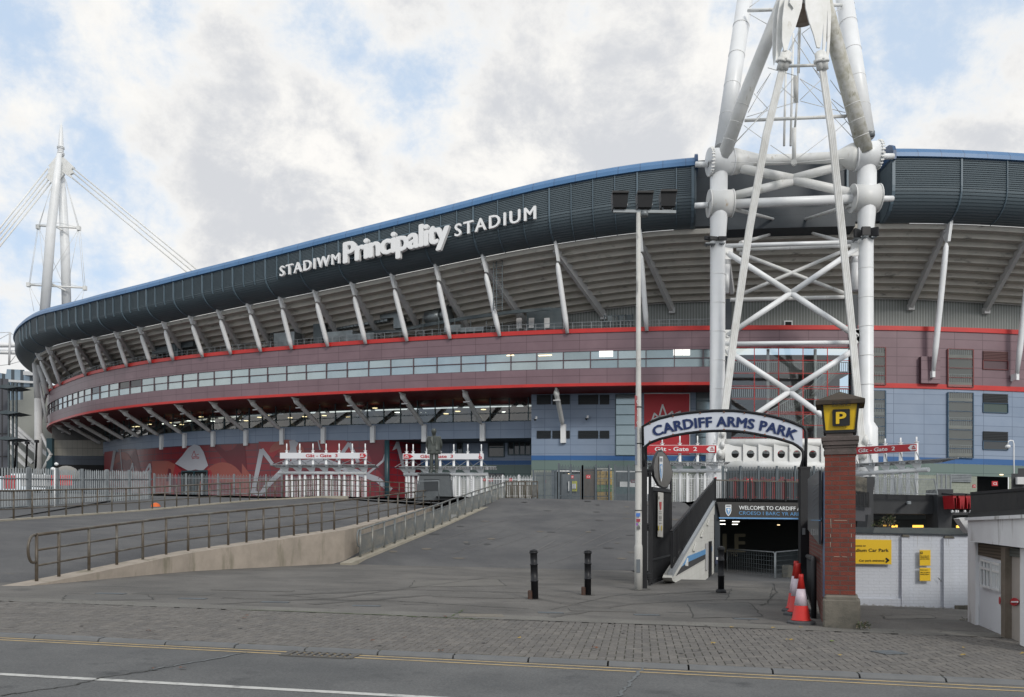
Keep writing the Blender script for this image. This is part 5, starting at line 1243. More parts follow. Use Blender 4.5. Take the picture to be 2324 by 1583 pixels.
seam([(785, 1281), (950, 1283), (1209, 1289), (1440, 1296)], .03, m_crack, 'ramp_joint', ''); seam([(900, 1302), (1200, 1312), (1443, 1324)], .025, m_crack, 'ramp_joint', '')
seam([(500, 1358), (900, 1365), (1090, 1377), (1200, 1383)], .018, m_crack, 'asphalt_crack', ''); seam([(1250, 1385), (1380, 1355), (1443, 1346), (1600, 1350)], .012, m_crack, 'asphalt_crack', '')
seam([(1755, 1325), (1762, 1345), (1740, 1370), (1725, 1375)], .02, m_crack, 'asphalt_crack', ''); seam([(540, 1385), (775, 1392.6), (1010, 1404), (1120, 1408)], .018, m_moss, 'moss_line', '', dz=.009); seam([(1120, 1408), (1551, 1421), (1700, 1427)], .012, m_crack, 'edging_joint', '', dz=.009)
seam([(1010, 1404), (1040, 1392), (1055, 1384)], .01, m_moss, 'moss_line', '', dz=.009); seam([(640, 1352), (760, 1362), (1000, 1372)], .012, m_crack, 'asphalt_crack', '')
# small repair patches on the ramp, gum spots and scuffs
def rampz(y): t = (y - 30.2) / 20.3; return .10 + 3.1 * (t if t < .8 else .8 + .2 * (1 - (1 - (t - .8) / .2) ** 2) * .95 + .2 * .05 * (t - .8) / .2)
q = MB(); mp = [M('ramp_patch_%d' % i, c, .95) for i, c in enumerate(((.135, .12, .10), (.058, .058, .06), (.115, .108, .10)))]
for i in range(46):
    q.mat(random.choice(mp)); t = random.random(); y = lerp(31, 49, t); x = random.uniform(lerp(-6, 0, t) + .4, lerp(4.4, 9.6, min(1, (y - 24) / 18)) - .2); w, h = random.uniform(.10, .3), random.uniform(.05, .13)
    pp = []
    for k in range(7): a = k / 7 * 6.28; xx, yy = x + math.cos(a) * w * random.uniform(.7, 1), y + math.sin(a) * h * random.uniform(.7, 1) * 2; pp.append(Vector((xx, yy, rampz(yy) - K * xx + .012)))
    q.add(pp, [tuple(range(7))])
struct(q, 'ramp_patches', None)
q = MB()
for i in range(16):                            # long faint scuffs up the ramp
    x, y0 = random.uniform(-4, 4), random.uniform(31, 40); L_ = random.uniform(2, 6); w = random.uniform(.012, .03); sl_ = random.uniform(.25, .6); n = 5
    a = Vector((x, y0, 0)); b = Vector((x + L_ * sl_, y0 + L_, 0))
    for k in range(n): u, v = lerp(a, b, k / n), lerp(a, b, (k + 1) / n); q.quad(*[Vector((p_.x + d_, p_.y, rampz(p_.y) - K * p_.x + .009)) for p_, d_ in ((u, -w), (u, w), (v, w), (v, -w))])
struct(q, 'ramp_scuffs', M('pale_scuff', (.14, .138, .136), .95))
q = MB(); mg = [M('gum_spot_%d' % i, c, .9) for i, c in enumerate(((.20, .19, .175), (.06, .058, .055), (.16, .155, .15)))]
for i in range(620):
    q.mat(random.choice(mg)); t, o = random.uniform(-6, 16.5), random.uniform(.2, 15) ** 1.0; p = KL(t, o); r = random.uniform(.012, .03)
    if o > 15 or p.y > 29.5 or (p.x > 3.6 and p.y > 23) or p.x < -9: continue
    if p.x < -6.5 and p.y > 17: continue
    n_ = 6; a0_ = random.random(); q.add([p + Vector((math.cos(a0_ + k) * r, math.sin(a0_ + k) * r * 1.2, .0075)) for k in [j * 6.283 / n_ for j in range(n_)]], [tuple(range(n_))])
o = q.build('gum_spots', None); o['kind'] = 'stuff'; o['label'] = 'small gum spots and specks scattered on the pavement'; o['category'] = 'litter'
# tyre marks, old repairs and dark foot discs of dirt and painted contact shade
m_tyre = M('tyre_mark', (.082, .079, .074), .95, 0, (.105, .10, .093), 9); m_rep = M('asphalt_repair', (.098, .096, .092), .95, 0, (.12, .117, .11), 2, speck=.14); m_rep2 = M('pale_asphalt_repair', (.15, .143, .13), .95, 0, (.125, .12, .11), 2, speck=.14)
for pts, w in (([(620, 1352), (900, 1338), (1180, 1345), (1420, 1372)], .16), ([(700, 1372), (960, 1352), (1200, 1358), (1380, 1384)], .15), ([(1440, 1352), (1600, 1342), (1740, 1336)], .12), ([(1240, 1402), (1420, 1372), (1600, 1362), (1780, 1362)], .12), ([(480, 1372), (760, 1358), (960, 1330), (1100, 1312)], .1)): seam(pts, w, m_tyre, 'tyre_mark', '', dz=.003)
for pts, m_ in (([(1560, 1372), (1700, 1368), (1730, 1400), (1575, 1404)], m_rep), ([(940, 1318), (1130, 1316), (1150, 1330), (930, 1333)], m_rep2), ([(1660, 1336), (1752, 1334), (1748, 1360), (1650, 1362)], m_rep2), ([(150, 1352), (330, 1350), (350, 1362), (140, 1364)], m_rep), ([(2000, 1398), (2110, 1396), (2125, 1404), (2010, 1406)], m_rep2)):
    q = MB(); q.add([G(x, y) + Vector((0, 0, .0035)) for x, y in pts], [(0, 1, 2, 3)]); struct(q, 'asphalt_repair', m_); seam(pts + pts[:1], .012, m_crack, 'repair_joint', '', dz=.006)
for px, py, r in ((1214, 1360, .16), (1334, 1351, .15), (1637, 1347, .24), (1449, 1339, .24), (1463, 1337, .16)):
    q = MB().mat(M('base_shade_dirt', (.07, .068, .062), .95, 0, (.09, .086, .08), 8)); c = G(px, py); pp = []
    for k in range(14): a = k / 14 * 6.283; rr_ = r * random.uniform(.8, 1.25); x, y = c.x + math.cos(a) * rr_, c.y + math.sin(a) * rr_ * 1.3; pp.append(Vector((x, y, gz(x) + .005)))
    q.add(pp, [tuple(range(14))]); struct(q, 'base_shade_dirt', None)
# fallen leaves
lm = [M('leaf_brown', (.14, .05, .02), .8), M('leaf_yellow', (.32, .22, .05), .8), M('leaf_green', (.12, .16, .04), .8)]
LV = [(337, 1435, 0), (560, 1400, 0), (555, 1405, 0), (1010, 1402, 0), (845, 1457, 0), (918, 1450, 0), (1661, 1426, 1), (1756, 1428, 1), (1818, 1426, 1), (1792, 1455, 1), (1888, 1458, 2), (1905, 1490, 1), (2187, 1473, 1), (2185, 1490, 1), (2250, 1431, 0), (1000, 1480, 0), (1180, 1450, 1), (415, 1520, 0), (350, 1522, 0), (1620, 1463, 1), (2322, 1486, 1), (1350, 1473, 0)]
for i, (px, py, k) in enumerate(LV):
    z0 = .10 if py < 1439 + px * .0467 else .10 + RD; p = G(px, py, z0); q = MB(); s = random.uniform(.035, .06); an = random.uniform(0, 6.28); pts = []
    for j in range(9): r = s * (1 if j % 2 == 0 else .6); a = an + j / 9 * 6.28; pts.append(p + Vector((math.cos(a) * r, math.sin(a) * r * .8, .012 + random.uniform(0, .02))))
    onp = z0 == .10; same = sorted([l for l in LV if l[2] == k and ((l[1] < 1439 + l[0] * .0467) == onp)]); rk = same.index((px, py, k)); ordn = ['leftmost', 'second from the left', 'third from the left', 'fourth from the left', 'fifth from the left', 'sixth from the left', 'seventh from the left', 'eighth from the left', 'ninth from the left', 'tenth from the left', 'eleventh from the left'][rk]
    o_ = solo(q.add(pts, [tuple(range(9))]), 'fallen_leaf', lm[k], 'fallen leaf, %s of the %s ones on the %s' % (ordn, ('brown', 'yellow', 'green')[k], 'block paving' if onp else 'road'), 'leaf', p, '%s fallen leaves' % ('brown', 'yellow', 'green')[k] + (' on the paving' if z0 == .10 else ' on the road'))
# ---------------------------------------------------------------- white lamp pole with three floodlights
m_pole = M('flaking_white_paint', (.56, .56, .54), .6, 0, (.48, .48, .46), 2, dirt=((.10, .10, .10), 3.2, .60, (1, 1, .35)))
pb = G(1449, 1339); lp = thing('lamp_pole', 'tall flaking white pole covered in stickers, carrying three black floodlights', 'lamp pole', pb)
q = MB(); q.lathe(pb, [(.1, -.05), (.1, 1.05), (.092, 1.1), (.082, 1.13), (.08, 3.2), (.062, 5.6), (.055, (1339 - 484) / F * pb.y)], 16); q.build('pole', m_pole, lp)
D = pb.y; q = MB(); q.beam(P(1392, 480, D), P(1534, 482, D), .07, .07); q.tube(P(1462, 480, D), P(1462, 492, D), .1); q.build('crossarm', m_galv, lp)
for px in (1406, 1462, 1515):
    q = MB().mat(m_black); c = P(px, 459 - (3 if px > 1500 else 0), D); dx = .17; 
    q.prism([c + Vector((-.2, -.18, .17)), c + Vector((.2, -.18, .17)), c + Vector((.17, -.12, -.17)), c + Vector((-.17, -.12, -.17))], (0, .32, 0)); q.beam(c + Vector((-.2, -.2, .17)), c + Vector((.2, -.2, .17)), .06, .05)
    fl_o = q.build('floodlight', None, lp); q = MB()
    for s in (-1, 1): q.beam(c + Vector((s * .2, 0, -.05)), c + Vector((s * .1, 0, -.24)), .03, .04, up=(0, 1, 0))
    q.beam(c + Vector((-.1, 0, -.24)), c + Vector((.1, 0, -.24)), .04, .03); q.build('bracket', m_galv, fl_o)
q = MB()
for z in (1.95, 2.9, 3.6, 4.5): q.lathe(pb + Vector((0, 0, z)), [(.088, 0), (.088, .02)], 16)
q.build('strap', m_black, lp)
def decal(W_, x0, x1, y0, y1, m, name, par): q = MB(); flat(q, W_, [(x0, y0), (x1, y0), (x1, y1), (x0, y1)], .0, .004); return q.build(name, m, par)
WP = Wall((pb.x - 1, pb.y - .115), (pb.x + 1, pb.y - .115))
for x0, x1, y0, y1, c in ((1443.5, 1452.5, 1165, 1173, (.05, .16, .5)), (1444, 1453, 1178, 1185, (.3, .03, .05)), (1443.5, 1448, 1188, 1193, (.25, .1, .4)), (1449, 1454, 1187, 1193, (.4, .45, .4)), (1444.5, 1453, 1195, 1202, (.12, .12, .12)), (1444, 1453, 1270, 1300, (.12, .14, .16))):
    decal(WP, x0, x1, y0, y1, M('sticker_%d' % int(y0 + x0), c, .5), 'sticker', lp)
# red plate seen almost edge-on, and a blue one below
m_redsign = M('red_sign', (.32, .03, .04), .5)
q = MB().mat(m_redsign); A, B = P(1440.5, 936, D - .25), P(1451, 940, D + .35); hz = 38 / F * D
q.hexa([A - Vector((0, 0, hz)), A + Vector((.01, -.012, -hz)), B + Vector((.01, -.012, -hz)), B - Vector((0, 0, hz)), A + Vector((0, 0, hz)), A + Vector((.01, -.012, hz)), B + Vector((.01, -.012, hz)), B + Vector((0, 0, hz))])
dd = (B - A); q.mat(m_text_w); text(q, '2', A + dd * .3 + Vector((.02, -.03, -.08)), dd, (0, 0, 1), .22, .24, .02, .004); text(q, 'Gate', A + dd * .2 + Vector((.02, -.03, .22)), dd, (0, 0, 1), .09, .34, .01, .004); text(q, 'Giât', A + dd * .2 + Vector((.02, -.03, -.3)), dd, (0, 0, 1), .09, .34, .01, .004); q.build('gate_plate', None, lp)
q = MB(); A, B = P(1441, 1012, D - .25), P(1451, 1014, D + .3); hz = 43 / F * D; q.hexa([A - Vector((0, 0, hz)), A + Vector((.01, -.012, -hz)), B + Vector((.01, -.012, -hz)), B - Vector((0, 0, hz)), A + Vector((0, 0, hz)), A + Vector((.01, -.012, hz)), B + Vector((.01, -.012, hz)), B + Vector((0, 0, hz))]); q.build('blue_plate', M('plate_blue_grey', (.16, .2, .27), .4), lp)
# ---------------------------------------------------------------- arched sign
gA = (P(1468, 1337, 21.0)); gB = P(1826, 1350, 19.4)
WA = Wall((P(1468, 0, 20.9).x, 20.9), (P(1826, 0, 19.4).x, 19.4)); T7 = [(175, 765), (230, 733), (300, 705), (400, 680), (500, 665), (600, 655), (700, 648), (775, 647), (850, 648), (925, 655), (1000, 665), (1075, 678), (1150, 695), (1215, 713), (1280, 735), (1350, 765)]
B7 = [(180, 915), (230, 884), (300, 857), (400, 832), (500, 814), (600, 802), (700, 797), (775, 796), (850, 798), (925, 806), (1000, 818), (1075, 833), (1150, 849), (1215, 867), (1280, 888), (1350, 935)]
ar = thing('arched_sign', 'white arched entrance sign on black tubes with navy capitals CARDIFF ARMS PARK', 'sign', (gB.x, gB.y, gz(gB.x)))
top = [WA.pt(*p) for p in z7(T7)]; bot = [WA.pt(*p) for p in z7(B7)]; m_board = M('sign_board_white', (.62, .66, .74), .4, 0, (.56, .60, .68), .8)
q = MB(); nv = Vector((WA.n.x, WA.n.y, 0)) * .03
for i in range(len(top) - 1): q.hexa([bot[i] - nv, bot[i] + nv * 0, bot[i + 1] + nv * 0, bot[i + 1] - nv, top[i] - nv, top[i] + nv * 0, top[i + 1] + nv * 0, top[i + 1] - nv])
q.build('board', m_board, ar)
q = MB(); rr = [WA.pt(*p) for p in z7([(1368, 783), (1378, 805), (1378, 870), (1376, 960), (1374, 1060)])]; q.pipe([WA.pt(*p) for p in z7([(178, 905), (175, 765)])] + top[1:] + rr, .035, 8); q.build('tube', m_black, ar)
q = MB(); lo = [WA.pt(*p) for p in z7([(185, 1060), (183, 990), (180, 925)])]; q.pipe(lo + bot[1:-1] + [WA.pt(*p) for p in z7([(1310, 905), (1342, 930), (1357, 955), (1358, 990), (1350, 1060)])], .035, 8); q.build('tube', m_black, ar)
q = MB()
for i in range(1, len(top) - 1, 2): q.tube(top[i] + nv * .4, top[i] - Vector((0, 0, .05)) + nv * .6, .018, n=6); q.tube(bot[i] + nv * .4, bot[i] + Vector((0, 0, .05)) + nv * .6, .018, n=6)
q.build('fixing', M('sign_rust', (.25, .1, .05), .8), ar)
# lettering bent along the arch
vs, fs = glyphs('CARDIFF ARMS PARK', .042, .5, 1.06); xa, xb = min(v[0] for v in vs), max(v[0] for v in vs); q = MB(); out = []
mid = [(a + b) / 2 for a, b in zip(top, bot)]
def midp(t):
    px = lerp(1481, 1808, t); arr = z7([((a[0] + b[0]) / 2, (a[1] + b[1]) / 2) for a, b in zip(T7, B7)])
    for (x0, y0), (x1, y1) in zip(arr, arr[1:]):
        if px <= x1: u = (px - x0) / (x1 - x0); return px, lerp(y0, y1, u)
    return px, arr[-1][1]
for v in vs:
    t = (v[0] - xa) / (xb - xa); px, py = midp(t); px2, py2 = midp(min(t + .02, 1)) if t < .97 else midp(t); px1, py1 = midp(max(t - .02, 0)); dx, dy = px2 - px1, py2 - py1; l = math.hypot(dx, dy) or 1
    c = 24.5; yy = (v[1] - .5) * c; out.append(WA.pt(px + dy / l * yy, py - dx / l * yy + 1.5, .015 + v[2] * .012))
q.add(out, fs, smooth=False); q.build('lettering', M('navy_lettering', (.004, .02, .10), .4), ar)
q = MB(); gp = P(1825, 1064, WA.pt(1825, 1064).y); q.beam(Vector((gp.x, gp.y, gz(gp.x) - .1)), gp, .21, .17, up=(0, 1, 0)); q.beam(P(1825, 1065, gp.y), P(1825, 1060, gp.y), .24, .2, up=(0, 1, 0)); q.prism([WA.pt(*p) for p in z7([(1330, 1060), (1352, 985), (1360, 1060)])], nv); q.build('post', m_black, ar)
q = MB(); q.mat(m_galv); flat(q, Wall((gp.x - 1, gp.y - .09), (gp.x + 1, gp.y - .09)), [(1821, 1199), (1827, 1199), (1827, 1214), (1821, 1214)]); q.build('keypad', None, ar)
# left gate post, hinged leaf and oval badge
gp2 = G(1462, 1336); gt = thing('metal_gate', 'black metal gate leaf standing open with an oval rugby club badge on top', 'gate', gp2)
q = MB(); q.beam(gp2, P(1462, 1005, gp2.y), .13, .13, up=(0, 1, 0)); q.prism([P(1456, 1080, gp2.y), P(1470, 1080, gp2.y), P(1458, 1000, gp2.y), P(1456, 1000, gp2.y)], (0, .05, 0)); q.build('post', m_black, gt)
La, Lb = G(1474, 1331), G(1524, 1311); WG = Wall(La, Lb)
def zg(pts): return [(1404.4 + x * .2777, 1038 + y * .2777) for x, y in pts]
def gl(q, pts, w=.07, th=.05): p = [WG.pt(*a) for a in zg(pts)]; [q.beam(a, b, w, th, up=(0, 0, 1) if abs((b - a).normalized().z) < .7 else (0, 1, 0)) for a, b in zip(p, p[1:])]
q = MB(); gl(q, [(255, 75), (250, 1050)], .07, .07); gl(q, [(268, 245), (265, 1030)]); gl(q, [(425, 90), (425, 960)]); gl(q, [(268, 258), (428, 278)], .06, .1); gl(q, [(268, 838), (426, 800)], .05, .06); gl(q, [(266, 1025), (424, 965)], .05, .09); q.build('frame', m_black, gt)
q = MB(); n = 22
for i in range(n): x = lerp(275, 420, i / n); gl(q, [(x, 268), (x, lerp(1015, 965, (x - 266) / 160))], .012, .012) if True else None
p = [WG.pt(*a, -.03) for a in zg([(268, 260), (428, 280), (425, 960), (266, 1020)])]; q.prism(p, Vector((.01, .01, 0))); q.build('mesh_infill', m_black, gt)
for y in (130, 570, 975):
    q = MB(); c = WG.pt(*zg([(240, y)])[0]); q.box(c + Vector((0, 0, .06)), (.2, .1, .03)); q.box(c - Vector((0, 0, .06)), (.2, .1, .03)); q.tube(c - Vector((0, 0, .1)), c + Vector((0, 0, .1)), .03, n=8); q.build('hinge', m_black, gt)
m_badge = M('badge_grey', (.135, .125, .11), .35, .3); ov = [(275, 130), (262, 50), (262, 0), (265, -60), (290, -150), (320, -190), (345, -190), (375, -150), (398, -80), (418, 0), (424, 45), (400, 130), (380, 190), (350, 240), (325, 240), (300, 205)]
ov = [(232 + (x - 262), y) if False else (x, y) for x, y in z7([(245, 1130), (240, 1060), (250, 1000), (275, 950), (305, 945), (340, 985), (365, 1040), (382, 1100), (378, 1130), (360, 1180), (340, 1212), (310, 1212), (280, 1195)])]
q = MB(); c = [WG.pt(x, y, .0) for x, y in ov]; q.prism(c, Vector((WG.n.x, WG.n.y, 0)) * .06); badge_o = q.build('badge', m_badge, gt)
q = MB(); q.pipe([p + Vector((WG.n.x, WG.n.y, 0)) * .03 for p in c + c[:2]], .035, 8); q.build('rim', m_black, badge_o)
def crest(q, W_, x, y, w, h, off, ms):          # shield: white ground, blue lower half, grey swirl
    f = lambda u, v: (x + (u - .5) * w, y + v * h); q.mat(ms[0]); flat(q, W_, [f(0, 0), f(1, 0), f(1, .55), f(.85, .8), f(.5, 1), f(.15, .8), f(0, .55)], off, .006)
    q.mat(ms[1]); flat(q, W_, [f(.12, .3), f(.88, .3), f(.88, .55), f(.75, .75), f(.5, .9), f(.25, .75), f(.12, .55)], off + .008, .004)
    q.mat(ms[0]); flat(q, W_, [f(.3, .4), f(.6, .33), f(.75, .45), f(.6, .65), f(.45, .8), f(.5, .6)], off + .014, .004); q.mat(ms[2]); flat(q, W_, [f(.12, .06), f(.88, .06), f(.88, .2), f(.12, .2)], off + .008, .004); lin(q, W_, [f(.35, .62), f(.5, .5), f(.68, .5)], w / F * 20 * .06, off + .02, .003)
m_sky = M('badge_sky_blue', (.12, .3, .55), .5); m_gray = M('badge_mid_grey', (.25, .27, .3), .5)
q = MB(); crest(q, WG, *z7([(311, 985)])[0], 7.5, 58, .08, (m_text_w, m_sky, m_gray)); q.build('crest', None, badge_o)
q = MB().mat(M('notice_white', (.50, .49, .46), .6)); flat(q, WG, zg([(320, 285), (362, 292), (358, 655), (317, 650)]), .05, .01); q.mat(M('notice_red', (.4, .05, .05), .6)); flat(q, WG, zg([(332, 365), (350, 367), (346, 430), (336, 430)]), .07, .005); q.mat(m_black)
text(q, 'JPR', WG.pt(*zg([(326, 345)])[0], .07), WG.pt(*zg([(356, 345)])[0], .07) - WG.pt(*zg([(326, 345)])[0], .07), (0, 0, 1), .085, .13, .01, .004)
for y in (445, 460, 482, 492, 502, 515, 540): lin(q, WG, zg([(328, y), (352, y + 1)]), .008, .07, .004)
q.mat(M('notice_yellow', (.55, .42, .05), .6)); flat(q, WG, zg([(322, 560), (330, 560), (330, 600), (322, 600)]), .07, .004); flat(q, WG, zg([(347, 560), (354, 560), (353, 600), (346, 600)]), .07, .004); q.build('notice', None, gt)
# ---------------------------------------------------------------- brick pillar with car park lantern
m_brick = M('red_brick', (.16, .042, .028), .85, 0, (.12, .034, .026), 8, bump=.5, bsc=40, brick=(.225 + .01, .0765, .009, (.11, .10, .09), .5, 'XY', .78))
m_brickx = M('red_brick_front', (.19, .042, .026), .85, 0, (.14, .034, .024), 7, bump=.5, bsc=40, brick=(.247, .0765, .007, (.075, .062, .055), .5, 'X', .78), dirt=((.10, .035, .03), 1.2, .62))
m_bricky = M('red_brick_side', (.17, .042, .028), .85, 0, (.13, .034, .026), 7, bump=.5, bsc=40, brick=(.235, .0765, .009, (.11, .10, .09), .5, 'Y', .78))
m_stone = M('weathered_stone', (.17, .155, .13), .95, 0, (.10, .095, .08), 2.5, bump=.5, bsc=20, dirt=((.055, .055, .05), 2.4, .56))
PB = 13.95; ROT = R(-21); pc = P(1906.5, 1000, PB); pf_ = Vector((pc.x, PB, gz(pc.x))); sc = F / (PB - .25); zat = lambda py: EYE + (HOR - py) / sc
pil = thing('brick_pillar', 'square red brick gate pillar with moulded stone cap and chipped stone plinth', 'pillar', pf_)
pil.rotation_euler = (0, 0, ROT)
class Face:                                   # front faces of the turned pillar, in its own frame
    d = Vector((1, 0)); n = Vector((0, -1))
    def __init__(s, y): s.y = y
    def pt(s, px, py, off=0.0): return Vector((pc.x + (px - 1906.5) / sc / 1.07, s.y - off, zat(py)))
q = MB().mat(m_brickx); w = 70 / sc / 1.07; c = Vector((pc.x, PB, 0)); x0, x1, y0, y1 = c.x - w / 2, c.x + w / 2, PB - .25, PB + .25; zb_, zt_ = zat(1354), zat(1030)
q.quad(Vector((x0, y0, zb_)), Vector((x1, y0, zb_)), Vector((x1, y0, zt_)), Vector((x0, y0, zt_))); q.mat(m_bricky)
for x, fl_ in ((x0, 1), (x1, 0)): q.quad(*[Vector(v) for v in (((x, y1, zb_), (x, y0, zb_), (x, y0, zt_), (x, y1, zt_)) if fl_ else ((x, y0, zb_), (x, y1, zb_), (x, y1, zt_), (x, y0, zt_)))])
q.mat(m_brickx); q.quad(Vector((x1, y1, zb_)), Vector((x0, y1, zb_)), Vector((x0, y1, zt_)), Vector((x1, y1, zt_))); q.build('shaft', None, pil)
q = MB(); zc = lambda a, b: ((zat(a) + zat(b)) / 2, abs(zat(a) - zat(b))); z_, h_ = zc(1360, 1432); q.bev((c.x + .02, PB, z_), (w + .1, .60, h_), .03); z_, h_ = zc(1353, 1361); q.bev((c.x + .015, PB, z_ ), (w + .05, .57, h_ + .02), .03); q.build('plinth', m_stone, pil)
m_capst = M('brown_cap_stone', (.10, .08, .075), .85, 0, (.07, .06, .055), 4, bump=.4, bsc=30)
for i, (a, b, e) in enumerate(((1022, 1031, .035), (1016, 1022, .01), (1010, 1016, .03), (1000, 1010, .075), (991, 1000, .105))): q = MB(); z_, h_ = zc(a, b); q.bev((c.x, PB, z_), (w + e, .5 + e, h_ + .006), .015); q.build('cap', m_capst, pil)
q = MB(); z_, h_ = zc(979, 991); q.bev((c.x - .01, PB, z_), (w - .05, .45, h_ + .01), .01); q.build('neck', m_capst, pil)
q = MB()   # pale mortar scars on the shaft
for (a, b) in (((1885, 1178), (1886, 1198)), ((1885, 1213), (1885, 1220)), ((1884.5, 1231), (1884.5, 1242)), ((1932, 1190), (1932, 1196)), ((1932, 1212), (1932, 1220)), ((1932, 1234), (1932, 1242)), ((1932, 1256), (1932, 1262)), ((1893, 1181.5), (1922, 1182)), ((1893, 1264), (1905, 1264)), ((1912, 1264), (1922, 1264.5))): q.mat(m_kw); lin(q, Face(y0), [a, b], .008, .001, .004)
q.build('mortar_scars', None, pil)
# lantern
m_yellow = M('yellow_glass_panel', (.72, .47, .008), .35, 0, (.64, .42, .01), 3)
ln = thing('lantern_sign', 'tapered yellow car park lantern with a black P under a mossy pyramid roof', 'sign', (c.x, PB, zat(979)))
ln.rotation_euler = (0, 0, ROT)
q = MB().mat(m_yellow); zb_, zt_ = zat(979), zat(911); wb, wt_ = 70 / sc / 2.14, 84 / sc / 2.14; LC = Vector((c.x, PB, 0)); rt = 0
def LQ(z, h, i): sx = (-1, 1, 1, -1)[i]; sy = (-1, -1, 1, 1)[i]; return LC + Vector((sx * h, sy * h, z))
for i in range(4): j = (i + 1) % 4; q.quad(LQ(zb_, wb, i), LQ(zb_, wb, j), LQ(zt_, wt_, j), LQ(zt_, wt_, i))
q.build('panels', None, ln)
q = MB()
for i in range(4): j = (i + 1) % 4; q.beam(LQ(zb_, wb, i), LQ(zt_, wt_, i), .035, .035, up=(0, 1, 0)); q.beam(LQ(zb_, wb, i), LQ(zb_, wb, j), .035, .045); q.beam(LQ(zt_, wt_, i), LQ(zt_, wt_, j), .03, .03)
q.build('frame', m_black, ln)
m_roofm = M('mossy_roof', (.055, .04, .028), .9, 0, (.04, .032, .024), 5, bump=.4, bsc=30, dirt=((.13, .14, .08), 3.5, .62))
q = MB(); ew = .37; z1, z2, z3 = zat(917), zat(909), zat(884)
pp = [LQ(z1 - .01, ew, i) for i in range(4)] + [LQ(z2, ew, i) for i in range(4)] + [LC + Vector((0, 0, z3))]; q.add(pp, [(3, 2, 1, 0)] + [(i, (i + 1) % 4, 4 + (i + 1) % 4, 4 + i) for i in range(4)] + [(4 + i, 4 + (i + 1) % 4, 8) for i in range(4)], smooth=False); q.build('roof', m_roofm, ln)
q = MB(); WLn = Face(PB - (wb + wt_) / 2 - .03)
q.mat(m_black); a_, b_, cc_, dd_ = Z8(230, 390, 792, 945); pr = [(a_ + 2, cc_), (b_ - 2, cc_), (b_, cc_ + 2), (b_, dd_ - 2), (b_ - 2, dd_), (a_ + 2, dd_), (a_, dd_ - 2), (a_, cc_ + 2)]; flat(q, WLn, pr, 0, .012)
q.mat(m_yellow); wtext(q, WLn, 'P', a_ + 8, b_ - 8, dd_ - 4.5, 29, .03, .03, .006)
q.mat(m_black)
for t_, x0_, x1_ in (('N', 236, 272), ('C', 294, 330), ('P', 352, 388)):
    u0, u1, v0, v1 = Z8(x0_, x1_, 728, 764); wtext(q, WLn, t_, u0 + 1, u1 - 1, v1 - 1, 7.3, .03, .085, .006)
    for p_, r_ in (((u0 - 1, v0 - .5), (u1 + 1, v0 - .5)), ((u1 + 1, v0 - .5), (u1 + 1, v1 + 1)), ((u1 + 1, v1 + 1), (u0 - 1, v1 + 1)), ((u0 - 1, v1 + 1), (u0 - 1, v0 - .5))): lin(q, WLn, [p_, r_], .006, .085, .004)
q.build('symbols', None, ln)
# wall running back from the pillar with dark boards
sA, sB = (P(1869, 0, 14.2).x, 14.2), (P(1835, 0, 19.6).x, 19.6); WS = Wall(sA, sB)
sw = thing('brick_wall', 'brick wall running back from the pillar, hung with dark notice boards', 'wall', (sA[0], sA[1], gz(sA[0])))
def zs(x, y): return (1404.4 + x * .2777, 1038 + y * .2777)
q = MB(); p = [WS.pt(*zs(*a)) for a in ((1667, 700), (1552, 500), (1552, 880), (1667, 1385))]; q.prism(p, Vector((-WS.n.x, -WS.n.y, 0)) * .22); q.build('brickwork', m_bricky, sw)
q = MB(); flat(q, WS, [zs(1655, 108), zs(1560, 180), zs(1560, 590), zs(1655, 712)], .03, .04); q.build('dark_board', M('dark_board', (.02, .024, .032), .3, 0, (.03, .035, .05), 2), sw)
q = MB(); p = [WS.pt(*zs(*a)) for a in ((1678, 118), (1658, 128), (1658, 1130), (1678, 1150))]; q.prism(p, Vector((0, -.03, 0))); q.build('blue_board', M('poster_blue', (.05, .10, .2), .4, 0, (.14, .2, .3), 2), sw)
q = MB().mat(m_text_w)
for x in (1575, 1590, 1605, 1622): lin(q, WS, [zs(x, 590), zs(x, 632)], .03, .08, .004)
q.mat(m_gray)
for k, y in enumerate((200, 230, 262, 300, 345, 380)): lin(q, WS, [zs(1580, y + 60 - 0), zs(1632, y + 12)], .012, .08, .004)
q.mat(m_sky); lin(q, WS, [zs(1570, 515), zs(1648, 517)], .012, .08, .004)
q.build('small_print', None, sw)
# black barrier leaf leaning by the wall
bl_ = thing('barrier_leaf', 'black folded gate leaf with rounded top standing behind the traffic cones', 'gate', G(1832, 1400))
q = MB(); a_, b_ = G(1847, 1404, .1), G(1827, 1345, .1); h1, h2 = EYE + (HOR - 1269) / F * a_.y - a_.z, EYE + (HOR - 1260) / F * b_.y - b_.z
q.pipe([a_, a_ + Vector((0, 0, h1 * .93)), a_ + (b_ - a_) * .03 + Vector((0, 0, h1)), b_ + (a_ - b_) * .03 + Vector((0, 0, h2)), b_ + Vector((0, 0, h2 * .93)), b_], .05, 8); q.build('frame', m_black, bl_)
q = MB()
for i in range(1, 16): p = a_ + (b_ - a_) * i / 16; q.tube(p + Vector((0, 0, .1)), p + Vector((0, 0, lerp(h1, h2, i / 16) - .03)), .022, n=6)
q.beam(a_ + Vector((0, 0, .15)), b_ + Vector((0, 0, .15)), .04, .05); q.build('bars', m_black, bl_)
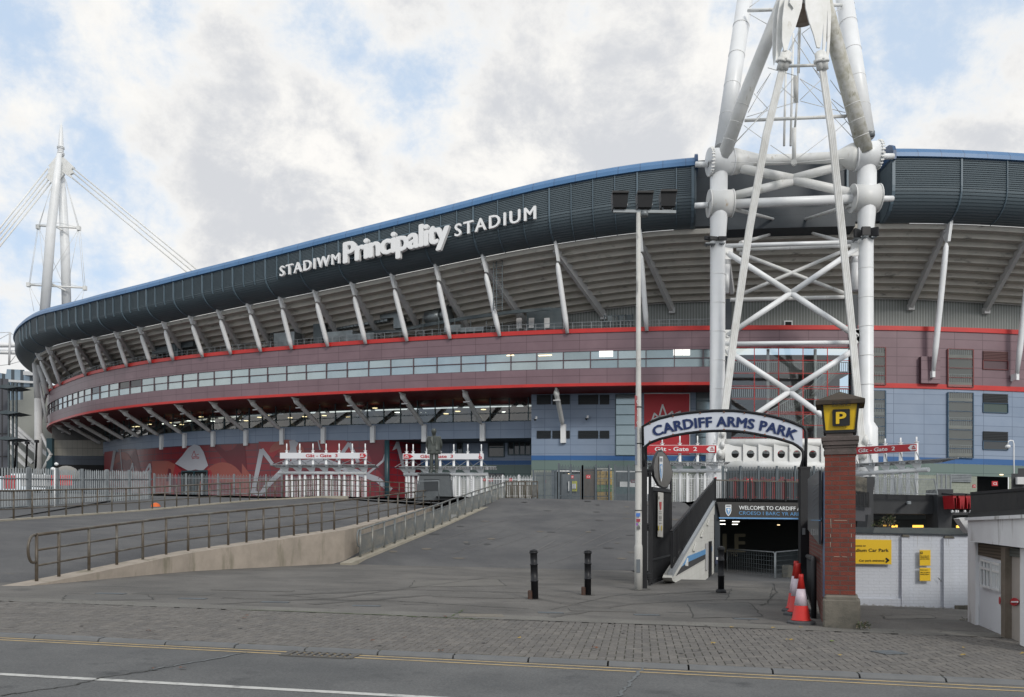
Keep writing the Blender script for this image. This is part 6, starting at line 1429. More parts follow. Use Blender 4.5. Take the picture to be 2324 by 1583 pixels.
# ---------------------------------------------------------------- traffic cones
m_cone = M('cone_orange_red', (.50, .018, .014), .5, 0, (.44, .02, .015), 5); m_cw = M('cone_reflective_band', (.62, .54, .60), .45, 0, (.52, .44, .50), 8); m_cb = M('cone_rubber_base', (.07, .075, .08), .8, 0, (.05, .05, .055), 8)
def cone(p, s, label, rz):
    t_ = thing('traffic_cone', label, 'traffic cone', p, 'traffic cones beside the brick pillar'); t_.rotation_euler = (0, 0, 0)
    q = MB(); h = .75 * s; r0, r1 = .15 * s, .03 * s; rad = lambda f: lerp(r0, r1, f)
    q.lathe(p, [(.235 * s, .0), (.235 * s, .035 * s), (.21 * s, .05 * s), (.16 * s, .06 * s)], 8, smooth=False); q.build('base', m_cb, t_)
    q = MB(); q.lathe(p, [(.165 * s, .06 * s), (.155 * s, .075 * s), (rad(.05), .08 * s), (rad(.34), .06 * s + h * .32), (rad(.34) * .97, .06 * s + h * .322)], 28); q.mat(m_cone); cb_o = q.build('cone_body', m_cone, t_)
    q = MB(); q.lathe(p, [(rad(.34), .06 * s + h * .322), (rad(.70), .06 * s + h * .68)], 28); q.build('reflective_band', m_cw, cb_o)
    q = MB(); q.lathe(p, [(rad(.70), .06 * s + h * .682), (rad(.94), .06 * s + h * .92), (r1 * 1.35, .06 * s + h * .935), (r1 * 1.2, .06 * s + h), (r1 * .5, .06 * s + h)], 28); q.build('tip', m_cone, cb_o); return t_
cone(G(1818, 1416), 1.02, 'nearest orange and white traffic cone, standing whole beside the brick pillar', 0)
cone(G(1811.5, 1397), 1.18, 'second traffic cone, half hidden behind the nearest one', .3)
cone(G(1807, 1389), 1.2, 'rearmost traffic cone with only its left edge and tip showing', .2)
# ---------------------------------------------------------------- slanting block wall with steps railing
WL = Wall((P(1524, 0, 23.2).x, 23.2), (P(1622, 0, 42).x, 42)); m_wb = M('white_blockwork', (.60, .60, .57), .85, 0, (.54, .54, .50), 1.5, brick=(.6, .28, .008, (.50, .49, .46), .5, 'Y', .97), bump=.2, bsc=30)
nW = Vector((WL.n.x, WL.n.y, 0))
bw = thing('block_wall', 'white painted block wall rising to the bridge with a blue and black stripe', 'wall', P(1524, 1316, 23.2))
q = MB(); q.prism([WL.pt(*p) for p in zg([(432, 985), (440, 960), (790, 372), (790, 470), (778, 470), (778, 1060), (520, 1060), (440, 1010)])], Vector((-WL.n.x, -WL.n.y, 0)) * .25); q.build('blockwork', m_wb, bw)
q = MB().mat(m_sky); flat(q, WL, zg([(520, 885), (563, 810), (708, 752), (708, 792), (563, 858), (512, 895)]), .01, .012); flat(q, WL, zg([(750, 735), (762, 728), (762, 770), (750, 775)]), .01, .012)
q.mat(m_gray if False else M('charcoal_paint', (.04, .04, .042), .8)); flat(q, WL, zg([(468, 968), (512, 897), (563, 860), (708, 794), (708, 830)]), .01, .012); q.build('stripe', None, bw)
q = MB(); cp_ = [WL.pt(*p) for p in zg([(438, 962), (793, 362)])]; q.beam(cp_[0] - nW * .06, cp_[1] - nW * .06, .14, .12); q.beam(cp_[0] + Vector((0, 0, -.1)) - nW * .1, cp_[1] + Vector((0, 0, -.1)) - nW * .1, .1, .05); q.build('coping', M('grey_coping', (.27, .29, .31), .8), bw)
q = MB()
for x, y, w_, h_ in ((550, 860, 16, 60), (616, 735, 22, 64), (677, 625, 20, 54), (727, 533, 14, 48)): flat(q, WL, zg([(x - w_ / 2, y + h_ * .35), (x + w_ / 2, y - h_ * .6), (x + w_ / 2, y + h_ * .5), (x - w_ / 2, y + h_ * .5)]), .02, .04)
q.build('vent_hood', m_wb, bw)
q = MB().mat(m_black); flat(q, WL, zg([(735, 690), (757, 685), (757, 1015), (733, 1015)]), .01, .02); q.mat(M('notice_white2', (.42, .42, .42), .6)); flat(q, WL, zg([(710, 705), (727, 700), (725, 925), (708, 925)]), .02, .02); q.build('door', None, bw)
sr = thing('stair_railing', 'black sloping railing on top of the white block wall', 'railing', WL.pt(1524, 1300))
lo_ = [WL.pt(*p) for p in zg([(432, 935), (772, 358)])]; hi_ = [WL.pt(*p) for p in zg([(430, 612), (772, 196)])]; n = 26
q = MB(); q.beam(hi_[0], hi_[1], .08, .07); q.build('handrail', m_black, sr)
q = MB(); q.beam(lerp(lo_[0], hi_[0], .10), lerp(lo_[1], hi_[1], .12), .04, .05); q.build('rail', m_black, sr)
q = MB()
for i in range(n * 2 + 1): t = i / (n * 2); q.beam(lerp(lo_[0], lo_[1], t) + Vector((0, 0, .12)), lerp(hi_[0], hi_[1], t), .03 if i % 4 else .07, .02, up=(0, 1, 0))
q.build('bars', m_black, sr)
# ---------------------------------------------------------------- bridge over the underpass with welcome sign
DB = 42.0; WBd = Wall((0, DB), (10, DB)); bx0, bx1 = 1624, 1862
ub = thing('footbridge', 'dark bridge over the underpass with a black barred parapet', 'bridge', P(1700, 1320, DB))
q = MB(); q.prism([P(1622, 1139, DB), P(1890, 1141, DB), P(1890, 1182, DB), P(1634, 1179, DB), P(1622, 1150, DB)], (0, 6.5, 0)); q.build('deck', m_black, ub)
q = MB(); q.prism([P(1622, 1150, DB), P(1634, 1179, DB), P(1634, 1345, DB), P(1622, 1345, DB)], (0, .8, 0)); q.build('abutment', m_slate, ub)
q = MB(); A, B = P(1621, 1090, DB), P(1890, 1096, DB); q.beam(A, B, .06, .06); q.build('top_rail', m_rail_b, ub)
q = MB(); C1, C2 = P(1621, 1137, DB), P(1890, 1140, DB); nb_ = 64
for i in range(nb_ + 1): t = i / nb_; q.beam(lerp(C1, C2, t), lerp(A, B, t), .03, .03, up=(0, 1, 0))
for t in (0, .01, .3, .6, .9): q.beam(lerp(C1, C2, t), lerp(A, B, t) + Vector((0, 0, .1)), .08, .08, up=(0, 1, 0))
q.build('parapet_bars', m_black, ub)
ws_ = thing('welcome_sign', 'long dark fascia sign welcoming visitors to the park in English and Welsh', 'sign', P(1740, 1180, DB - .2)); m_wsb = M('sign_charcoal', (.045, .043, .042), .35)
WW = Wall((0, DB - .12), (10, DB - .12)); q = MB(); flat(q, WW, [(1627, 1140), (1900, 1143), (1900, 1177), (1634, 1174.5)], .0, .05); q.build('board', m_wsb, ws_)
q = MB(); flat(q, WW, [(1631, 1174.5), (1900, 1177), (1900, 1180), (1632, 1177.5)], .01, .06); q.build('blue_edge', M('light_blue_edge', (.15, .34, .62), .4), ws_)
q = MB().mat(m_text_w); wtext(q, WW, 'WELCOME TO CARDIFF ARMS PARK', 1677, 1872, 1157, 9.2, .012, .07, .01, py1=1160); q.mat(m_sky); wtext(q, WW, 'CROESO I BARC YR ARFAU CAERDYDD', 1677, 1905, 1168.5, 8.2, .0, .07, .01, py1=1173); crest(q, WW, 1653, 1146, 13.5, 26, .06, (m_text_w, m_sky, m_gray)); q.build('lettering', None, ws_)
# underpass interior
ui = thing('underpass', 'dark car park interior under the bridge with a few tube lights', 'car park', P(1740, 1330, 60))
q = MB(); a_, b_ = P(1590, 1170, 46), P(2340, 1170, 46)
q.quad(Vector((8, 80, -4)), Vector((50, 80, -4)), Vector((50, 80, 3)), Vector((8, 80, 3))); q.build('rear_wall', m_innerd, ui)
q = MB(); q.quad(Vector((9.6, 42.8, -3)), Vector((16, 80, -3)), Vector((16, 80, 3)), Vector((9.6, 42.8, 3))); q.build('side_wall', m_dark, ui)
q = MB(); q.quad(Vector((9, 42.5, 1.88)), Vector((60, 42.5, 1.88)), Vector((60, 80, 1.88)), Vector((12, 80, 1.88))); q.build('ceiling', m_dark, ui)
for px, py, w_, D_, m_ in ((1639, 1182, 12, 52, m_lampw), (1670, 1184.5, 15, 55, m_lampw), (1640, 1190, 12, 58, m_lampw), (1668, 1190.5, 12, 60, m_lampw), (1767, 1192, 5, 62, m_lamp)):
    q = MB(); q.beam(P(px - w_ / 2, py, D_), P(px + w_ / 2, py, D_), .12, .05); q.build('tube_light', m_, ui)
q = MB().mat(M('dim_letter', (.28, .25, .17), .7)); text(q, 'LE', P(1640, 1254, 50), (1, 0, 0), (0, 0, 1), 1.15, 1.35, .03, .03); text(q, 'THIS', P(1651, 1263, 50), (1, 0, 0), (0, 0, 1), .32, .6, .0, .03); q.build('wall_lettering', None, ui)
# temporary mesh barrier
hf = thing('temporary_fence', 'pale mesh crowd barrier panels standing in the underpass mouth', 'fence', P(1760, 1330, 40))
for (x0, y0, x1, y1, D0_, D1_) in ((1650, 1246, 1758, 1254, 44, 38), (1760, 1254, 1815, 1249, 38, 40)):
    a_, b_ = P(x0, y0, D0_), P(x1, y1, D1_); q = MB().mat(m_galv); z = Vector((0, 0, 2.0)); q.pipe([a_ - z, a_ - Vector((0, 0, .06)), a_ + (b_ - a_) * .02, b_ + (a_ - b_) * .02, b_ - Vector((0, 0, .06)), b_ - z], .03, 6); q.mat(m_ductd)
    for i in range(1, 20): p = a_ + (b_ - a_) * i / 20; q.tube(p, p - z, .008, n=4)
    for i in range(1, 10): h = Vector((0, 0, .2 * i)); q.tube(a_ - h, b_ - h, .008, n=4)
    q.build('panel', None, hf)
q = MB(); q.prism([P(x, y, 39) for x, y in ((1777, 1285), (1780, 1283), (1796, 1283), (1799, 1285), (1799, 1312), (1777, 1312))], (0, .15, 0)); solo(q, 'floor_sign', M('dim_sign', (.2, .19, .16), .7), 'pale board sign standing on the floor of the underpass', 'sign', P(1788, 1312, 39))
q = MB(); WPl = Wall((0, 41.8), (10, 41.8)); q.mat(M('navy_notice', (.02, .03, .07), .5)); flat(q, WPl, [(1623, 1263), (1632, 1263), (1632, 1280), (1623, 1280)], .0, .03); q.mat(m_text_w); flat(q, WPl, [(1625.5, 1265), (1629, 1265), (1629, 1271), (1625.5, 1271)], .05, .01); solo(q, 'notice', None, 'small navy notice on the slate pier of the underpass', 'notice', P(1627, 1280, 41.8))
# ---------------------------------------------------------------- turnstile canopies
m_glc = glassy('canopy_glass', (.95, .97, .98), .02); m_turn = M('turnstile_grey', (.30, .31, .32), .5, .3, (.22, .23, .24), 3); m_redt = M('sign_red', (.46, .02, .03), .45); m_wboard = M('sign_white', (.68, .69, .72), .45)
def canopy(pls, D0_, D1_, ytop, ysign0, ysign1, sx0, sx1, ygl, ytube, ybase, txt, tx0, tx1, red, label, arrow=None, glx=None, tubx=None, dy=0.0, fence=True, wc=False):
    fD = lambda px: lerp(D0_, D1_, (px - pls[0]) / (pls[-1] - pls[0])); sl = lambda px, y: y + dy * (px - pls[0]) / (pls[-1] - pls[0])
    c = thing('turnstile_canopy', label, 'turnstile gate', P((pls[0] + pls[-1]) / 2, ybase, fD((pls[0] + pls[-1]) / 2)))
    for px in pls:
        D_ = fD(px); q = MB(); b_ = P(px, sl(px, ybase), D_); b_.z -= 1.0; r = .115
        q.tube(b_, P(px, sl(px, ysign0 - 4), D_), r, n=10); q.tube(P(px, sl(px, ysign0 - 4), D_), P(px, sl(px, ysign0 - 4) - 1, D_), r * 1.5, n=10); q.tube(P(px, sl(px, ysign0 - 4), D_), P(px, sl(px, ytop), D_), r * .5, n=8); q.build('post', m_white, c)
        q = MB(); k_ = F / D_; A = P(px, sl(px, ytube), D_)    # canopy bracket: curved fin reaching out to the street
        q.prism([A + Vector((.0, -.2, -.08)), A + Vector((-.55, -.5, (ytube - ygl) / k_ * .8)), A + Vector((-.95, -.9, (ytube - ygl) / k_ - .03)), A + Vector((.25, -.2, (ytube - ygl) / k_ - .03)), A + Vector((.15, -.2, .05))], (0, .1, 0)); q.build('bracket', m_white, c)
        q = MB(); q.tube(P(px, sl(px, ysign1 + 2), D_), P(px - 8, sl(px, ygl), D_) + Vector((-.5, -2.0, 0)), .03, n=5); q.tube(P(px, sl(px, ysign1 + 2), D_), P(px, sl(px, ygl), D_) + Vector((.8, 1.2, 0)), .03, n=5); q.build('tie', m_galv, c)
    g0, g1 = glx or (pls[0] - 25, pls[-1] + 25); t0, t1 = tubx or (pls[0] - 16, pls[-1] + 8)
    q = MB(); a_, b_ = P(g0, sl(g0, ygl), fD(g0)), P(g1, sl(g1, ygl), fD(g1)); d_ = Vector((0, 1.0, 0)); e_ = Vector((0, -1.2, .1)); q.prism([a_ + e_, b_ + e_, b_ + d_, a_ + d_], (0, 0, -.04)); q.build('glass_roof', m_glc, c)
    q = MB(); q.beam(a_ + e_, b_ + e_, .06, .08); q.beam(a_ + d_, b_ + d_, .06, .06); q.build('roof_edge', m_turn, c)
    q = MB(); q.tube(P(t0, sl(t0, ytube), fD(t0)) + Vector((0, -.2, 0)), P(t1, sl(t1, ytube), fD(t1)) + Vector((0, -.2, 0)), .15, n=14); q.build('gutter_tube', m_white, c)
    a_, b_ = P(sx0, 0, fD(sx0)), P(sx1, 0, fD(sx1)); W_ = Wall((a_.x, a_.y - .25), (b_.x, b_.y - .25)); q = MB(); mB, mT = (m_redt, m_text_w) if red else (m_wboard, m_redt)
    if red: q.mat(m_text_w); flat(q, W_, [(sx0, sl(sx0, ysign0) - .8), (sx1, sl(sx1, ysign0) - .8), (sx1, sl(sx1, ysign1) + .8), (sx0, sl(sx0, ysign1) + .8)], -.05, .04)
    q.mat(mB); flat(q, W_, [(sx0, sl(sx0, ysign0)), (sx1, sl(sx1, ysign0)), (sx1, sl(sx1, ysign1)), (sx0, sl(sx0, ysign1))], .0, .06); q.build('sign_board', None, c)
    q = MB().mat(mT); ym = (ysign0 + ysign1) / 2; hh = ysign1 - ysign0; wtext(q, W_, txt, tx0, tx1, sl(tx0, ym + hh * .26), hh * .58, .018, .08, .02, py1=sl(tx1, ym + hh * .24))
    if arrow:
        ax0, ax1, di = arrow; q.mat(m_text_w if red else m_redt); s_ = lambda x, f: (x, sl(x, ysign0 + hh * f)); tip = ax0 if di < 0 else ax1; tail = ax1 if di < 0 else ax0; m_ = lerp(tip, tail, .35)
        flat(q, W_, [s_(tip, .5), s_(m_, .12), s_(tail, .12), s_(tail, .88), s_(m_, .88)], .08, .02); q.mat(m_redt if red else m_text_w); lin(q, W_, [s_(lerp(m_, tail, .3), .45), s_(lerp(m_, tail, .5), .28), s_(lerp(m_, tail, .7), .45)], .06, .12, .01); lin(q, W_, [s_(lerp(m_, tail, .2), .62), s_(lerp(m_, tail, .9), .62)], .06, .12, .01)
    if wc:
        q.mat(m_redt); x = sx1 - 8; lin(q, W_, [(x - 1, ym - 4), (x - 1, ym + 1), (x + 2, ym + 1), (x + 3.4, ym + 4)], .08, .08, .01); lin(q, W_, [(x - 2.5, ym), (x - 3, ym + 3), (x - 1, ym + 5), (x + 1.5, ym + 4)], .07, .08, .01); lin(q, W_, [(x - 1.4, ym - 5.4), (x - .6, ym - 5.4)], .08, .08, .01)
    q.build('lettering', None, c)
    if fence:
        x0, x1 = pls[0] - 3, pls[-1] + 3; n_ = int((x1 - x0) / (F / D0_ * .14)); q = MB(); tops = sl(x0, ytube + 8)
        for i in range(n_ + 1):
            px = lerp(x0, x1, i / n_); D_ = fD(px) + .2; q.beam(P(px, sl(px, ybase), D_) - Vector((0, 0, 1.2)), P(px, sl(px, ytube + 7), D_), .032, .03, up=(0, 1, 0))
        q.build('pale_fence', m_white, c)
        for a1, b1 in zip(pls, pls[1:]):
            m_ = (a1 + b1) / 2; q = MB(); D_ = fD(m_) + 1.2; p_ = P(m_, sl(m_, ybase), D_)
            q.tube(p_ - Vector((0, 0, 1)), p_ + Vector((0, 0, 1.9)), .06, n=8)
            for h in range(9): q.tube(p_ + Vector((-.4, 0, .1 + h * .2)), p_ + Vector((.4, .3, .1 + h * .2)), .025, n=5)
            q.build('turnstile', m_turn, c)
            q = MB(); px_ = lerp(a1, b1, .42); D_ = fD(px_); q.box(P(px_, sl(px_, ybase), D_) + Vector((0, -.1, .5)), (.18, .12, 3.4)); q.build('gate_stile', m_white, c)
    return c
v4x = lambda z: 549.5 + .3085 * z
canopy([v4x(z) for z in (328, 424, 521, 618, 714, 811, 906)], 80, 78.5, 1007.5, 1028.2, 1041.3, 636, 833, 1060, 1074, 1128, 'Gât - Gate  3', 694, 766, False, 'white turnstile canopy with a white Gate 3 board, left of the statue', (817, 832, 1), (621, 856), (633, 833))
canopy([v4x(z) for z in (1210, 1258, 1357, 1457, 1557, 1660, 1760)], 80, 79, 1009, 1030, 1043, 914.5, 1098, 1064, 1077, 1130, 'Gât - Gate  3', 954, 1028, False, 'white turnstile canopy with a white Gate 3 board, behind the statue', (916, 938, 1), (909, 1127), (917, 1108), wc=True)
canopy([1464, 1503, 1543, 1583, 1622], 69, 67.5, 990, 1011.5, 1028.5, 1462, 1626, 1055, 1069, 1144, 'Gât - Gate  2', 1486, 1582, True, 'white turnstile canopy with a red Gate 2 board, left of the mast', (1603, 1622, -1), (1440, 1648), (1470, 1650))
canopy([1940, 1975, 2009, 2044, 2080], 62, 57, 1000, 1016, 1032, 1930, 2080.6, 1059, 1076, 1142, 'Gât - Gate  2', 1948, 2031, True, 'white turnstile canopy with a red Gate 2 board, right of the brick pillar', (2061, 2079, -1), (1925, 2153), (1930, 2104), dy=-8)
# coloured flyers seen through the first turnstiles
# ---------------------------------------------------------------- plaza edge: dark low fence, gates and clutter
def palfence(name, x0, y0, D0_, x1, y1, D1_, h, n, m, label, posts=4, pointed=True):
    a_, b_ = P(x0, y0, D0_), P(x1, y1, D1_); f = thing(name, label, 'fence', (a_ + b_) / 2); q = MB()
    for i in range(n + 1): p_ = lerp(a_, b_, i / n); q.beam(p_ - Vector((0, 0, .8)), p_ + Vector((0, 0, h + (.12 if i % 2 and pointed else 0))), .055 if m is m_fg else .04, .025, up=(0, 1, 0))
    q.build('bars', m, f)
    for hh in (.3, h - .25): q = MB(); q.beam(a_ + Vector((0, .04, hh)), b_ + Vector((0, .04, hh)), .05, .06); q.build('rail', m, f)
    for i in range(posts + 1): p_ = lerp(a_, b_, i / posts); q = MB(); q.beam(p_ - Vector((0, 0, .8)), p_ + Vector((0, 0, h + .2)), .13, .13, up=(0, 1, 0)); q.build('post', m, f)
    return f
m_fg = M('slate_grey_fence', (.07, .09, .105), .5, .2, (.10, .12, .135), 2)
palfence('plaza_fence', 1210, 1134, 66, 1262, 1134, 66, 2.1, 26, m_fg, 'slate grey barred fence left of the open plaza gates', 2)
g1_ = palfence('plaza_gate', 1268, 1134, 66, 1322, 1136, 68, 2.6, 18, m_fg, 'tall grey barred gate with crossed braces, left of the brown doors', 2)
palfence('plaza_gate', 1322, 1136, 68, 1383, 1136, 66, 2.6, 22, m_fg, 'tall grey barred gate standing before the brown doors and water bottles', 2)
palfence('plaza_fence', 1395, 1136, 66, 1458, 1138, 66, 2.6, 26, m_fg, 'slate grey barred fence beside the white lamp pole', 2)
palfence('plaza_fence', 1000, 1132, 88, 1215, 1133, 84, 2.2, 60, m_white, 'white barred fence behind the statue and the ramp railing', 6)
palfence('plaza_fence', 1480, 1143, 72, 1640, 1145, 72, 2.4, 50, m_white, 'white barred fence below the red Gate 2 board', 4)
palfence('plaza_fence', 350, 1125, 84, 640, 1128, 84, 2.0, 90, m_galv, 'thin galvanised fence in front of the mural', 8)
palfence('mast_fence', 1640, 1142, 62, 1890, 1145, 60, 2.5, 70, m_fg, 'grey barred fence under the holed white girder', 6)
q = MB().mat(M('brown_door', (.10, .07, .045), .6)); 
a_ = P(1341, 1140, 80); q.box(a_ + Vector((0, 0, 1.2)), (2.0, .3, 3.8)); solo(q, 'brown_shutter', None, 'brown door leaf inside the dark gate opening', 'door', P(1341, 1140, 80))
q = MB(); c = P(1371, 1134, 74)
for r in range(9):
    for k in range(5): q.mat(M('bottle_yellow', (.45, .30, .07), .4) if r not in (3, 4) else M('crate_green', (.10, .22, .08), .5)); q.box(c + Vector(((k - 2) * .25 + random.uniform(-.02, .02), random.uniform(-.05, .05), -.1 + r * .3)), (.225, .9, .27))
q.mat(M('wrap_film', (.5, .5, .45), .3)); q.box(c + Vector((0, 0, 2.62)), (1.25, .9, .12)); q.box(c + Vector((0, -.0, .95)), (1.3, 1.0, .03)); q.box(c + Vector((0, 0, 1.8)), (1.3, 1.0, .03)); solo(q, 'drink_pallet', None, 'shrink-wrapped pallet of yellow and green drink crates behind the plaza gate', 'pallet', P(1371, 1134, 74))
q = MB().mat(M('grey_tarp', (.13, .145, .16), .6)); q.box(P(1296, 1112, 71), (1.5, .2, 2.6)); solo(q, 'tarpaulin', None, 'grey tarpaulin hung behind the left plaza gate', 'tarpaulin', P(1293, 1134, 71))
q = MB().mat(M('hivis_yellow', (.5, .5, .05), .6)); q.box(P(1303.5, 1104, 70.7), (.45, .1, .85)); q.mat(m_text_w); q.box(P(1303.5, 1104, 70.6), (.3, .1, .4)); solo(q, 'safety_poster', None, 'small yellow and white safety poster on the grey tarpaulin', 'poster', P(1303.5, 1112, 70.7))
q = MB().mat(m_text_w); q.box(P(1294, 1104, 70.7), (.35, .1, .8)); solo(q, 'notice_sheet', None, 'small white notice left of the yellow safety poster', 'poster', P(1294, 1112, 70.7))
# small red signs round the plaza
def rsign(px, py, w_, h_, D_, t_, label):
    w_, h_ = w_ * .46, h_ * .46
    q = MB().mat(m_redt); c = P(px, py, D_); q.box(c, (w_, .08, h_)); q.mat(m_text_w)
    if t_: text(q, t_, c + Vector((-w_ * .32, -.06, -h_ * .25)), (1, 0, 0), (0, 0, 1), h_ * .5, w_ * .64, .01, .01)
    else: q.box(c + Vector((0, -.05, h_ * .12)), (w_ * .7, .02, h_ * .12)); q.box(c + Vector((0, -.05, -h_ * .15)), (w_ * .6, .02, h_ * .12))
    return solo(q, 'red_sign', None, label, 'sign', c - Vector((0, 0, h_ / 2)))
rsign(1335, 1082.5, .75, .62, 66, 'C3', 'red square sign reading C3 over the plaza gates'); rsign(1299, 1083, .4, .5, 66, '', 'narrow red sign left of the C3 sign')
rsign(1099.5, 1089.5, .5, .5, 86, '25', 'red square sign reading 25 at the right end of the Gate 3 canopy'); rsign(1114, 1090, .85, .6, 86, '', 'wide red notice next to the 25 sign'); rsign(1159, 1089.5, .6, .55, 84, '', 'red notice on the beige blocks at the end of the ramp railing')
rsign(1237, 1093, .6, .55, 72, '', 'red notice on the grey fence at the crest'); rsign(1438, 1093, 1.0, .6, 72, '', 'wide red notice beside the white lamp pole'); rsign(1701, 1091, .9, .55, 60, '22', 'red sign reading 22 above the red turnstile doors')
rsign(2257.5, 1098, .9, .75, 62, 'C2', 'red square sign reading C2 on the dark gate at the right'); rsign(2210.5, 1104, .45, .5, 62, '19', 'small red sign reading 19 on the beige blocks'); rsign(1624, 1087, .3, .5, 62, '', 'tiny red sign on the left leg of the mast')
# red framed doors under the girder
rd = thing('red_doors', 'red framed turnstile doors at the foot of the glazed stair tower', 'doors', P(1760, 1145, 86))
q = MB(); q.box(P(1795, 1150, 89) + Vector((0, 0, 1)), (13, .3, 9)); q.build('backing', m_dark, rd)
for px in (1668, 1692, 1707, 1732, 1755, 1775, 1800, 1825): q = MB(); q.beam(P(px, 1160, 85), P(px, 1083, 85), .35, .2, up=(0, 1, 0)); q.build('door_post', m_red, rd)
q = MB(); q.beam(P(1655, 1090, 85), P(1860, 1092, 85), .3, .3); q.beam(P(1655, 1128, 85), P(1860, 1130, 85), .12, .12); q.build('lintel', m_red, rd)
# gate lamps in stadium openings, red strip lights and opening clutter
for i, (x, y, D_) in enumerate(((1292, 1076, 97), (1346, 1075.5, 97), (1328, 1087, 99), (1382, 1076, 97), (2228, 1086 - 9, 90.5), (2272, 1087 - 9, 90.5))):
    q = MB(); q.beam(P(x - 3.5, y, D_), P(x + 3.5, y, D_), .25, .08); o = q.build('gate_lamp', m_lamp, st)
# lit lamps behind upper windows
for x0, x1, y in ((1150, 1166, 807), (1222, 1252, 807), (1360, 1391, 803.5), (1528, 1549, 800), (1549.5, 1566, 800)):
    m_lit = M('lit_ceiling_panel', (.9, .9, .85), .5, emit=((1, .98, .93), .85)); q = MB(); big = x0 in (1360, 1528, 1549.5); o_ = -.05; s0, s1 = find(x0, o_), find(x1, o_); pm = (x0 + x1) / 2; h_ = H(pm, y, o_); slab(q, s0, s1, h_ - (.34 if big else .05), h_ + (.34 if big else .05), o_ - .03, o_); q.build('lit_panel', m_lit if big else m_lamp, st)
# bits of wall gear: cameras on the blue wing
def cctv(px, py, D_, label, par=None):
    q = MB().mat(m_text_w); c = P(px, py, D_); q.box(c + Vector((.15, .2, .2)), (.2, .4, .3)); q.tube(c + Vector((0, 0, .06)), c + Vector((.12, .2, .12)), .06); q.mat(m_black); q.lathe(c - Vector((0, 0, .2)), [(.03, 0), (.15, .07), (.16, .2), (.06, .24)], 12); return solo(q, 'security_camera', None, label, 'camera', c - Vector((0, 0, .3)))
cctv(1214.5, 952, 100, 'white dome camera on the blue wall left of the short strut'); cctv(1331, 950, 99, 'white dome camera on the blue wall right of the short strut')
# ---------------------------------------------------------------- bronze statue
m_bronze = M('bronze', (.06, .068, .064), .42, .5, (.10, .112, .104), 2.5, bump=.3, bsc=12); m_gran = M('grey_granite', (.055, .065, .072), .35, 0, (.075, .086, .092), 14)
SD = 51.5; s0_ = P(985, 1075.5, SD); sv = thing('statue', 'bronze statue of a suited man with hands behind his back on a stone plinth', 'statue', s0_ - Vector((0, 0, 1.45)))
q = MB(); W2 = Wall((0, SD), (5, SD)); bz = s0_.z; k_ = SD / F
def box4(x0, x1, y0, y1, zt0, zb0, d0, d1): pass
q.hexa([Vector((s0_.x - 1.05 , SD - .95, bz - 1.62)), Vector((s0_.x + 1.15, SD - .95, bz - 1.62)), Vector((s0_.x + 1.15, SD + 1.0, bz - 1.62)), Vector((s0_.x - 1.05, SD + 1.0, bz - 1.62)), Vector((s0_.x - .8, SD - .75, bz - .12)), Vector((s0_.x + .95, SD - .75, bz - .12)), Vector((s0_.x + .95, SD + .8, bz - .12)), Vector((s0_.x - .8, SD + .8, bz - .12))]); q.bev(s0_ + Vector((.05, 0, -.06)), (1.9, 1.7, .1), .03); q.build('plinth', m_gran, sv)
q = MB().mat(M('plaque_dark', (.03, .035, .04), .3)); q.box(s0_ + Vector((-.05, -.86, -.75)), (.9, .04, .75)); q.build('plaque', None, sv)
# body: one skinned figure
def skinfig(nodes, edges, rad, name, mat, parent, lvl=2):
    me = bpy.data.meshes.new(name); o0 = ORG[parent]; me.from_pydata([tuple(Vector(n) - o0) for n in nodes], edges, []); ob = bpy.data.objects.new(name, me); COL.objects.link(ob); ob.parent = parent; me.materials.append(mat)
    m1 = ob.modifiers.new('skin', 'SKIN')
    for i, r in enumerate(rad): me.skin_vertices[0].data[i].radius = r if isinstance(r, tuple) else (r, r)
    me.skin_vertices[0].data[0].use_root = True; m1.use_smooth_shade = True; m2 = ob.modifiers.new('sub', 'SUBSURF'); m2.levels = lvl; m2.render_levels = lvl; return ob
hS = 2.75; f = lambda x, y, z: s0_ + Vector((x * hS, y * hS, z * hS)); g_ = lambda *r: tuple(v * hS for v in r)
nodes = [f(0, 0, .50), f(0, 0, .58), f(0, .0, .68), f(0, .0, .76), f(0, .0, .81), f(0, -.01, .86), f(0, -.02, .90), f(0, -.018, .955), f(0, -.01, .99),
         f(-.05, 0, .48), f(-.055, -.005, .28), f(-.058, .005, .06), f(-.062, -.06, .015), f(.05, 0, .48), f(.055, -.005, .28), f(.058, .005, .06), f(.064, -.06, .015),
         f(-.12, 0, .79), f(-.155, .03, .62), f(-.11, .07, .50), f(-.03, .095, .47), f(.12, 0, .79), f(.155, .03, .62), f(.11, .07, .50), f(.03, .095, .48)]
edges = [(0, 1), (1, 2), (2, 3), (3, 4), (4, 5), (5, 6), (6, 7), (7, 8), (0, 9), (9, 10), (10, 11), (11, 12), (0, 13), (13, 14), (14, 15), (15, 16), (3, 17), (17, 18), (18, 19), (19, 20), (3, 21), (21, 22), (22, 23), (23, 24)]
rad = [g_(.085, .065), g_(.09, .068), g_(.105, .07), g_(.10, .062), g_(.045, .04), g_(.040, .042), g_(.056, .062), g_(.062, .070), g_(.040, .046), g_(.058, .055), g_(.046, .046), g_(.038, .038), g_(.03, .022), g_(.058, .055), g_(.046, .046), g_(.038, .038), g_(.03, .022), g_(.05, .045), g_(.04, .038), g_(.03, .028), g_(.026, .022), g_(.05, .045), g_(.04, .038), g_(.03, .028), g_(.026, .022)]
body_o = skinfig(nodes, edges, rad, 'body', m_bronze, sv); ORG[body_o] = ORG[sv]
q = MB().mat(m_bronze)                        # jacket: flared shell with open front and lapels
prof = [(.145, .09, .80), (.15, .088, .74), (.135, .08, .66), (.138, .085, .56), (.155, .10, .44), (.152, .098, .432)]; n = 24; vs = []
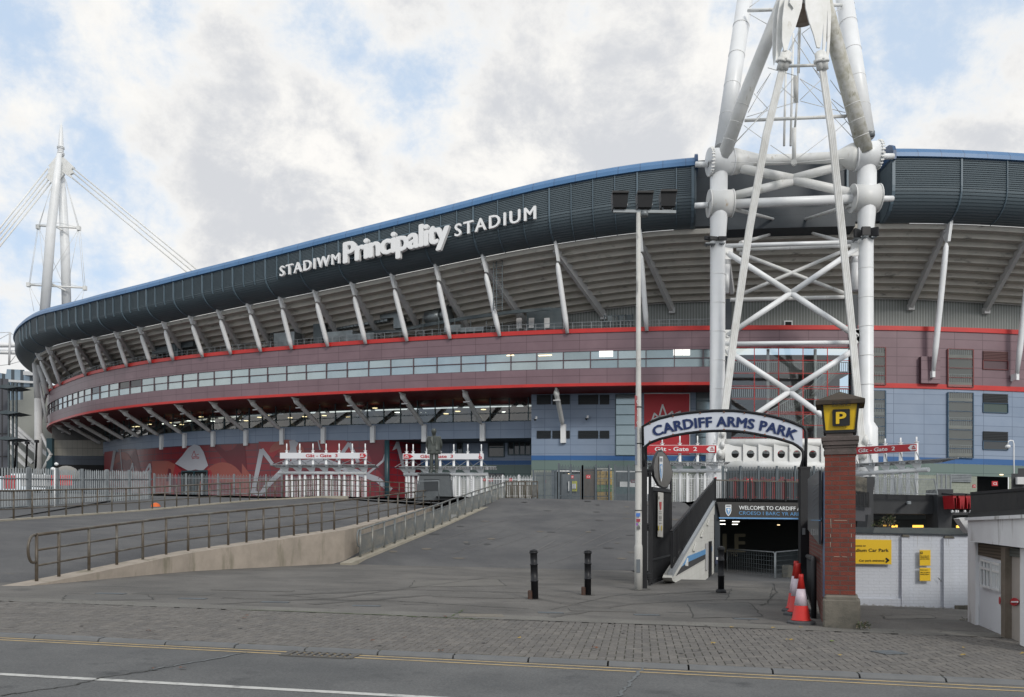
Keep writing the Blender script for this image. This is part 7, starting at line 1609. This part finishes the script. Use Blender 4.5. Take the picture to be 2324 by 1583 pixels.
for rx, ry, z in prof:
    for k in range(n): a = 2 * math.pi * k / n; vs.append(f(rx * math.cos(a), ry * math.sin(a) * (1 + .12 * math.sin(a * 5)), z))
q.smooth = True; q.add(vs, [(i * n + k, i * n + (k + 1) % n, (i + 1) * n + (k + 1) % n, (i + 1) * n + k) for i in range(len(prof) - 1) for k in range(n)])
for sg in (-1, 1): q.prism([f(sg * .005, -.098, .60), f(sg * .06, -.095, .74), f(sg * .045, -.085, .815), f(sg * .02, -.085, .80)], (0, -.02, 0)); q.box(f(sg * .085, -.10, .52), (.2, .05, .07))
q.build('jacket', m_bronze, body_o)
q = MB().mat(m_bronze); q.prism([f(0, -.072, .935), f(-.012, -.07, .905), f(.012, -.07, .905)], (0, -.03, 0)); q.box(f(0, -.07, .888), (.09, .03, .02)); q.tube(f(-.047, -.02, .93), f(-.047, -.02, .905), .03, n=6); q.tube(f(.047, -.02, .93), f(.047, -.02, .905), .03, n=6); q.box(f(-.018, -.066, .94), (.05, .03, .02)); q.box(f(.018, -.066, .94), (.05, .03, .02)); q.build('face_features', m_bronze, body_o)
q = MB().mat(m_bronze)
for sg in (-1, 1): q.bev(f(sg * .064, -.055, .015), (.2, .42, .1), .04)
q.build('shoes', m_bronze, body_o)
bar = thing('steel_barrier', 'thin white tubular barrier standing round the statue plinth', 'barrier', P(960, 1131, SD - 1.6)); q = MB()
for a, b in ((965, 972), (972, 999), (999, 1010)): pass
tl, tr = P(947, 1093, SD - 1.8), P(996, 1092, SD - 1.8); dn = Vector((0, 0, -1.1)); q.pipe([tl + dn, tl, tr, tr + dn], .035, 6); q.tube(tl + Vector((0, 1, 0)) + dn, tl + Vector((0, 1, 0)), .03, n=6); q.build('frame', m_galv, bar)
# ---------------------------------------------------------------- right side: car park structures
m_wbr = M('white_painted_brick', (.54, .57, .63), .8, 0, (.50, .53, .585), 1.2, brick=(.22, .066, .006, (.46, .49, .54), .5, 'X', .985), bump=.25, bsc=25, dirt=((.40, .47, .56), 1.0, .62))
zz = lambda x, y: (1831.8 + x * .2488, 1038 + y * .2488)
cw = thing('white_brick_wall', 'low white painted brick wall with shallow piers beside the pillar', 'wall', G(2050, 1378)); WC = Wall((P(1941, 0, 18.1).x, 18.1), (P(2196, 0, 17.7).x, 17.7))
def cwp(pts, off, th, m, name): q = MB(); p_ = [WC.pt(*zz(*a), off) for a in pts]; q.prism(p_, Vector((WC.n.x, WC.n.y, 0)) * th); return q.build(name, m, cw)
cwp([(380, 690), (1470, 712), (1470, 1340), (1340, 1345), (1340, 1385), (930, 1370), (380, 1352)], -.25, .2, m_wbr, 'wall_face')
cwp([(855, 725), (930, 728), (930, 1371), (855, 1368)], -.05, .07, m_wbr, 'pier'); cwp([(1238, 738), (1335, 740), (1335, 1386), (1238, 1382)], -.05, .07, m_wbr, 'pier'); cwp([(380, 1285), (855, 1290), (855, 1367), (380, 1350)], -.05, .05, m_wbr, 'wall_step')
cwp([(862, 708), (915, 708), (928, 727), (858, 727)], -.05, .09, m_stone, 'broken_cap'); cwp([(1250, 718), (1320, 720), (1335, 740), (1240, 738)], -.05, .09, m_stone, 'broken_cap'); cwp([(1335, 1350), (1470, 1352), (1470, 1400), (1335, 1390)], -.05, .1, m_stone, 'footing')
cwp([(380, 688), (1462, 708), (1462, 716), (380, 695)], -.12, .12, m_slate, 'coping')
q = MB().mat(M('splash_dirt', (.27, .27, .265), .95, 0, (.38, .39, .40), 9)); xs_ = [lerp(385, 1330, i / 70) for i in range(71)]; lo_y = lambda x: lerp(1354, 1384, (x - 385) / 945); hy = [lo_y(x) - abs(random.gauss(0, 9)) - 3 for x in xs_]
for i in range(70):
    o_ = .022 if xs_[i] > 855 and not 930 <= xs_[i] <= 1236 else .004
    q.quad(*[WC.pt(*zz(*p_), o_ if xs_[i] > 855 else .004) for p_ in ((xs_[i], lo_y(xs_[i])), (xs_[i + 1], lo_y(xs_[i + 1])), (xs_[i + 1], hy[i + 1]), (xs_[i], hy[i]))])
q.build('splash_dirt', None, cw)
q = MB().mat(MATS['splash_dirt'])
for i in range(26): x = random.uniform(385, 1330); l_ = random.uniform(20, 110); w_ = random.uniform(1.5, 5); q.add([WC.pt(*zz(*p_), .024) for p_ in ((x, 722), (x + w_, 722), (x + w_ * .6, 722 + l_), (x + w_ * .3, 722 + l_ * 1.1))], [(0, 1, 2, 3)])
q.build('drip_stains', None, cw)
for px, a in ((1, 1),):
    q = MB().mat(m_crack); lin(q, WC, [zz(x, y) for x, y in ((1192, 1100), (1205, 1108), (1205, 1118), (1220, 1122), (1220, 1136))], .012, .01, .003); lin(q, WC, [zz(x, y) for x, y in ((885, 900), (910, 905))], .01, .01, .003); q.build('crack', None, cw)
m_ysign = M('yellow_sign', (.74, .48, .012), .45, 0, (.70, .45, .012), 2); m_edge = M('sign_edge_pale', (.65, .52, .25), .6)
def ysign(nm, x0, y0, x1, y1, texts, label, sk=0):
    t_ = thing(nm, label, 'sign', WC.pt(*zz((x0 + x1) / 2, y1))); q = MB().mat(m_edge); flat(q, WC, [zz(x0, y0), zz(x1, y0 + sk), zz(x1, y1 + sk), zz(x0, y1)], .03, .012); q.mat(m_ysign); flat(q, WC, [zz(x0 + 3, y0 + 4), zz(x1 - 4, y0 + sk + 4), zz(x1 - 4, y1 + sk - 4), zz(x0 + 3, y1 - 4)], .04, .008); q.build('board', None, t_)
    q = MB().mat(m_black)
    for s_, a, b, yb, cap, bo in texts: (xa, ya), (xb, yb_) = zz(a, yb), zz(b, yb); wtext(q, WC, s_, xa, xb, ya, cap * .2488, bo, .055, .004)
    q.build('lettering', None, t_)
ysign('car_park_sign', 300, 745, 770, 972, (('Welcome to', 388, 535, 815, 17, .008), ('Stadium Car Park', 385, 745, 863, 30, .01), ('Car park entrance', 475, 706, 952, 20, .008)), 'large yellow board reading Stadium Car Park on the white brick wall', 8)
q = MB().mat(m_black); lin(q, WC, [zz(722, 925), zz(742, 941), zz(722, 957)], .035, .055, .004); o = q.build('arrow', None, None); 
o.parent = [x for x in bpy.data.objects if x.name == 'car_park_sign'][0]; o.data.transform(Matrix.Translation(-ORG[o.parent])); ORG[o] = ORG[o.parent]
ysign('car_park_sign', 1024, 846, 1127, 992, (('Pay at the end', 1034, 1112, 905, 9, .01), ('of your stay or', 1034, 1112, 918, 9, .01), ('pay later online.', 1034, 1120, 932, 9, .01)), 'small yellow parking tariff notice, upper of two on the white wall')
ysign('car_park_sign', 1024, 1008, 1127, 1131, (('Please note:', 1034, 1102, 1032, 9, .01), ('This car park is', 1034, 1118, 1056, 9, .01), ('locked at 8pm.', 1034, 1114, 1072, 9, .01)), 'small yellow notice about locking time, lower of two on the white wall')
q = MB().mat(m_black); flat(q, WC, [zz(1034, 862), zz(1054, 862), zz(1054, 883), zz(1034, 883)], .055, .004); q.mat(m_ysign); wtext(q, WC, 'P', *[zz(1039, 0)[0], zz(1050, 0)[0]], zz(0, 880)[1], 3.8, .02, .065, .003); o = q.build('parking_symbol', None, None); o.parent = bpy.data.objects['car_park_sign.001']; o.data.transform(Matrix.Translation(-ORG[o.parent]))
# roof behind the wall
q = MB(); q.prism([P(*zz(600, 690), 19.2), P(*zz(618, 640), 19.2), P(*zz(1462, 648), 19), P(*zz(1462, 705), 19)], (0, 4, 0))
solo(q, 'flat_roof', M('roof_felt', (.06, .075, .08), .7, 0, (.08, .09, .09), 3), 'dark grey felt roof edge just behind the white brick wall', 'roof', P(*zz(1030, 700), 20))
# dark concrete bridge and piers
m_dc = M('dark_painted_concrete', (.028, .031, .035), .7, 0, (.04, .043, .048), 1.2, dirt=((.07, .075, .08), 2.2, .7)); DK = 34
cs = thing('car_park_deck', 'dark painted concrete car park deck with thick piers behind the white wall', 'car park', P(2060, 1200, DK))
def dk(pts, th, nm, m=m_dc, D_=DK): q = MB(); q.prism([P(*zz(*p), D_) for p in pts], (0, th, 0)); return q.build(nm, m, cs)
dk([(600, 335), (1200, 350), (1200, 520), (600, 515)], 6, 'deck_beam', D_=DK + .4); dk([(545, 178), (620, 178), (605, 330), (605, 690), (540, 690), (560, 500), (545, 400)], 1, 'pier'); dk([(1193, 293), (1333, 293), (1325, 520), (1310, 720), (1200, 720), (1193, 520)], 1, 'pier'); dk([(440, 170), (545, 190), (545, 330), (440, 310)], .6, 'concrete_block', m_stone, DK - .4)
dk([(440, 455), (585, 460), (585, 525), (530, 525), (530, 585), (440, 580)], .8, 'stair_landing', M('mid_grey_paint', (.06, .062, .07), .7), DK - 1); dk([(1325, 500), (1510, 500), (1510, 525), (1325, 530)], 3, 'deck_beam'); 
q = MB(); q.quad(P(*zz(400, 480), DK + 12), P(*zz(1800, 480), DK + 12), P(*zz(1800, 760), DK + 12), P(*zz(400, 760), DK + 12)); q.build('dark_interior', m_innerd, cs)
for x0, x1, y in ((692, 750, 629), (775, 820, 630), (966, 1056, 631), (1365, 1425, 634)): q = MB(); q.beam(P(*zz(x0, y), DK + 2), P(*zz(x1, y), DK + 2), .1, .1); q.build('amber_lamp', m_amber, cs)
q = MB(); WT = Wall((0, DK + 1), (5, DK + 1)); q.mat(m_sky)
for i in range(8): x, y = zz(1150 + abs(i - 4) * 4, 560 + i * 12); lin(q, WT, [(x, y), (x + 11 - abs(i - 4) * 2, y)], .05, .3, .01)
q.build('price_list', None, cs)
q = MB(); q.mat(m_galv); q.bev(P(*zz(928, 415), DK - .1), (.16, .12, .12), .03); q.mat(m_black); q.tube(P(*zz(900, 425), DK), P(*zz(915, 420), DK + .3), .05); q.build('floodlight', None, cs)
def bars(nm, pts0, pts1, n_, th, m, label, D_, root=None):
    f = thing(nm, label, 'railing', P(*zz(*pts0[0]), D_)); q = MB(); a_, b_ = P(*zz(*pts0[0]), D_), P(*zz(*pts0[1]), D_); c_, d_ = P(*zz(*pts1[0]), D_), P(*zz(*pts1[1]), D_)
    for i in range(n_ + 1): q.beam(lerp(a_, b_, i / n_), lerp(c_, d_, i / n_), th, th, up=(0, 1, 0))
    q.build('bars', m, f)
    for t in (.06, .93): q = MB(); q.beam(lerp(a_, c_, t), lerp(b_, d_, t), th * 2, th * 2); q.build('rail', m, f)
    for t in (0, .33, .66, 1): q = MB(); q.beam(lerp(a_, b_, t), lerp(c_, d_, t), th * 3, th * 3, up=(0, 1, 0)); q.build('post', m, f)
    return f
bars('deck_railing', ((620, 335), (1190, 345)), ((620, 182), (1160, 195)), 46, .014, m_galv, 'grey barred railing on the dark concrete deck', DK); bars('deck_railing', ((1185, 300), (1310, 300)), ((1185, 148), (1310, 155)), 12, .014, m_galv, 'short raised grey railing at the right end of the deck', DK + .5)
bars('stair_fence', ((440, 445), (560, 460)), ((440, 305), (560, 320)), 14, .014, m_black, 'black barred railing on the grey stair landing by the pillar', DK - 1.2)
# wheelie bins
def bin_(px0, px1, label):
    D_ = 33; x0, y0 = zz(px0, 348); x1, y1 = zz(px1, 472); a, b, c_, d_ = P(x0, y1, D_), P(x1, y1, D_), P(x1, y0, D_), P(x0, y0, D_); t_ = thing('wheelie_bin', label, 'bin', a - Vector((0, 0, .3)), 'red bins on the dark deck'); u = Vector((.06, 0, 0)); v = Vector((0, .8, 0)); q = MB(); q.hexa([a + u, b - u, b - u + v, a + u + v, d_, c_, c_ + v, d_ + v]); 
    for i in range(1, 5): p_ = lerp(a + u, b - u, i / 5); q.beam(p_ - Vector((0, .02, 0)), lerp(d_, c_, i / 5) - Vector((0, .02, .1)), .05, .04, up=(0, 1, 0))
    q.build('body', M('bin_red', (.36, .01, .016), .4), t_); q = MB(); q.hexa([d_ + Vector((-.04, -.05, 0)), c_ + Vector((.04, -.05, 0)), c_ + v + Vector((.04, 0, .05)), d_ + v + Vector((-.04, 0, .05)), d_ + Vector((-.04, -.05, .05)), c_ + Vector((.04, -.05, .05)), c_ + v + Vector((.04, 0, .12)), d_ + v + Vector((-.04, 0, .12))]); q.build('lid', m_black, t_)
    for p_ in (a, b): q = MB(); w_ = p_ + Vector((0, .05, -.12)); q.tube(w_ - Vector((.02, 0, -.02)), w_ + Vector((.02, 0, .02)), .055, n=12); q.build('wheel', m_text_w, t_)
bin_(1330, 1362, 'red wheeled bin, leftmost of three on the deck'); bin_(1380, 1440, 'red wheeled bin, middle of three on the deck'); bin_(1446, 1495, 'red wheeled bin, rightmost of three on the deck')
# kiosk at the right edge
kA, kB = G(2196, 1411), G(2276, 1446.6); WK = Wall(kA, kB); m_wc = M('stained_white_render', (.78, .80, .82), .85, 0, (.70, .71, .73), 1.5, bump=.2, bsc=20, dirt=((.26, .25, .235), 2.4, .56, (1.6, 1.6, .3)))
kk = thing('kiosk', 'stained white flat-roofed kiosk with a panelled door at the right edge', 'kiosk', kA); nk = Vector((WK.n.x, WK.n.y, 0))
def kf(pts, off, th, m, nm, par=None): q = MB(); q.prism([WK.pt(*zz(*p), min(off + th, 0)) for p in pts], nk * -th); return q.build(nm, m, par or kk)
KB = lambda x: 1500 + (x - 1465) * .50
kf([(1465, 765), (1535, 778), (1535, KB(1535)), (1465, KB(1465))], -.25, .25, m_wc, 'column')
kf([(1535, 780), (1768, 815), (1768, 940), (1535, 885)], -.12, .08, M('brown_shutter_slats', (.11, .085, .06), .7, brick=(50, .05, .012, (.04, .03, .02), 0, 'Y', .85)), 'shutter')
kf([(1535, 885), (1570, 890), (1570, KB(1570)), (1535, KB(1535))], -.2, .05, m_dark, 'dark_gap')
door_o = kf([(1570, 890), (1768, 942), (1768, KB(1768)), (1568, KB(1568))], -.12, .06, M('white_door', (.74, .77, .82), .5, 0, (.68, .71, .76), 1), 'door')
for x0, x1 in ((1592, 1685), (1702, 1768)):
    s_ = lambda x: (x - 1592) * .27; q = MB().mat(m_text_w); 
    for x in (x0, (x0 * 2 + x1) / 3, (x0 + x1 * 2) / 3, x1): lin(q, WK, [zz(x, 935 + s_(x)), zz(x, 1170 + s_(x))], .03, -.04, .03)
    for y in (935, 1005, 1170): lin(q, WK, [zz(x0, y + s_(x0)), zz(x1, y + s_(x1))], .035, -.04, .03)
    q.mat(M('net_curtain_glass', (.30, .33, .35), .3)); q.prism([WK.pt(*zz(x0, 935 + s_(x0)), -.055), WK.pt(*zz(x1, 935 + s_(x1)), -.055), WK.pt(*zz(x1, 1170 + s_(x1)), -.055), WK.pt(*zz(x0, 1170 + s_(x0)), -.055)], nk * .01); q.build('window', None, door_o)
kf([(1768, 815), (1806, 820), (1806, KB(1806)), (1768, KB(1768))], -.1, .12, M('brown_post', (.19, .16, .13), .7, 0, (.13, .11, .085), 4), 'post')
kf([(1806, 820), (1945, 850), (1945, 915), (1806, 900)], -.12, .06, M('green_grey_slats', (.12, .14, .13), .6, brick=(50, .05, .01, (.06, .07, .065), 0, 'Y', .85)), 'shutter')
kf([(1806, 900), (1945, 915), (1945, KB(1945)), (1806, KB(1806))], -.14, .05, M('beige_door', (.42, .385, .35), .6, 0, (.38, .35, .32), 2), 'door'); kf([(1941, 830), (2140, 860), (2140, KB(2140)), (1941, KB(1941))], -.1, .12, m_wc, 'end_wall')
# fascia: wraps the corner
fA, fB = WK.pt(*zz(1465, 765), .1), WK.pt(*zz(2140, 850), .1); q = MB(); tz = WK.pt(*zz(1465, 565), .1).z; 
q.prism([fA, WK.pt(*zz(1700, 795), .1), fB, Vector((fB.x, fB.y, tz + .02)), Vector((fA.x, fA.y, tz))], nk * -.3); q.beam(Vector((fA.x, fA.y, tz)) + nk * .02, Vector((fB.x, fB.y, tz + .02)) + nk * .02, .06, .05); q.build('fascia', m_wc, kk)
q = MB(); q.prism([Vector((fA.x, fA.y, tz + .02)), Vector((fB.x, fB.y, tz + .04)), Vector((fB.x + 5, fB.y + 1, tz + .04)), Vector((fA.x + 5, fA.y + 1, tz + .02))], (0, 0, .08)); q.build('roof', M('roof_felt_dark', (.03, .032, .033), .9), kk)
def disc(W_, x, y, rx, ry, m, nm, par, off): q = MB(); q.prism([W_.pt(x + rx * math.cos(a / 12 * math.pi), y + ry * math.sin(a / 12 * math.pi), off) for a in range(24)], Vector((W_.n.x, W_.n.y, 0)) * .01); return q.build(nm, m, par)
ne = thing('no_entry_sign', 'round red no entry sign with a white bar on the beige door', 'sign', WK.pt(*zz(1895, 1355), -.08)); x_, y_ = zz(1895, 1320); disc(WK, x_, y_, 9.6, 8.8, m_redt, 'disc', ne, -.08); q = MB(); flat(q, WK, [(x_ - 7.5, y_ - 1.6), (x_ + 7.5, y_ - 1.6), (x_ + 7.5, y_ + 1.6), (x_ - 7.5, y_ + 1.6)], -.06, .006); q.build('bar', m_text_w, ne)
ne = thing('no_entry_sign', 'narrow no entry plate on the brown post of the kiosk', 'sign', WK.pt(*zz(1758, 1350), -.03)); q = MB(); flat(q, WK, [zz(1750, 1260), zz(1767, 1264), zz(1767, 1355), zz(1750, 1350)], -.03, .01); q.build('plate', m_text_w, ne); x_, y_ = zz(1760, 1308); disc(WK, x_, y_, 1.7, 8.5, m_redt, 'disc', ne, -.015)
for px, py, l in ((1425, 612, 'outer small floodlight hanging off the kiosk corner'), (1620, 625, 'inner small floodlight under the kiosk roof edge')):
    x_, y_ = zz(px, py); Dk = 15.3 if px < 1500 else 14.6; q = MB().mat(m_greysteel); c = P(x_, y_, Dk); q.add([c + Vector(v) for v in ((-.13, -.1, .1), (.0, -.1, .12), (.16, -.1, -.1), (.05, -.1, -.16), (-.13, .1, .1), (.0, .1, .12), (.16, .1, -.1), (.05, .1, -.16))], [(0, 1, 2, 3), (7, 6, 5, 4), (0, 4, 5, 1), (1, 5, 6, 2), (2, 6, 7, 3), (3, 7, 4, 0)]); q.tube(c, c + Vector((.25, .1, .02)), .02, n=6); solo(q, 'small_floodlight', None, l, 'floodlight', c)
# black slatted fence on the kiosk roof
kr = thing('roof_fence', 'black close-barred fence standing on the kiosk roof', 'fence', P(2204, 1170, 20)); a_, b_, c_, d_ = P(*zz(1497, 530), 21), P(*zz(2100, 535), 17), P(*zz(1497, 330), 21), P(*zz(2100, 285), 17)
q = MB()
for i in range(61): q.beam(lerp(a_, b_, i / 60), lerp(c_, d_, i / 60), .022, .02, up=(0, 1, 0))
q.build('bars', m_black, kr); q = MB(); q.beam(c_, d_, .05, .06); q.beam(lerp(a_, c_, .1), lerp(b_, d_, .1), .05, .05); q.build('rail', m_black, kr)
# dark hut and camera pole at the far right
q = MB().mat(m_dc); x0, y0 = zz(1862, 150); x1, y1 = zz(2100, 340); q.prism([P(x0, y0, 26), P(x0 + 15, y0, 26), P(x0 + 15, y0 - 12, 26), P(x1, y0 - 12, 26), P(x1, y1, 26), P(x0, y1, 26)], (1.8, 3, 0)); q.mat(m_greysteel); q.box(P(*zz(1955, 215), 25.9), (.3, .1, .22)); solo(q, 'roof_hut', None, 'dark hut with a vent above the kiosk roof fence', 'hut', P(2310, 1122, 26))
cpz = thing('camera_pole', 'slim grey pole with a curved arm and a white dome camera at the far right', 'camera pole', P(2301, 1125, 40)); q = MB(); e = [P(2302, 1125, 40), P(2301, 1030, 40), P(2301, 1008, 40), P(2299, 1001, 40), P(2294, 1000, 40), P(2289, 1002, 40), P(2287.5, 1008, 40)]; q.pipe(e, .028, 8); q.build('pole', m_white, cpz); q = MB(); q.lathe(P(2287.5, 1016, 40), [(.03, -.06), (.11, .0), (.11, .08), (.04, .13)], 12); q.build('dome', m_text_w, cpz)
# brass-topped posts behind
# ---------------------------------------------------------------- buddleia growing behind the wall, weeds
m_leafg = [M('leaf_olive', (.10, .13, .05), .8), M('leaf_tan', (.24, .20, .13), .8), M('leaf_deep', (.05, .075, .03), .8)]
def bush(px, py, D_, rx, rz_, n_, ls, name, label, cat, stem=True):
    root = thing(name, label, cat, P(px, py, D_)); c = P(px, py, D_); tips = []
    if stem:
        q = MB()
        for i in range(11): a = random.uniform(-1, 1); t = c + Vector((a * rx, random.uniform(-.4, .4) * rx, rz_ * random.uniform(.6, 1.3) * (1 - .4 * abs(a)))); q.pipe([c, lerp(c, t, .5) + Vector((0, 0, rz_ * .12)), t], [.02, .014, .006], 5); tips.append(t)
        q.build('stems', M('stem_brown', (.1, .07, .045), .9), root)
    q = MB()
    for i in range(n_):
        q.mat(random.choice(m_leafg)); t = random.choice(tips) if tips else c + Vector((random.uniform(-rx, rx), random.uniform(-rx, rx) * .5, random.uniform(0, rz_))); p_ = t + Vector((random.gauss(0, rx * .12), random.gauss(0, rx * .12), random.gauss(0, rz_ * .12))); d = Vector((random.uniform(-1, 1), random.uniform(-1, 1), random.uniform(-.6, .6))).normalized() * ls; s = d.cross(Vector((random.random(), random.random(), 1))).normalized() * ls * .28
        q.add([p_ - d, p_ + s, p_ + d, p_ - s], [(0, 1, 2, 3)])
    q.build('foliage', None, root); return root
bush(*zz(715, 690), 19.5, .27, .33, 420, .028, 'shrub', 'scruffy olive and tan shrub sprouting above the white brick wall', 'shrub')
bush(*zz(515, 1560), 13.5, .10, .10, 90, .03, 'weed', 'small green weed growing at the right foot of the pillar plinth', 'weed', False)
bush(*zz(1450, 1505), 15.4, .10, .08, 40, .025, 'weed', 'tiny green weed at the foot of the kiosk column', 'weed', False)
# ---------------------------------------------------------------- left background
z2 = lambda x, y: (x * .3085, 671.7 + y * .3085)
lbg = thing('office_block', 'dark grey clad office block with steel gantries at the left edge', 'building', P(5, 1140, 120)); q = MB(); q.prism([P(*z2(*p), 120) for p in ((-60, 605), (62, 612), (62, 1270), (-60, 1270))], (-11.6, 20, 0)); q.build('wall', M('grey_brown_cladding', (.075, .08, .10), .6, 0, (.09, .095, .11), .3, brick=(6, 3.2, .12, (.03, .03, .035), 0, 'X', .85)), lbg)
q = MB()
for x in (65, 95, 122): q.beam(P(*z2(x, 640), 117), P(*z2(x, 1270), 117), .22, .22, up=(0, 1, 0))
q.build('gantry_post', m_ductd, lbg)
for y in (665, 855, 1045): q = MB(); q.prism([P(*z2(*p), 116) for p in ((-20, y), (40, y - 14), (145, y + 4), (60, y + 16), (-20, y + 12))], (0, 3, 0)); q.build('gantry', m_ductd, lbg)
gb = thing('glass_tower', 'blue glass tower standing far behind the concrete wall', 'building', P(50, 1100, 240)); q = MB(); q.prism([P(*z2(*p), 240) for p in ((-60, 560), (45, 575), (50, 540), (180, 545), (180, 558), (300, 560), (300, 1270), (-60, 1270))], (-12, 25, 0)); q.build('wall', M('tower_glass', (.16, .24, .33), .15, .3, (.3, .38, .45), .12, brick=(2.6, 9, .5, (.06, .075, .09), 0, 'X', .7)), gb)
q = MB(); q.prism([P(*z2(*p), 238) for p in ((45, 615), (265, 630), (265, 645), (45, 632))], (0, 1, 0)); q.prism([P(*z2(*p), 238) for p in ((170, 555), (268, 558), (268, 585), (170, 582))], (0, 4, 0)); q.build('parapet', m_greysteel, gb)
cb = thing('concrete_stand', 'bare stained concrete stand wall with sloping ribs at the far left', 'building', P(50, 1120, 190)); q = MB(); q.prism([P(*z2(*p), 190) for p in ((60, 770), (170, 765), (170, 680), (300, 665), (420, 655), (420, 1275), (60, 1275))], (-5, 12, 0)); q.build('wall', M('mossy_concrete', (.30, .31, .29), .9, 0, (.25, .26, .24), .1, dirt=((.16, .16, .09), .06, .6, (1, 1, 3))), cb)
for x0, y0, x1, y1 in ((55, 910, 260, 1090), (55, 975, 300, 1180), (50, 1050, 240, 1230), (50, 1120, 200, 1260), (55, 940, 280, 1130), (300, 1130, 370, 1190)): q = MB(); q.beam(P(*z2(x0, y0), 186), P(*z2(x1, y1), 186), .5, .7); q.build('rib', m_greysteel, cb)
tr = thing('roof_truss', 'white tubular truss jutting in from the far left edge', 'truss', P(0, 790, 175)); q = MB(); q.tube(P(*z2(-300, 365), 175), P(*z2(160, 362), 175), .5); q.build('chord', m_white, tr); q = MB(); q.tube(P(*z2(-300, 405), 176), P(*z2(160, 418), 176), .46); q.build('chord', m_white, tr)
q = MB()
for a, b in (((75, 268), (68, 510)), ((75, 268), (-60, 275)), ((75, 275), (150, 310)), ((68, 505), (-60, 520)), ((68, 505), (160, 480)), ((75, 275), (-60, 350)), ((68, 500), (160, 380))): q.tube(P(*z2(*a), 174), P(*z2(*b), 174), .22 if a[0] == 75 and b[1] == 510 else .07, n=5)
q.build('stay', m_greysteel, tr)
for x, y, l in ((118, 1095, 'slim dark lamp post nearest the grey office block'), (200, 1085, 'slim dark lamp post, second from the left behind the palisade'), (270, 1075, 'slim dark lamp post beside the round corner column'), (118, 1085, '')):
    if not l: continue
    q = MB(); q.tube(P(*z2(x - 8, 1275), 110), P(*z2(x, y), 110), .12); q.mat(m_black); q.box(P(*z2(x, y - 4), 110), (.42, .4, .35)); q.tube(P(*z2(x - 8, 1275), 110), P(*z2(x, y), 110), .12); solo(q, 'street_lamp', None, l, 'street lamp', P(*z2(x - 8, 1275), 110))
q = MB().mat(m_text_w); c = P(124, 1062, 44); q.tube(P(124, 1155, 44), c, .035); q.lathe(P(120, 1066, 44), [(.03, -.07), (.10, 0), (.09, .08), (.02, .12)], 10); q.lathe(P(128, 1055, 44), [(.03, -.06), (.10, 0), (.09, .08), (.02, .10)], 10); q.tube(P(128, 1050, 44), P(124, 1056, 44), .03); solo(q, 'security_camera', None, 'white pole camera behind the palisade fence on the left', 'camera', P(124, 1155, 44))
# things stored behind the palisade
def yard(x0, y0, x1, y1, D_, m, name, label, cat, dep=3): q = MB().mat(m); a_, b_ = P(*z2(x0, y1), D_), P(*z2(x1, y0), D_); q.bev(((a_.x + b_.x) / 2, D_ + dep / 2, (a_.z + b_.z) / 2), (b_.x - a_.x, dep, b_.z - a_.z), .08); return solo(q, name, None, label, cat, ((a_.x + b_.x) / 2, D_ + dep / 2, a_.z))
yard(20, 1320, 110, 1420, 62, m_redt, 'red_hoarding', 'dull red hoarding seen through the left pales', 'hoarding', .3); yard(150, 1315, 340, 1400, 62, m_greysteel, 'white_cabin', 'white cabin behind the middle of the palisade fence', 'cabin')
yard(362, 1320, 530, 1395, 61, M('bright_red_sheet', (.6, .015, .02), .5), 'red_banner_sheet', 'bright red sheet with white marks behind the palisade fence', 'banner', .2); yard(-40, 1470, 700, 1530, 63, m_ductd, 'low_wall', 'dark low wall behind the palisade fence', 'wall', .4)
q = MB(); c = P(*z2(490, 1312), 64); q.lathe(c, [(.9, -.5), (.86, .1), (.62, .42), (.3, .58), (.03, .62)], 16); solo(q, 'white_dome', m_inner, 'pale domed cover showing above the palisade fence', 'dome', c)
q = MB(); c = P(*z2(1145, 1560), 50); q.mat(M('orange_bag', (.6, .12, .02), .6)); q.lathe(c, [(.3, -.2), (.33, 0), (.22, .22), (.05, .3)], 8); solo(q, 'orange_sack', None, 'small orange sack at the end of the palisade fence', 'sack', c)
